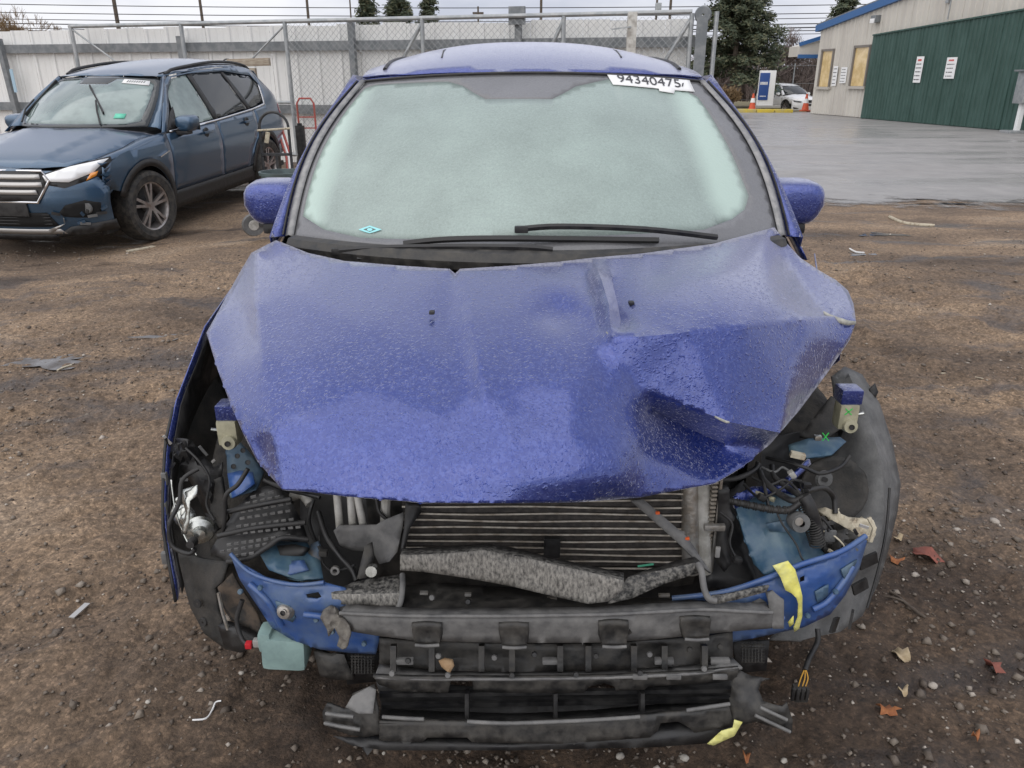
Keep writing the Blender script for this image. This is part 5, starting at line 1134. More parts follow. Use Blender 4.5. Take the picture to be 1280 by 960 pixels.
# ---- dark engine bay behind everything
MB().box((XC, 2.10, .62), (1.45, .04, .75)).build('firewall', 'black', wk)
MB().rbox((XC - .02, 1.72, .62), (.78, .42, .50), .05).build('engine_block', 'black_dirty', wk)
MB().box((XC + .03, 1.66, .235), (.80, .55, .02)).build('undertray', 'black', wk)
for x in (-.52, .58): MB().box((x, 1.86, .54), (.03, .44, .42)).build('inner_wing', 'liner_dark', wk)
MB().box((XC + .05, 1.56, .58), (.74, .04, .56)).build('fan_shroud', 'black', wk)
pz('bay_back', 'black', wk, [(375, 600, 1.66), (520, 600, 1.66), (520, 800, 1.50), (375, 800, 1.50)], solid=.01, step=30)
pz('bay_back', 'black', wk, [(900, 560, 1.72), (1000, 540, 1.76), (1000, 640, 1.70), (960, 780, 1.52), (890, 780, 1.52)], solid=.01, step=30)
# ---- condenser: fins, tubes, tanks
cl, cr_ = PX(505, 670, Y=1.46).x, PX(858, 670, Y=1.46).x
zt_, zb_ = .745, .475
cond = MB().box(((cl + cr_) / 2, 1.475, (zt_ + zb_) / 2), (cr_ - cl, .022, zt_ - zb_)).build('condenser', 'fin', wk)
k = 0; z = zb_
while z < zt_:
    pts = [(cl, 1.458 + .004 * math.sin(9 * u + k) * 0, z + .006 * math.sin(math.pi * u) + .001 * math.sin(13 * u + k)) for u in ()]
    P_ = [Vector((cl + (cr_ - cl) * u, 1.458 + .0016 * math.sin(11 * u + k), z + .0012 * math.sin(7 * u + 2 * k) - .004 * u)) for u in np.linspace(0, 1, 14)]
    MB().tube(P_, .0027, 5).build('condenser_tube', 'tube', cond); z += .0175; k += 1
for px_, r, m in ((862, .020, 'alu'), (878, .017, 'pipe')):
    MB().tube([PX(px_, 600, Y=1.47), PX(px_ + 2, 715, Y=1.44)], r, 12).build('side_tank', m, wk)
mb = MB(); c = PX(889, 660, Y=1.45)
for kk in range(24): mb.box((c.x - .004, 1.45, .72 - kk * .010), (.012, .02, .005))
mb.build('fin_edge', 'tube', wk, kind='stuff'); MB().box((c.x + .008, 1.455, .61), (.006, .03, .27)).build('edge_plate', 'alu', wk)
MB().rbox(PX(893, 659, Y=1.42), (.045, .012, .014), .003).build('pipe_clamp', 'alu', wk); MB().rbox(PX(690, 684, Y=1.43), (.036, .012, .05), .004).build('centre_bracket', 'black', wk)
for kk, pts in enumerate(([(898, 612, 1.44), (912, 612, 1.44), (912, 635, 1.44), (918, 650, 1.43), (905, 665, 1.43), (905, 690, 1.42), (915, 705, 1.41), (905, 715, 1.41), (893, 700, 1.43), (896, 660, 1.44)],)):
    pz('side_bracket', 'black', wk, pts, solid=.02, step=6)
MB().rbox(PX(897, 690, Y=1.405), (.010, .006, .026), .002).build('white_label', 'silver', wk)
pz('strut', 'grey_dirty', wk, [(788, 626, 1.405), (804, 624, 1.405), (860, 672, 1.375), (889, 716, 1.345), (878, 708, 1.345), (845, 676, 1.37)], solid=.006, step=8)
for px_, py_ in ((822, 641), (859, 673)): MB().rbox(PX(px_, py_, Y=1.375), (.009, .006, .006), .002).build('orange_clip', 'orange', wk)
# pale pipes and black shroud at the condenser's other end
for a, b in (((421, 618), (425, 662)), ((438, 618), (441, 660)), ((446, 618), (455, 662))): ptube('coolant_pipe', 'pipe', wk, [(*a, 1.47), ((a[0] + b[0]) / 2, 640, 1.455), (*b, 1.45)], .0085)
MB().tube([PX(483, 610, Y=1.48), PX(481, 660, Y=1.47)], .011, 10).build('side_tank', 'pipe', wk)
pz('torn_shroud', 'grey_dirty', wk, [(417, 664, 1.43), (424, 657, 1.43), (470, 656, 1.43), (480, 650, 1.43), (505, 640, 1.435), (503, 660, 1.42), (496, 690, 1.40), (486, 702, 1.39), (474, 705, 1.40), (466, 690, 1.42), (440, 688, 1.43), (425, 682, 1.43)], solid=.003, step=6, noise=.01)
pz('shroud_edge', 'black', wk, [(507, 628, 1.43), (525, 632, 1.43), (527, 640, 1.43), (512, 660, 1.41), (505, 690, 1.39), (500, 690, 1.39), (505, 660, 1.41)], solid=.012, step=6)
pz('shroud_leg', 'black_dirty', wk, [(456, 682, 1.40), (464, 678, 1.40), (468, 695, 1.39), (458, 722, 1.36), (446, 724, 1.36)], solid=.008, step=6)
MB().lathe([(0, 0), (.012, 0), (.012, .02), (0, .02)], PX(466, 711, Y=1.37), (0, -1, .3), 12).build('chrome_cap', 'horn', wk)
ptube('hose', 'black', wk, [(398, 640, 1.5), (408, 670, 1.44), (425, 695, 1.41), (440, 712, 1.39), (446, 726, 1.37)], .006)
ptube('hose', 'black', wk, [(399, 670, 1.46), (402, 700, 1.42), (415, 714, 1.40), (432, 711, 1.40), (444, 706, 1.39)], .003)
MB().lathe([(.005, -.004), (.010, -.004), (.010, .004), (.005, .004)], PX(419, 713, Y=1.39), (0, -1, .2), 14, True).build('cable_eye', 'alu', wk)
pz('stained_support', pmat('stained_brown_support', (.12, .09, .05), (.05, .08, .12), scale=20, rough=.6), wk, [(388, 680, 1.44), (398, 676, 1.44), (402, 712, 1.40), (392, 735, 1.37), (378, 718, 1.40)], solid=.004, step=8)
# ---- viewer's left headlamp cavity
pz('arch_liner', 'liner_dark', wk, [(260, 420, 1.95), (235, 465, 1.85), (214, 535, 1.72), (206, 600, 1.64), (206, 700, 1.56), (240, 730, 1.56), (300, 700, 1.62), (330, 640, 1.75), (318, 580, 1.85), (296, 520, 1.95), (275, 460, 2.0)], [(265, 560, 1.86), (255, 640, 1.72)], solid=.004, step=12, noise=.012)
def lamp_bracket(px_, py_, Y_, green):
    c = PX(px_, py_, Y=Y_); b = MB().rbox(c, (.046, .04, .062), .009).build('headlamp_bracket', 'cream', wk)
    MB().lathe([(.004, .012), (.016, .012), (.018, 0), (.018, -.01)], c + Vector((.004, -.018, -.020)), (0, -1, .15), 14).build('bolt_boss', 'cream', b)
    MB().lathe([(0, 0), (.0065, 0), (.0065, .003)], c + Vector((.004, -.0325, -.0185)), (0, -1, .15), 10).build('bolt_hole', 'black', b)
    MB().rbox(c + Vector((.003, .01, .048)), (.05, .05, .036), .006).build('blue_tab', 'paint', b)
    MB().tube([c + Vector((-.022 if not green else .022, 0, 0)), c + Vector((-.04 if not green else .04, -.006, .006))], .004).build('stud', 'horn', b)
    if green:
        for d in (-1, 1): MB().bar(c + Vector((-.004 - .008 * d, -.021, .008)), c + Vector((-.004 + .008 * d, -.021, .024)), .0016, .002).build('green_mark', 'green', b)
lamp_bracket(287, 538, 1.60, False); lamp_bracket(1057, 518, 1.66, True)
pz('wing_rail', 'steelblue', wk, [(283, 558, 1.66), (300, 552, 1.68), (318, 572, 1.64), (330, 590, 1.60), (320, 612, 1.53), (288, 622, 1.52), (284, 590, 1.60)], solid=.004, step=7, noise=.006)
for px_, py_ in ((297, 570), (304, 563), (292, 583), (310, 578)): MB().lathe([(0, 0), (.006, 0), (.006, .002)], PX(px_, py_, Y=1.60), (0, -1, .4), 10).build('rail_hole', 'black', wk)
pz('blue_gusset', 'inner_blue', wk, [(284, 592, 1.56), (300, 588, 1.56), (316, 590, 1.55), (318, 604, 1.52), (302, 616, 1.50), (290, 622, 1.50)], solid=.004, step=7)
pz('torn_lamp_housing', 'black', wk, [(207, 546, 1.585), (240, 550, 1.58), (246, 560, 1.58), (255, 570, 1.60), (268, 585, 1.60), (277, 578, 1.60), (278, 592, 1.58), (272, 625, 1.55), (282, 655, 1.52), (268, 668, 1.50), (255, 640, 1.54), (243, 612, 1.56), (222, 575, 1.58), (205, 572, 1.58)], [(250, 600, 1.53), (262, 620, 1.51)], solid=.004, step=6, noise=.02, nscale=.06)
for kk in range(9):
    p = PX(R.uniform(212, 268), R.uniform(552, 600), Y=1.565); MB().bar(p, p + Vector((R.uniform(-.02, .02), -.006, R.uniform(.005, .03))), .003, .006).build('plastic_shard', R.choice(['black', 'liner', 'silver']), wk)
pz('wet_bracket', 'liner_dark', wk, [(266, 600, 1.55), (276, 596, 1.55), (280, 625, 1.53), (284, 648, 1.51), (274, 660, 1.50), (262, 640, 1.53)], solid=.01, step=6)
# horn
hn = MB().lathe([(0, .022), (.012, .020), (.016, .006), (.030, .002), (.034, -.006), (.030, -.012), (0, -.012)], PX(250, 664, Y=1.49), (.35, -1, .1), 24).build('horn', 'horn', wk)
MB().lathe([(0, .018), (.014, .014), (.028, .0), (.030, -.006), (.0, -.01)], PX(229, 646, Y=1.51), (-.25, -1, .15), 24).build('horn_disc', 'horn', hn)
MB().lathe([(0, .02), (.009, .02), (.011, 0)], PX(242, 676, Y=1.455), (0, -1, .1), 12).build('horn_plug', 'black', hn)
pz('horn_bracket', 'horn', hn, [(229, 612, 1.50), (247, 606, 1.50), (246, 620, 1.49), (237, 626, 1.48), (236, 655, 1.465), (233, 668, 1.46), (226, 668, 1.46), (232, 640, 1.475), (227, 624, 1.49)], solid=.003, step=5)
pz('horn_arm', 'horn', hn, [(220, 622, 1.51), (226, 620, 1.51), (219, 642, 1.50), (212, 644, 1.50)], solid=.003, step=5)
ptube('wire', 'black', wk, [(248, 586, 1.52), (228, 600, 1.50), (224, 628, 1.48), (212, 655, 1.46), (215, 682, 1.45), (236, 692, 1.44), (244, 686, 1.44)], .005)
ptube('wire', 'black', wk, [(310, 586, 1.47), (297, 606, 1.46), (283, 618, 1.45), (281, 640, 1.45), (279, 668, 1.45)], .005)
# textured black air guide with two ribs
ag = pz('air_guide', 'black', wk, [(262, 690, 1.43), (280, 660, 1.45), (296, 634, 1.49), (318, 612, 1.53), (335, 607, 1.53), (350, 612, 1.52), (368, 632, 1.49), (380, 658, 1.46), (386, 676, 1.43), (352, 672, 1.42), (332, 684, 1.41), (310, 697, 1.405), (285, 702, 1.41)], [(325, 640, 1.48), (320, 665, 1.45)], solid=.006, step=7)
mb = MB(); rows = [((300, 640), (366, 628)), ((294, 649), (370, 637)), ((312, 622), (345, 614)), ((290, 659), (374, 648)), ((284, 668), (378, 658)), ((278, 682), (370, 668)), ((274, 690), (345, 678)), ((286, 696), (325, 690)), ((306, 630), (352, 620))]
for ri, (a, b) in enumerate(rows):
    n = int(math.dist(a, b) / 9)
    for i in range(n):
        f0, f1 = (i + .12 + .5 * (ri % 2)) / n, (i + .75 + .5 * (ri % 2)) / n
        if f1 > 1: continue
        q0 = (a[0] + (b[0] - a[0]) * f0, a[1] + (b[1] - a[1]) * f0); q1 = (a[0] + (b[0] - a[0]) * f1, a[1] + (b[1] - a[1]) * f1)
        Yf = lambda q: 1.383 + (700 - q[1]) * .00135
        mb.bar(PX(*q0, Y=Yf(q0)), PX(*q1, Y=Yf(q1)), .004, .005)
mb.build('cell_pattern', 'grey_dirty', ag, smooth=None, kind='stuff')
for L in ([(283, 640, 1.46), (320, 632, 1.465), (364, 624, 1.47)], [(272, 670, 1.425), (320, 660, 1.435), (382, 653, 1.445)], [(284, 702, 1.40), (312, 697, 1.395), (334, 684, 1.40), (354, 672, 1.41), (385, 674, 1.42)]): ptube('rib', 'black', ag, L, .006)
# lower liner and lamp carrier
pz('lower_liner', 'liner_dark', wk, [(222, 690, 1.53), (250, 698, 1.50), (285, 702, 1.46), (276, 728, 1.44), (268, 735, 1.45), (272, 765, 1.44), (282, 790, 1.43), (305, 806, 1.41), (300, 816, 1.41), (282, 812, 1.43), (255, 792, 1.46), (238, 760, 1.49), (228, 725, 1.52)], solid=.008, step=8, noise=.006)
for py_ in (755, 778): MB().lathe([(.003, 0), (.010, 0), (.011, -.003)], PX(246 + (py_ - 755) * .3, py_, Y=1.455), (-.3, -1, .2), 12).build('liner_clip', 'black', wk)
pz('dusty_carrier', pmat('rust_dusty_plastic', (.10, .075, .055), (.03, .028, .026), scale=25, rough=.85), wk, [(272, 735, 1.44), (290, 716, 1.45), (300, 735, 1.44), (320, 768, 1.42), (330, 792, 1.41), (326, 800, 1.41), (300, 785, 1.43), (282, 760, 1.44)], [(300, 760, 1.47)], solid=.006, step=8)
MB().tube([PX(273, 741, Y=1.425), PX(278, 765, Y=1.415), PX(285, 787, Y=1.41)], .004, 5).build('bright_edge', 'alu', wk)
pz('carrier_foot', 'black', wk, [(272, 782, 1.42), (292, 788, 1.40), (318, 800, 1.39), (330, 806, 1.39), (300, 816, 1.40), (280, 808, 1.42)], solid=.02, step=8)
ptube('wire', 'black', wk, [(303, 750, 1.40), (296, 775, 1.39), (302, 798, 1.375), (310, 806, 1.365)], .0055)
MB().rbox(PX(311, 806, Y=1.36), (.014, .014, .014), .003).build('red_plug', 'red', wk); MB().rbox(PX(322, 803, Y=1.36), (.018, .014, .018), .003).build('grey_plug', 'silver', wk)
bt = MB().rbox(PX(359, 806, Y=1.385), (.098, .075, .085), .016, Matrix.Rotation(.06, 3, 'Y')).build('washer_bottle', 'bottle', wk)
MB().rbox(PX(334, 796, Y=1.375), (.03, .05, .05), .012).build('bottle_shoulder', 'bottle', bt)
# ---- blue cross member, both ends
bl = pz('cross_member', 'inner_blue', wk, [(288, 694, 1.375), (300, 706, 1.365), (330, 722, 1.345), (368, 730, 1.33), (405, 728, 1.33), (432, 735, 1.325), (436, 748, 1.32), (470, 770, 1.315), (474, 800, 1.315), (470, 818, 1.325), (436, 816, 1.33), (400, 812, 1.335), (365, 800, 1.345), (340, 785, 1.355), (318, 752, 1.365), (300, 725, 1.375)],
        [(330, 745, 1.335), (360, 760, 1.315), (410, 760, 1.31), (370, 785, 1.33)], [[(300, 722, 1.372), (332, 736, 1.338), (370, 745, 1.322), (425, 752, 1.312)], [(325, 758, 1.352), (345, 780, 1.345), (372, 790, 1.337), (430, 802, 1.325)]], solid=.005, step=6, holes=[[(382, 743), (398, 740), (402, 746), (396, 749), (384, 748)]])
MB().lathe([(.006, .006), (.014, .004), (.018, -.004), (.02, -.008)], PX(355, 765, Y=1.318), (-.15, -1, .25), 16).build('tow_socket', 'alu', bl); MB().lathe([(0, 0), (.0065, 0)], PX(355, 765, Y=1.313), (-.15, -1, .25), 12).build('socket_hole', 'black', bl)
pz('socket_plate', 'steelblue', bl, [(344, 752, 1.325), (362, 757, 1.32), (369, 772, 1.322), (366, 778, 1.324), (350, 772, 1.328)], solid=.003, step=6)
ptube('flange', 'inner_blue', bl, [(288, 692, 1.372), (310, 714, 1.355), (340, 726, 1.338), (372, 731, 1.327), (405, 728, 1.325)], .0045)
pz('upper_deck', 'teal', wk, [(322, 688, 1.43), (345, 676, 1.45), (384, 678, 1.45), (400, 700, 1.42), (404, 722, 1.36), (370, 724, 1.355), (336, 712, 1.375)], [(362, 700, 1.41)], solid=.005, step=7, noise=.008, nscale=.05)
pz('blue_tray', 'inner_blue', wk, [(338, 712, 1.385), (346, 702, 1.40), (380, 700, 1.40), (386, 712, 1.38), (362, 718, 1.37)], solid=.006, step=7)
pz('tray_box', 'black', wk, [(346, 682, 1.43), (368, 680, 1.43), (384, 684, 1.42), (378, 694, 1.41), (350, 694, 1.41)], solid=.02, step=7)
br = pz('cross_member', 'inner_blue', wk, [(836, 752, 1.335), (880, 746, 1.33), (930, 738, 1.325), (970, 722, 1.335), (1010, 708, 1.35), (1050, 694, 1.37), (1078, 672, 1.40), (1084, 676, 1.40), (1074, 712, 1.39), (1056, 745, 1.375), (1038, 768, 1.365), (1005, 784, 1.35), (960, 794, 1.34), (900, 806, 1.335), (862, 812, 1.335), (850, 790, 1.325)],
        [(1000, 750, 1.325), (960, 765, 1.318), (900, 775, 1.315), (1040, 720, 1.36)], [[(1078, 702, 1.392), (1050, 740, 1.362), (1030, 762, 1.352), (1000, 768, 1.338), (940, 780, 1.328)], [(940, 752, 1.315), (990, 738, 1.327), (1040, 715, 1.352), (1070, 695, 1.385)]], solid=.005, step=6, holes=[[(1000, 722), (1006, 719), (1006, 726), (1000, 728)]])
ptube('flange', 'inner_blue', br, [(840, 748, 1.33), (900, 741, 1.322), (950, 726, 1.325), (1000, 706, 1.345), (1050, 690, 1.367), (1082, 670, 1.398)], .006)
pz('recess_plate', 'steelblue', br, [(1019, 740, 1.338), (1036, 731, 1.345), (1035, 744, 1.345), (1022, 754, 1.338)], solid=.003, step=5); pz('recess_plate', 'steelblue', br, [(1052, 712, 1.36), (1072, 700, 1.38), (1066, 712, 1.375), (1056, 724, 1.36)], solid=.003, step=5)
for pts in ([(560, 800, 1.34), (580, 802, 1.34), (578, 814, 1.34), (556, 812, 1.34)], [(812, 796, 1.34), (842, 792, 1.34), (842, 806, 1.34), (818, 812, 1.34)]): pz('blue_tube', 'inner_blue', wk, pts, solid=.03, step=8)
for px_, py_ in ((588, 806), (804, 800)): MB().lathe([(0, .006), (.010, .006), (.012, 0), (.0, -.004)], PX(px_, py_, Y=1.325), (0, -1, .2), 14).build('grommet', 'pipe', wk)
# ---- viewer's right cavity: blue box panel, loom, liner
bxp = pz('wing_box', 'teal', wk, [(918, 628, 1.47), (940, 612, 1.52), (985, 610, 1.53), (1004, 620, 1.52), (1010, 640, 1.50), (1020, 668, 1.47), (1034, 690, 1.44), (1030, 702, 1.40), (1000, 708, 1.38), (980, 712, 1.37), (955, 718, 1.37), (942, 705, 1.40), (930, 670, 1.44)], [(965, 660, 1.43), (990, 670, 1.42), (985, 690, 1.395), (940, 650, 1.46)], [[(945, 640, 1.475), (960, 680, 1.42), (968, 710, 1.375)]], solid=.005, step=6, noise=.006, nscale=.04)
pz('blue_lip', 'paint', bxp, [(915, 622, 1.46), (940, 608, 1.50), (985, 606, 1.51), (1002, 612, 1.50), (1004, 622, 1.49), (980, 616, 1.50), (945, 620, 1.48), (920, 636, 1.455)], solid=.008, step=6)
MB().lathe([(.007, .016), (.020, .014), (.022, 0), (.018, -.02), (.0, -.02)], PX(998, 652, Y=1.41), (.1, -1, .25), 20).build('rubber_mount', 'liner', bxp); MB().lathe([(0, 0), (.009, 0)], PX(999, 652, Y=1.393), (.1, -1, .25), 14).build('mount_core', 'alu', bxp)
pz('mount_plate', 'steelblue', bxp, [(958, 655, 1.43), (985, 650, 1.43), (990, 665, 1.42), (962, 664, 1.43)], solid=.004, step=6)
MB().tube([PX(945, 616, Y=1.49), PX(968, 625, Y=1.46)], .006, 6).build('bright_tab', 'cream', bxp)
R = random.Random(77)
for pts, r in (([(905, 624, 1.45), (930, 630, 1.44), (960, 636, 1.43), (985, 638, 1.42), (1000, 628, 1.42)], .0075), ([(950, 590, 1.53), (956, 602, 1.50), (975, 618, 1.46), (992, 626, 1.43), (1004, 622, 1.43)], .007), ([(965, 582, 1.55), (968, 596, 1.52), (985, 610, 1.48), (1000, 620, 1.44)], .006),
               ([(1008, 614, 1.46), (1030, 610, 1.50), (1042, 622, 1.52), (1044, 642, 1.50)], .006), ([(1004, 620, 1.43), (1012, 635, 1.42), (1020, 660, 1.42), (1022, 680, 1.41)], .015), ([(970, 638, 1.425), (978, 655, 1.41), (995, 680, 1.39), (1004, 700, 1.37), (1018, 704, 1.365)], .0022),
               ([(890, 600, 1.5), (920, 598, 1.50), (942, 588, 1.53), (948, 580, 1.55)], .006), ([(958, 572, 1.60), (985, 578, 1.56), (1005, 584, 1.54), (1025, 592, 1.54), (1050, 584, 1.57), (1062, 570, 1.60)], .0045), ([(946, 578, 1.56), (955, 606, 1.49), (962, 640, 1.44)], .004), ([(1000, 600, 1.5), (1010, 640, 1.45), (1030, 662, 1.44), (1046, 668, 1.44)], .0035)):
    ptube('wire_loom', 'black', wk, pts, r, 8, 7)
mb = MB()
for q in np.linspace(0, 1, 22):
    p = curve_pts([PX(905, 624, Y=1.45), PX(930, 630, Y=1.44), PX(960, 636, Y=1.43), PX(985, 638, Y=1.42)], 10)[int(q * 30)]; mb.lathe([(.0082, -.0012), (.0095, 0), (.0082, .0012)], p, (1, 0, -.1), 10)
for q in np.linspace(0, 1, 20):
    p = PX(1004 + 18 * q, 622 + 58 * q, Y=1.432 - .022 * q); mb.lathe([(.0155, -.0014), (.0178, 0), (.0155, .0014)], p, (.3, -.1, -.95), 12)
mb.build('loom_rings', 'liner_dark', wk, kind='stuff')
MB().bar(PX(988, 567, Y=1.545), PX(1006, 571, Y=1.54), .014, .012).build('cable_tag', 'foam', wk)
pz('blue_stay', 'paint', wk, [(980, 598, 1.56), (1000, 584, 1.58), (1012, 574, 1.60), (1014, 580, 1.60), (1002, 592, 1.57), (984, 608, 1.54)], solid=.006, step=6)
pz('wing_rail', 'teal', wk, [(985, 556, 1.66), (1010, 548, 1.68), (1050, 546, 1.70), (1058, 552, 1.69), (1040, 568, 1.64), (1010, 572, 1.62), (988, 568, 1.63)], solid=.006, step=6)
pz('upper_rail', 'liner_dark', wk, [(1000, 545, 1.72), (1022, 515, 1.78), (1040, 495, 1.80), (1048, 500, 1.80), (1052, 535, 1.74), (1030, 550, 1.70)], solid=.006, step=6)
MB().rbox(PX(1022, 547, Y=1.62), (.016, .012, .012), .003).build('clip_white', 'horn', wk)
for d in (-1, 1): MB().bar(PX(1032 - 4 * d, 541, Y=1.635), PX(1032 + 4 * d, 551, Y=1.63), .0018, .002).build('green_mark', 'green', wk)
ln = pz('arch_liner', 'liner', wk, [(1040, 470, 1.90), (1056, 458, 1.95), (1078, 468, 1.93), (1100, 505, 1.86), (1116, 555, 1.85), (1126, 605, 1.80), (1122, 640, 1.76), (1110, 690, 1.68), (1098, 730, 1.62), (1078, 770, 1.55), (1050, 790, 1.49), (1000, 800, 1.44), (960, 800, 1.46), (1000, 760, 1.50), (1040, 720, 1.50), (1062, 690, 1.54), (1040, 672, 1.60), (1005, 650, 1.66), (998, 610, 1.72), (1010, 590, 1.75), (1040, 570, 1.78), (1048, 545, 1.82), (1042, 510, 1.86)],
        [(1072, 520, 1.78), (1085, 580, 1.68), (1095, 640, 1.58), (1088, 700, 1.52)], [[(1062, 470, 1.88), (1085, 520, 1.78), (1102, 580, 1.66), (1106, 640, 1.58), (1095, 700, 1.53)]], solid=.006, step=8, noise=.004, nscale=.03)
dc = pz('liner_dish', 'liner_dark', ln, [(1043 + 43 * math.cos(a), 612 + 42 * math.sin(a), 1.61 - .0009 * 42 * math.sin(a) - .0003 * 43 * math.cos(a)) for a in np.linspace(0, 6.283, 20, endpoint=False)][::-1], [(1043, 612, 1.635)], solid=.004, step=7)
MB().lathe([(.006, .008), (.018, .006), (.022, 0)], PX(1030, 599, Y=1.61), (.1, -1, .25), 18).build('dish_boss', 'liner', dc); MB().lathe([(0, 0), (.006, 0)], PX(1030, 599, Y=1.60), (.1, -1, .25), 12).build('dish_hole', 'black', dc)
pz('liner_tab', 'black', ln, [(1088, 486, 1.88), (1094, 479, 1.89), (1098, 490, 1.88), (1094, 498, 1.87), (1086, 492, 1.88)], solid=.004, step=4)
ptube('liner_seam', 'black', ln, [(1112, 610, 1.60), (1108, 660, 1.545), (1098, 710, 1.505), (1084, 760, 1.455)], .003)
for a, b in (((1074, 706), (1096, 696)), ((1066, 738), (1084, 728)), ((1062, 784), (1066, 764)), ((1040, 790), (1046, 772))): MB().bar(PX(*a, Y=1.44), PX(*b, Y=1.45), .006, .03).build('liner_rib', 'black', ln)
ft_ = pz('torn_duct', 'foam', wk, [(1020, 636, 1.52), (1032, 634, 1.52), (1060, 646, 1.50), (1080, 648, 1.48), (1092, 650, 1.47), (1095, 668, 1.45), (1090, 678, 1.44), (1080, 672, 1.45), (1064, 664, 1.47), (1040, 650, 1.50)], [(1060, 656, 1.46)], solid=.02, step=5, noise=.008, nscale=.1)
MB().tube([PX(1086, 647, Y=1.445), PX(1093, 660, Y=1.435), PX(1088, 677, Y=1.43)], .005, 6).build('duct_rim', 'foam', ft_)
pz('lamp_remains', 'black_dirty', wk, [(1026, 655, 1.46), (1040, 650, 1.47), (1068, 666, 1.45), (1080, 678, 1.42), (1060, 694, 1.40), (1038, 700, 1.40), (1028, 680, 1.43)], solid=.01, step=6, noise=.025, nscale=.08)
MB().rbox(PX(1037, 670, Y=1.42), (.026, .006, .028), .003).build('module', 'liner', wk)
for kk in range(7): p = PX(R.uniform(1030, 1082), R.uniform(655, 695), Y=1.415); MB().bar(p, p + Vector((R.uniform(-.02, .02), -.004, R.uniform(-.01, .02))), .004, .006).build('plastic_shard', R.choice(['black', 'silver', 'foam', 'liner']), wk)
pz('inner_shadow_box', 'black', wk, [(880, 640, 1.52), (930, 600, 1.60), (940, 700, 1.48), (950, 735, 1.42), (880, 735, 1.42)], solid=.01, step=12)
# yellow tape
tp = pz('yellow_tape', 'tape', wk, [(966, 707, 1.315), (985, 701, 1.325), (994, 712, 1.322), (1000, 732, 1.315), (1003, 745, 1.312), (1003, 770, 1.318), (999, 786, 1.322), (993, 790, 1.322), (992, 784, 1.322), (997, 772, 1.316), (998, 755, 1.312), (996, 748, 1.31), (990, 742, 1.31), (982, 738, 1.308), (976, 722, 1.310)], solid=.0015, step=5, noise=.003, nscale=.15)
pz('tape_scrap', 'tape', tp, [(985, 778, 1.316), (992, 770, 1.314), (992, 780, 1.316), (987, 784, 1.318)], solid=.0015, step=5)
# ---- grey deflector strips torn across the front
dl = [(500, 694, 1.345), (508, 688, 1.37), (560, 686, 1.36), (606, 682, 1.345), (640, 688, 1.34), (700, 700, 1.325), (780, 718, 1.31)]
d1 = pz('bent_deflector', 'mud_spatter', wk, [(500, 695, 1.32), (560, 692, 1.31), (606, 688, 1.30), (660, 698, 1.29), (720, 712, 1.275), (780, 726, 1.265), (778, 738, 1.262), (760, 752, 1.262), (735, 755, 1.265), (690, 745, 1.275), (640, 733, 1.285), (580, 722, 1.30), (530, 715, 1.315), (500, 713, 1.325)], [(640, 712, 1.272), (560, 704, 1.295), (710, 730, 1.262)], solid=.006, step=7)
pz('deflector_top', 'mud_spatter_dark', d1, [(500, 694, 1.322), (504, 685, 1.37), (560, 683, 1.36), (606, 679, 1.35), (640, 684, 1.34), (700, 699, 1.325), (780, 716, 1.31), (780, 725, 1.267), (720, 711, 1.277), (660, 697, 1.292), (606, 687, 1.302), (560, 691, 1.312)], solid=.005, step=7)
d2 = pz('torn_deflector_end', 'mud_spatter_dark', wk, [(781, 727, 1.285), (785, 722, 1.29), (830, 712, 1.30), (868, 704, 1.31), (876, 706, 1.31), (874, 716, 1.305), (830, 730, 1.29), (790, 748, 1.275), (760, 755, 1.268), (765, 744, 1.27)], solid=.006, step=6)
pz('deflector_top', 'black_dirty', d2, [(782, 721, 1.295), (840, 702, 1.335), (868, 696, 1.35), (876, 702, 1.335), (868, 705, 1.312), (830, 712, 1.302)], solid=.005, step=6)
for a in ((797, 708), (802, 717)): MB().bar(PX(a[0], a[1], Y=1.335), PX(a[0] + 20, a[1] - 3, Y=1.335), .003, .003).build('green_strip', pmat('green_strip', (.08, .35, .22), rough=.5), d2)
ptube('bent_strap', 'grey_dirty', wk, [(872, 704, 1.31), (877, 715, 1.295), (880, 735, 1.275), (886, 748, 1.262), (896, 751, 1.258)], .007)
pz('torn_strip', 'mud_spatter_dark', wk, [(884, 750, 1.26), (892, 745, 1.262), (916, 742, 1.27), (950, 734, 1.285), (962, 732, 1.29), (958, 740, 1.285), (920, 750, 1.268), (896, 755, 1.258)], solid=.006, step=6)
d3 = pz('deflector_piece', 'mud_spatter', wk, [(414, 742, 1.315), (420, 743, 1.315), (470, 743, 1.305), (500, 742, 1.30), (502, 750, 1.30), (498, 763, 1.30), (480, 766, 1.30), (474, 764, 1.305), (473, 757, 1.305), (416, 755, 1.315)], solid=.006, step=6)
pz('piece_top', 'mud_spatter_dark', d3, [(414, 741, 1.317), (440, 728, 1.35), (470, 722, 1.36), (498, 718, 1.36), (503, 720, 1.355), (500, 741, 1.302), (470, 742, 1.307)], solid=.005, step=6)
ptube('piece_edge', 'grey_dirty', d3, [(503, 718, 1.34), (503, 735, 1.31), (500, 755, 1.295), (494, 764, 1.29)], .006)
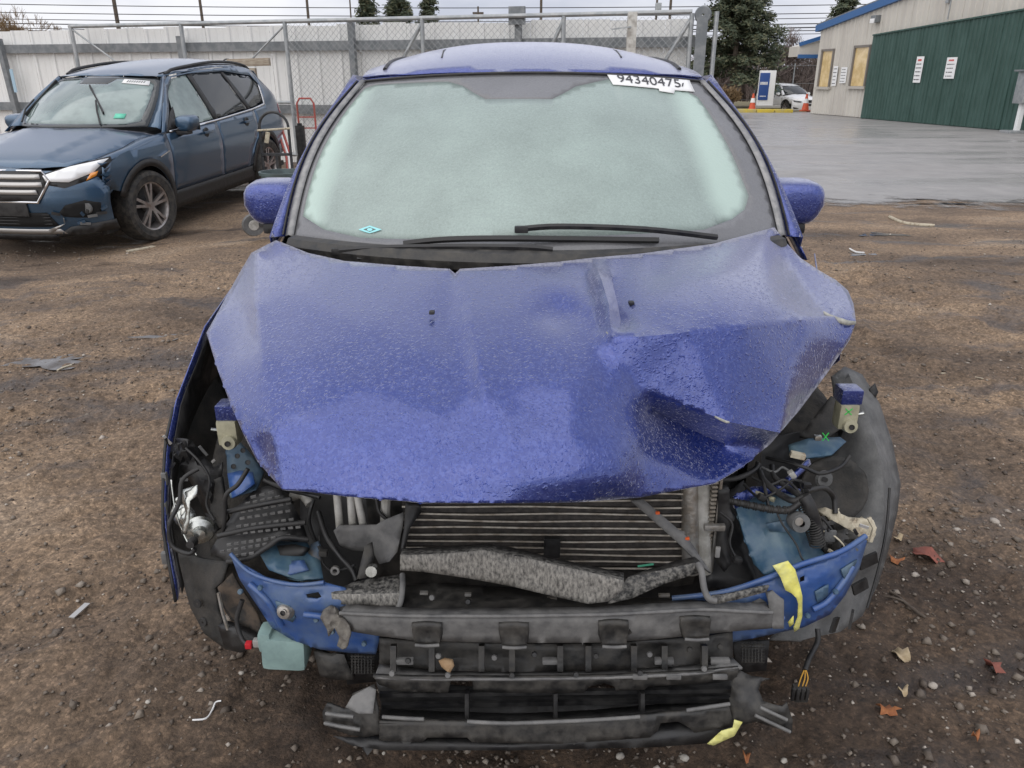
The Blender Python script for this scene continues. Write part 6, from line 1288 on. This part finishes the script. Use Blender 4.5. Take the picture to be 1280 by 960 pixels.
# ---- long bumper absorber with five notch blocks
def top_line(px_): return lin(px_, [(400, 757), (420, 766), (500, 770), (640, 770), (760, 768), (880, 762), (965, 766)])
def bot_line(px_): return lin(px_, [(400, 772), (430, 790), (440, 792), (500, 797), (520, 801), (640, 804), (780, 803), (880, 793), (950, 786), (980, 785)])
xs_ = [425, 470, 520, 580, 640, 700, 760, 820, 880, 930, 965]
Yab = lambda p: lin(p, [(400, 1.30), (470, 1.262), (640, 1.235), (800, 1.238), (900, 1.258), (985, 1.29)])
ab = pz('bumper_absorber', 'grey_dirty', wk, [(p, top_line(p), Yab(p)) for p in xs_] + [(p, bot_line(p), Yab(p) + .004) for p in xs_[::-1]], [(p, top_line(p) + 10, Yab(p) - .006) for p in xs_[1:-1]], solid=.03, step=8)
pz('absorber_top', 'black_dirty', ab, [(p, top_line(p) - .5, Yab(p) + .002) for p in xs_] + [(960, 752, 1.345), (880, 748, 1.345), (760, 745, 1.35), (640, 736, 1.37), (560, 728, 1.38), (500, 732, 1.37), (470, 745, 1.35), (425, 752, 1.34)], solid=.004, step=9, noise=.004)
ptube('absorber_lip', 'grey_dirty', ab, [(p, top_line(p), Yab(p) - .003) for p in xs_], .004)
for p in (533, 642, 767, 870):
    w = 19; c = [(p - w, top_line(p) + 11), (p + w, top_line(p) + 11), (p + w - 3, bot_line(p) + 5), (p - w + 5, bot_line(p) + 5)]
    blk = pz('notch_block', 'black_dirty', ab, [(a, b, Yab(a) - .010) for a, b in c], [(p, top_line(p) + 22, Yab(p) + .004)], solid=.012, step=5)
    ptube('notch_lip', 'grey_dirty', blk, [(p - w + 5, bot_line(p) + 5, Yab(p) - .014), (p, bot_line(p) + 6, Yab(p) - .016), (p + w - 3, bot_line(p) + 5, Yab(p) - .014)], .0035)
pz('torn_end', pmat('torn_raw_plastic', (.20, .185, .16), (.10, .09, .08), scale=30, rough=.8), ab, [(400, 772, 1.285), (404, 762, 1.30), (414, 756, 1.31), (422, 760, 1.30), (428, 770, 1.285), (436, 782, 1.27), (438, 792, 1.265), (434, 808, 1.265), (428, 812, 1.265), (422, 808, 1.265), (424, 796, 1.27), (418, 785, 1.275), (412, 795, 1.27), (408, 786, 1.275)], [(412, 772, 1.265), (422, 778, 1.27)], solid=.004, step=4, noise=.006, nscale=.2)
pz('end_cap', 'grey_dirty', ab, [(960, 742, 1.30), (966, 738, 1.305), (980, 752, 1.29), (980, 786, 1.285), (966, 786, 1.285), (962, 770, 1.29)], solid=.012, step=6)
# ---- carrier below, then lower air guide with open mouth
cr0 = pz('lower_carrier', 'black_dirty', wk, [(474, 798, 1.30), (520, 802, 1.30), (640, 806, 1.29), (780, 804, 1.29), (880, 796, 1.30), (916, 790, 1.31), (916, 826, 1.29), (860, 834, 1.275), (760, 838, 1.27), (640, 840, 1.27), (540, 838, 1.275), (474, 832, 1.29)], [(640, 820, 1.305), (560, 820, 1.31), (800, 820, 1.305)], solid=.006, step=8, noise=.004)
for p in (492, 540, 602, 640, 700, 735, 792, 830, 880): MB().bar(PX(p, 806, Y=1.275), PX(p, 838, Y=1.255), .012, .016).build('carrier_rib', 'black_dirty', cr0)
for p in (505, 690, 830, 900): MB().rbox(PX(p, 826, Y=1.262), (.04, .012, .012), .003).build('carrier_tab', 'grey_dirty', cr0)
sh = pz('carrier_shelf', 'grey_dirty', wk, [(468, 846, 1.235), (474, 830, 1.28), (540, 838, 1.268), (640, 840, 1.26), (760, 838, 1.262), (860, 832, 1.268), (916, 822, 1.285), (928, 834, 1.245), (860, 842, 1.225), (760, 846, 1.22), (640, 848, 1.218), (540, 848, 1.222)], solid=.005, step=7, noise=.004)
pz('shelf_front', 'black_dirty', sh, [(466, 846, 1.236), (540, 848, 1.222), (640, 848, 1.218), (760, 846, 1.22), (860, 842, 1.225), (924, 836, 1.242), (920, 850, 1.245), (870, 855, 1.232), (810, 858, 1.226), (806, 862, 1.226), (770, 864, 1.224), (768, 858, 1.222), (755, 854, 1.222), (736, 858, 1.222), (730, 866, 1.222), (620, 866, 1.222), (592, 862, 1.224), (590, 850, 1.222), (564, 850, 1.222), (560, 866, 1.226), (500, 864, 1.232), (474, 856, 1.24)], solid=.008, step=6)
for p in (842, 800, 900): MB().rbox(PX(p, 846, Y=1.222), (.03, .008, .010), .003).build('shelf_block', 'grey_dirty', sh)
mo = pz('duct_back', 'black', wk, [(470, 850, 1.30), (640, 862, 1.31), (800, 860, 1.31), (922, 846, 1.30), (916, 890, 1.27), (800, 902, 1.265), (640, 906, 1.26), (480, 900, 1.27)], solid=.006, step=14)
for a, b in (((475, 868), (920, 862)), ((478, 882), (915, 874))): MB().bar(PX(*a, Y=1.255), PX(*b, Y=1.255), .008, .01).build('duct_slat', 'black', mo)
for p in (584, 694, 802): MB().bar(PX(p, 864, Y=1.24), PX(p, 900, Y=1.225), .008, .02).build('duct_divider', 'black', mo)
lg = pz('lower_air_dam', 'black_dirty', wk, [(474, 902, 1.20), (530, 902, 1.192), (640, 904, 1.185), (740, 900, 1.188), (860, 890, 1.195), (912, 884, 1.205), (918, 908, 1.20), (868, 916, 1.19), (862, 910, 1.19), (848, 902, 1.19), (826, 904, 1.188), (822, 914, 1.185), (812, 922, 1.182), (700, 930, 1.178), (590, 928, 1.178), (584, 922, 1.18), (534, 922, 1.184), (528, 928, 1.184), (474, 926, 1.192)], [(640, 916, 1.174), (760, 914, 1.176)], solid=.01, step=6, noise=.002)
ptube('dam_lip', 'grey_dirty', lg, [(584, 902, 1.182), (640, 904, 1.180), (740, 900, 1.183), (800, 896, 1.186)], .004); ptube('dam_lip', 'grey_dirty', lg, [(858, 888, 1.19), (885, 884, 1.196), (912, 880, 1.202)], .004); ptube('dam_lip', 'grey_dirty', lg, [(478, 896, 1.2), (505, 898, 1.195), (530, 899, 1.19)], .004)
pz('dam_floor', 'black', lg, [(474, 902, 1.20), (640, 904, 1.187), (740, 900, 1.19), (912, 884, 1.207), (916, 872, 1.29), (740, 886, 1.29), (640, 890, 1.29), (476, 884, 1.29)], solid=.004, step=12)
pz('dam_under', 'black', wk, [(416, 920, 1.22), (470, 925, 1.20), (640, 930, 1.19), (830, 920, 1.19), (930, 905, 1.21), (900, 928, 1.20), (820, 934, 1.19), (640, 938, 1.185), (480, 938, 1.19), (440, 932, 1.20)], solid=.05, step=14)
# side wings of the dam
wl = pz('dam_wing', 'black_dirty', lg, [(403, 890, 1.24), (408, 880, 1.245), (430, 886, 1.23), (445, 880, 1.23), (440, 868, 1.24), (452, 862, 1.24), (468, 855, 1.245), (470, 880, 1.21), (474, 902, 1.20), (474, 918, 1.195), (455, 922, 1.205), (435, 918, 1.215), (412, 910, 1.23), (404, 902, 1.238)], [(440, 900, 1.205), (460, 898, 1.20)], solid=.006, step=6, noise=.006, nscale=.08)
for a, b in (((408, 892), (442, 896)), ((406, 904), (450, 912))): MB().tube([PX(*a, Y=1.222), PX((a[0] + b[0]) / 2, (a[1] + b[1]) / 2 + .5, Y=1.198), PX(*b, Y=1.195)], .004, 6).build('wing_rib', 'grey_dirty', wl)
pz('torn_flap', 'grey_dirty', lg, [(432, 884, 1.20), (440, 870, 1.215), (462, 858, 1.225), (470, 862, 1.22), (466, 892, 1.19), (448, 892, 1.19), (436, 886, 1.20)], solid=.003, step=5)
wr = pz('dam_wing', 'black_dirty', lg, [(916, 842, 1.25), (924, 838, 1.25), (940, 845, 1.245), (950, 846, 1.24), (962, 849, 1.235), (952, 852, 1.235), (948, 862, 1.225), (954, 876, 1.205), (978, 884, 1.19), (984, 880, 1.19), (991, 900, 1.185), (990, 917, 1.185), (970, 910, 1.185), (945, 902, 1.19), (930, 906, 1.195), (914, 900, 1.205), (912, 880, 1.215)], [(930, 880, 1.195), (950, 890, 1.182), (970, 894, 1.178)], solid=.006, step=6, noise=.004, nscale=.08)
for a, b in (((950, 884), (984, 900)), ((944, 894), (988, 915))): MB().tube([PX(*a, Y=1.185), PX(*b, Y=1.172)], .0035, 6).build('wing_rib', 'grey_dirty', wr)
pz('yellow_strip', 'tape', wk, [(918, 900, 1.185), (928, 903, 1.183), (918, 920, 1.18), (892, 932, 1.18), (884, 930, 1.182), (902, 914, 1.183), (916, 910, 1.183)], solid=.002, step=5)
# dangling loom and plug, leaf on the shelf, small mesh by the carrier
ptube('hanging_loom', 'black', wk, [(1022, 786, 1.40), (1022, 802, 1.38), (1012, 822, 1.34), (1006, 838, 1.31)], .006)
pg = MB().rbox(PX(1000, 866, Y=1.28), (.030, .026, .030), .004).build('wire_plug', 'liner_dark', wk)
for dx in (-9, -3, 3, 9): MB().rbox(PX(1000 + dx, 868, Y=1.262), (.006, .006, .032), .001).build('plug_rib', 'black', pg)
for dx in (-3, 2, 6): ptube('plug_wire', pmat('ochre_wire', (.45, .24, .03)) if dx == -3 else bpy.data.materials['ochre_wire'], pg, [(1006 + dx * .3, 838, 1.305), (1004 + dx, 848, 1.29), (1001 + dx, 858, 1.28)], .0013, 5)
for (x0, y0) in ((440, 826), (928, 812)):
    mb = MB()
    for k in range(7): mb.bar(PX(x0 + k * 4, y0 - 8, Y=1.36), PX(x0 + k * 4, y0 + 16, Y=1.345), .002); mb.bar(PX(x0 - 2, y0 - 6 + k * 3.6, Y=1.355), PX(x0 + 28, y0 - 6 + k * 3.6, Y=1.355), .002)
    mb.build('mesh_screen', 'black_dirty', wk, kind='stuff'); pz('mesh_backing', 'black', wk, [(x0 - 12, y0 - 10, 1.40), (x0 + 34, y0 - 10, 1.40), (x0 + 30, y0 + 26, 1.38), (x0 - 6, y0 + 30, 1.38)], solid=.01, step=12)
pz('lower_bracket', 'black_dirty', wk, [(392, 815, 1.36), (430, 818, 1.35), (442, 850, 1.34), (420, 850, 1.34), (400, 845, 1.35)], [(415, 830, 1.33)], solid=.02, step=7)
# cowl, wipers
MB().tube([wl_(ws_pt(u, 0)) + Vector((0, -.03, -.012)) for u in np.linspace(-.98, .98, 24)], .03, 8).build('cowl', 'black_dirty', wk)
def wp3(px_, py_, off): u, v = ws_uv(px_, py_); return wl_(off_ws(u, v, off))
for arm, blade in ((((430, 322), (480, 319), (560, 318), (650, 319), (690, 322)), ((452, 327), (540, 324.5), (640, 325))), (((888, 305), (800, 296), (700, 293), (652, 296)), ((508, 309), (560, 304), (650, 303), (820, 305)))):
    a_ = MB().tube(curve_pts([wp3(*p, .030) for p in arm], 5), .0085, 6).build('wiper', 'black', wk)
    MB().tube(curve_pts([wp3(*p, .016) for p in blade], 5), .009, 5).build('wiper_blade', 'black', a_)
    e = arm[-1] if arm[0][0] > 700 else arm[0]; MB().rbox(wp3(*e, .028), (.036, .02, .018), .005).build('wiper_pivot', 'black', a_)
# door hinge and torn clip showing under the mirror
MB().rbox(PX(970, 262, Y=2.62), (.05, .06, .05), .012).build('mirror_gasket', 'black', wk)

# small fasteners, holes and pale tabs over the torn plastics
R = random.Random(123)
for px_, py_, w_ in ((543, 754, 16), (655, 756, 18), (690, 748, 12), (585, 743, 8), (530, 741, 10), (830, 744, 14), (770, 752, 10)):
    MB().rbox(PX(px_, py_, Y=1.318), (w_ * 1.62 / F, .008, .006), .0015).build('pale_tab', 'alu', wk)
for px_, py_ in ((585, 752), (540, 747), (510, 826), (548, 820), (618, 822), (668, 818), (745, 820), (812, 818), (862, 812), (900, 808), (490, 842), (560, 844), (640, 844), (720, 843), (800, 841), (880, 836)):
    MB().lathe([(0, .004), (.005, .004), (.0065, 0)], PX(px_, py_, Y=lin(py_, [(740, 1.325), (756, 1.30), (806, 1.285), (830, 1.255), (845, 1.228)]) - .012), (0, -1, .5), 8).build('fastener', R.choice(['black', 'grey_dirty', 'liner_dark']), wk)
for px_, py_, Y_ in ((300, 740, 1.34), (325, 735, 1.33), (415, 790, 1.305), (395, 775, 1.305), (455, 805, 1.305), (1010, 770, 1.325), (965, 775, 1.312), (1045, 740, 1.345), (930, 785, 1.315)):
    MB().lathe([(0, .003), (.0045, .003), (.006, 0), (.006, -.004)], PX(px_, py_, Y=Y_), (0, -1, .3), 8).build('spot_bolt', 'steelblue', wk)
# stamped beads in the blue cross member
for pts in ([(312, 730, 1.352), (335, 752, 1.333), (352, 782, 1.336)], [(380, 768, 1.304), (410, 772, 1.302), (445, 782, 1.304)], [(1016, 762, 1.335), (1034, 752, 1.345), (1052, 730, 1.36), (1066, 708, 1.378)], [(880, 788, 1.312), (930, 780, 1.316), (980, 772, 1.325)]): ptube('stamped_bead', 'inner_blue', wk, pts, .007, 8)

# thinner strands and plugs tangled through both lamp cavities
for pts, r, m in (([(930, 605, 1.50), (950, 622, 1.46), (975, 612, 1.47), (992, 600, 1.50), (1008, 606, 1.48)], .003, 'black'), ([(940, 596, 1.52), (962, 606, 1.49), (980, 600, 1.50), (996, 612, 1.47), (1012, 630, 1.44)], .0035, 'black'), ([(1012, 640, 1.42), (1030, 650, 1.44), (1050, 676, 1.42), (1066, 684, 1.40)], .0028, 'black'), ([(900, 640, 1.44), (915, 655, 1.43), (912, 680, 1.41), (922, 700, 1.40)], .003, 'black'), ([(952, 584, 1.55), (968, 590, 1.53), (978, 584, 1.55), (990, 592, 1.54)], .003, 'liner'), ([(1020, 662, 1.42), (1040, 668, 1.42), (1056, 684, 1.40), (1050, 694, 1.39)], .002, 'foam'),
               ([(232, 560, 1.56), (250, 578, 1.54), (262, 600, 1.52), (258, 630, 1.50), (268, 650, 1.48)], .003, 'black'), ([(392, 625, 1.52), (386, 650, 1.49), (394, 676, 1.45), (404, 690, 1.42)], .0045, 'black'), ([(330, 600, 1.54), (360, 612, 1.52), (385, 618, 1.53), (400, 622, 1.52)], .005, 'black'), ([(470, 620, 1.48), (474, 640, 1.46), (488, 652, 1.45)], .004, 'black'), ([(214, 600, 1.54), (220, 640, 1.49), (232, 672, 1.46), (246, 694, 1.44)], .0022, 'horn')):
    ptube('wire', m, wk, pts, r, 6, 6)
for px_, py_, Y_, m in ((1008, 607, 1.47, 'black'), (1066, 685, 1.395, 'liner'), (922, 700, 1.395, 'black'), (404, 691, 1.415, 'liner_dark'), (990, 593, 1.53, 'pipe'), (952, 622, 1.455, 'black'), (488, 653, 1.44, 'black')):
    MB().rbox(PX(px_, py_, Y=Y_), (.018, .014, .013), .003, Matrix.Rotation(px_ * .01 % 1, 3, 'Y')).build('connector', m, wk)
ptube('top_hose', 'pipe', wk, [(366, 620, 1.56), (378, 618, 1.55), (388, 630, 1.53)], .012)
# ------------------------------------------------------------------ things behind the wreck
def loc_z(px, py): return PX(px, py, z=0.0)
# black hand truck with hoop, tub on wheels
h0 = PX(344, 262, z=-.03); ht = tag(empty('hand_truck', (h0.x, h0.y, 0)), 'black hoop-framed hand truck beside the slate blue SUV', 'hand truck')
Yh = h0.y; pl_, pr_ = PX(326, 180, Y=Yh), PX(362, 180, Y=Yh)
hw, xm = (pr_.x - pl_.x) / 2, (pr_.x + pl_.x) / 2; ztop = PX(345, 140, Y=Yh).z
MB().tube([(xm - hw, Yh, .05)] + [(xm - hw * math.cos(a), Yh + .02, ztop - hw + hw * math.sin(a)) for a in np.linspace(0, math.pi, 14)] + [(xm + hw, Yh, .05)], .017, 8).build('hoop', 'blacksteel', ht)
for z_ in (PX(345, 193, Y=Yh).z, .35): MB().bar((xm - hw, Yh, z_), (xm + hw, Yh, z_), .035, .03).build('cross_bar', 'blacksteel', ht)
MB().bar((xm, Yh, .1), (xm, Yh, PX(345, 193, Y=Yh).z), .03, .02).build('centre_bar', 'blacksteel', ht)
zc = PX(345, 162, Y=Yh).z; MB().tube([(xm - hw - .02, Yh - .01, zc - .01), (xm + hw + .03, Yh - .01, zc + .015)], .012, 8).build('strap', 'foam', ht)
MB().rbox((xm - hw * .45, Yh - .03, zc - .09), (.05, .03, .13), .01, Matrix.Rotation(.25, 3, 'Y')).build('hanging_tag', 'foam', ht)
MB().rbox((xm, Yh - .12, .04), (2 * hw + .05, .28, .02), .006).build('toe_plate', 'blacksteel', ht)
t0_ = PX(318, 299, z=-.02); Yt = t0_.y + .1; tb_c = PX(356, 214, Y=Yt)
tb = tag(empty('wheeled_tub', (tb_c.x, Yt, 0)), 'round grey plastic tub on small wheels behind the blue door mirror', 'tub')
zr_ = PX(350, 214, Y=Yt).z
MB().lathe([(0, .14), (.17, .14), (.235, zr_ - .03), (.25, zr_ - .03), (.255, zr_), (.235, zr_), (.16, .17), (0, .17)], (tb_c.x, Yt, 0), n=28).build('tub_body', pmat('grey_green_tub', (.10, .14, .14), (.07, .09, .09), scale=9, rough=.5), tb)
for dx in (0, .5):
    wx = PX(317, 284, Y=Yt - .05).x + dx; w_ = MB().lathe([(.05, -.03), (.105, -.035), (.115, 0), (.105, .035), (.05, .03)], (wx, Yt - .05, .115), (.6, -1, 0), 22, True).build('wheel', 'liner', tb); MB().lathe([(0, .035), (.05, .035), (.06, .02), (.06, -.02), (.05, -.035), (0, -.035)], (wx, Yt - .05, .115), (.6, -1, 0), 16).build('hub', 'pipe', w_)
MB().bar((tb_c.x - .3, Yt - .05, .13), (tb_c.x + .3, Yt - .05, .13), .04, .04).build('axle', 'blacksteel', tb)
# T-shaped timber
c = fp(f_t(313), 0, 2.4); c.x = PX(313, 78, Y=c.y).x; tt = tag(empty('timber_stand', (c.x, c.y, 0)), 'T-shaped weathered timber stand with a wire coil at its arm', 'stand')
zt2 = PX(313, 78, Y=c.y).z; MB().rbox((c.x + .02, c.y, zt2 / 2 - .04), (.10, .10, zt2 - .08), .008).build('upright', 'wood', tt); hwT = PX(339, 78, Y=c.y).x - c.x
MB().rbox((c.x - .02, c.y, zt2), (hwT * 2, .10, .11), .008, Matrix.Rotation(-.03, 3, 'Y')).build('cross_arm', 'wood', tt)
MB().lathe([(.075, -.006), (.087, 0), (.075, .006), (.068, 0)], (c.x - hwT - .02, c.y - .03, zt2 - .03), (.4, -1, .2), 20, True).build('wire_coil', 'blacksteel', tt)
MB().rbox((c.x + .14, c.y - .08, zt2 - .55), (.07, .04, .16), .01).build('yellow_tag', 'tape', tt); MB().rbox((c.x, c.y, .03), (.5, .4, .06), .01).build('foot', 'wood', tt)
# red hand truck by the fence
Yr = fp(f_t(384), 0, .8).y; rl = PX(373, 150, Y=Yr).x; rr2 = PX(394, 150, Y=Yr).x; zt3 = PX(384, 123, Y=Yr).z
rt = tag(empty('hand_truck', ((rl + rr2) / 2, Yr, 0)), 'worn red hand truck leaning before the white fence', 'hand truck')
MB().tube([(rl, Yr, .06), (rl, Yr, zt3 - .08), (rl + .05, Yr, zt3), (rr2 - .05, Yr, zt3), (rr2, Yr, zt3 - .08), (rr2, Yr, .06)], .016, 8).build('frame', 'rust_red', rt)
for z_ in (.3, .7, zt3 - .3): MB().bar((rl, Yr, z_), (rr2, Yr, z_), .02, .02).build('cross_bar', 'rust_red', rt)
MB().rbox(((rl + rr2) / 2, Yr - .12, .05), (rr2 - rl + .06, .26, .02), .005).build('toe_plate', 'blacksteel', rt)
for x in (rl - .06, rr2 + .06): MB().lathe([(.05, -.03), (.11, -.035), (.12, 0), (.11, .035), (.05, .03)], (x, Yr + .08, .12), (1, 0, 0), 20, True).build('wheel', 'rubber', rt)
gb = tag(empty('grip_box', (rl, Yr - .2, 0)), 'black ribbed case on end before the white fence', 'case'); 
cb = PX(376, 157, Y=Yr - .3); MB().rbox((cb.x - .02, Yr - .3, cb.z / 2), (.14, .10, cb.z), .015).build('shell', 'black', gb); MB().rbox((cb.x - .02, Yr - .3, cb.z + .02), (.08, .03, .04), .01).build('handle', 'black', gb)
# red-striped tubes stacked by the SUV's rear
sp2 = tag(empty('striped_rods', (PX(352, 190, Y=11.6).x, 11.6, 0)), 'bundle of red and white rods leaning behind the slate blue SUV', 'rods')
for k in range(3):
    a, b = PX(346 + 3 * k, 160, Y=11.8), PX(358 + 3 * k, 196, Y=11.4); MB().tube([a, b, (b.x + .05, 11.2, .02)], .018, 6).build('rod', ['rust_red', 'white', 'rust_red'][k], sp2)
# ------------------------------------------------------------------ litter on the dirt
def on_g(px, py): 
    p = PX(px, py, z=0.0)
    for _ in range(3): p = PX(px, py, z=gh(p.x, p.y))
    return p
leafm = [pmat('leaf_tan', (.42, .29, .17), (.30, .19, .10), scale=60, rough=.8), pmat('leaf_orange', (.40, .16, .06), (.28, .10, .04), scale=60, rough=.8), pmat('leaf_red', (.30, .10, .07), (.22, .08, .06), scale=60, rough=.8), pmat('leaf_pale', (.52, .42, .28), (.40, .31, .19), scale=60, rough=.8)]
def dead_leaf(px, py, w, hgt, rot, mi, label, seed, lobed=False):
    R = random.Random(seed); c = on_g(px, py); d = c.y * CP + (H - c.z) * SP; s = w * d / F; n = 14; vs = [(0, 0, .006)]
    asp = hgt / w * 1.45
    for k in range(n):
        a = 2 * math.pi * k / n; r = s * .5 * (R.uniform(.75, 1.1) if not lobed else (1.05 if k % 3 == 0 else .6)); vs.append((r * math.cos(a), r * asp * math.sin(a), .004 + .012 * R.random() + .01 * math.cos(2 * a)))
    o = link(mesh(vs, [(0, k + 1, (k + 1) % n + 1) for k in range(n)]), 'dead_leaf', leafm[mi], smooth=180, solid=.0008); o.location = c + Vector((0, 0, .006)); o.rotation_euler = (R.uniform(-.15, .15), R.uniform(-.15, .15), rot); tag(o, label, 'leaf', 'fallen leaves on the dirt')
dead_leaf(1158, 697, 27, 27, .7, 2, 'large reddish curled leaf beside the torn wheel arch liner', 1)
dead_leaf(1126, 823, 18, 20, .3, 3, 'pale tan oval leaf on bare dirt below the broken twig', 2)
dead_leaf(1109, 892, 30, 16, -.3, 1, 'torn orange leaf with ragged edges on dark dirt', 3, True)
dead_leaf(1240, 837, 22, 22, .2, 2, 'dull red lobed leaf lying flat on bare dirt', 4, True)
dead_leaf(1128, 868, 13, 8, 0, 3, 'small whitish leaf scrap beside a grey stone', 5)
dead_leaf(1120, 704, 18, 10, -.5, 1, 'small orange leaf touching the torn arch liner shadow', 6)
dead_leaf(932, 950, 10, 9, 0, 1, 'tiny orange leaf in front of the lower air dam', 7)
dead_leaf(1218, 925, 10, 7, .4, 1, 'tiny orange leaf on dark dirt away from the car', 8)
dead_leaf(1122, 676, 12, 8, .4, 3, 'small cream leaf above the large reddish leaf', 9)
# leaf caught on the bumper
lv = tag(pz('dead_leaf', leafm[0], None, [(548, 826, 1.25), (556, 822, 1.255), (566, 824, 1.255), (568, 832, 1.245), (562, 842, 1.235), (552, 834, 1.243)], [(558, 831, 1.235)], solid=.001, step=4), 'brown curled leaf caught on the broken bumper carrier', 'leaf', 'fallen leaves on the dirt')
def litter(name, pts, r, mat, label, cat, flat=None):
    P = [on_g(*p) + Vector((0, 0, .008)) for p in pts]
    if flat: 
        n = Vector((0, 0, 1)); mb = MB(); mb.bar(P[0], P[-1], flat[0], flat[1]); o = mb.build(name, mat, smooth=None)
    else: o = MB().tube(curve_pts(P, 4), r, 6).build(name, mat, smooth=60)
    return tag(o, label, cat)
litter('twig', [(1112, 742), (1124, 750), (1138, 762), (1156, 775)], [.004] * 1 and .0045, 'bark', 'dark forked twig lying beside the torn arch liner', 'twig')
litter('twig', [(1106, 748), (1118, 750), (1128, 754)], .0035, 'bark', 'short dark twig crossing the forked twig', 'twig')
litter('curled_string', [(241, 903), (258, 901), (266, 890), (270, 881), (277, 879)], .0022, 'white', 'thin curled white cord on the dirt', 'cord')
litter('grey_splinter', [(90, 775), (110, 757)], 0, 'silver', 'flat grey plastic splinter on tan dirt', 'splinter', (.018, .004))
litter('wood_strip', [(160, 315), (192, 309)], 0, 'foam', 'pale flat strip of wood in front of the slate blue SUV wheel', 'strip', (.06, .012))
litter('bark_strip', [(1112, 272), (1125, 278), (1140, 281), (1168, 283)], .02, 'foam', 'pale curved strip of bark near the asphalt edge', 'bark strip')
litter('white_shard', [(1062, 312), (1070, 316), (1080, 317)], .008, 'white', 'thin white plastic shard beside a small puddle', 'shard')
litter('twig', [(72, 465), (80, 461), (90, 458)], .006, 'foam', 'pale straw-coloured twig below the pale silt patch', 'twig')
litter('twig', [(1176, 468), (1200, 470), (1228, 475)], .004, 'foam', 'long thin pale twig on the dirt by the wreck', 'twig')
# individual larger stones
R = random.Random(91)
stone_spots = [(1166, 858, 12, 'flat grey stone beside the small whitish leaf'), (1243, 653, 13, 'grey-brown stone alone on the rutted dirt'), (302, 842, 7, 'small pale stone below the washer bottle'), (185, 878, 7, 'small white stone on the dark dirt'), (980, 952, 9, 'round white pebble in front of the air dam wing'), (855, 948, 12, 'white pebble in front of the lower air dam'), (775, 946, 11, 'brownish white pebble in front of the lower air dam'), (480, 942, 7, 'small tan pebble under the lower air dam edge')]
def stone(px, py, w, label):
    c = on_g(px, py); s = w * (c.y * CP + H * SP) / F / 2; bm = bmesh.new(); bmesh.ops.create_icosphere(bm, subdivisions=2, radius=s)
    for v in bm.verts: v.co = Vector((v.co.x * R.uniform(.85, 1.2), v.co.y * R.uniform(.7, 1.0), v.co.z * .6)) * R.uniform(.88, 1.1)
    me = bpy.data.meshes.new('stone'); bm.to_mesh(me); bm.free(); o = link(me, 'stone', pale if w < 13 and 'grey' not in label else 'stone', smooth=180); o.location = c + Vector((0, 0, s * .25)); o.rotation_euler = (0, 0, R.uniform(0, 3)); tag(o, label, 'stone')
pale = pmat('pale_stone', (.46, .43, .38), (.33, .30, .26), scale=40, rough=.8)
for s_ in stone_spots: stone(*s_)
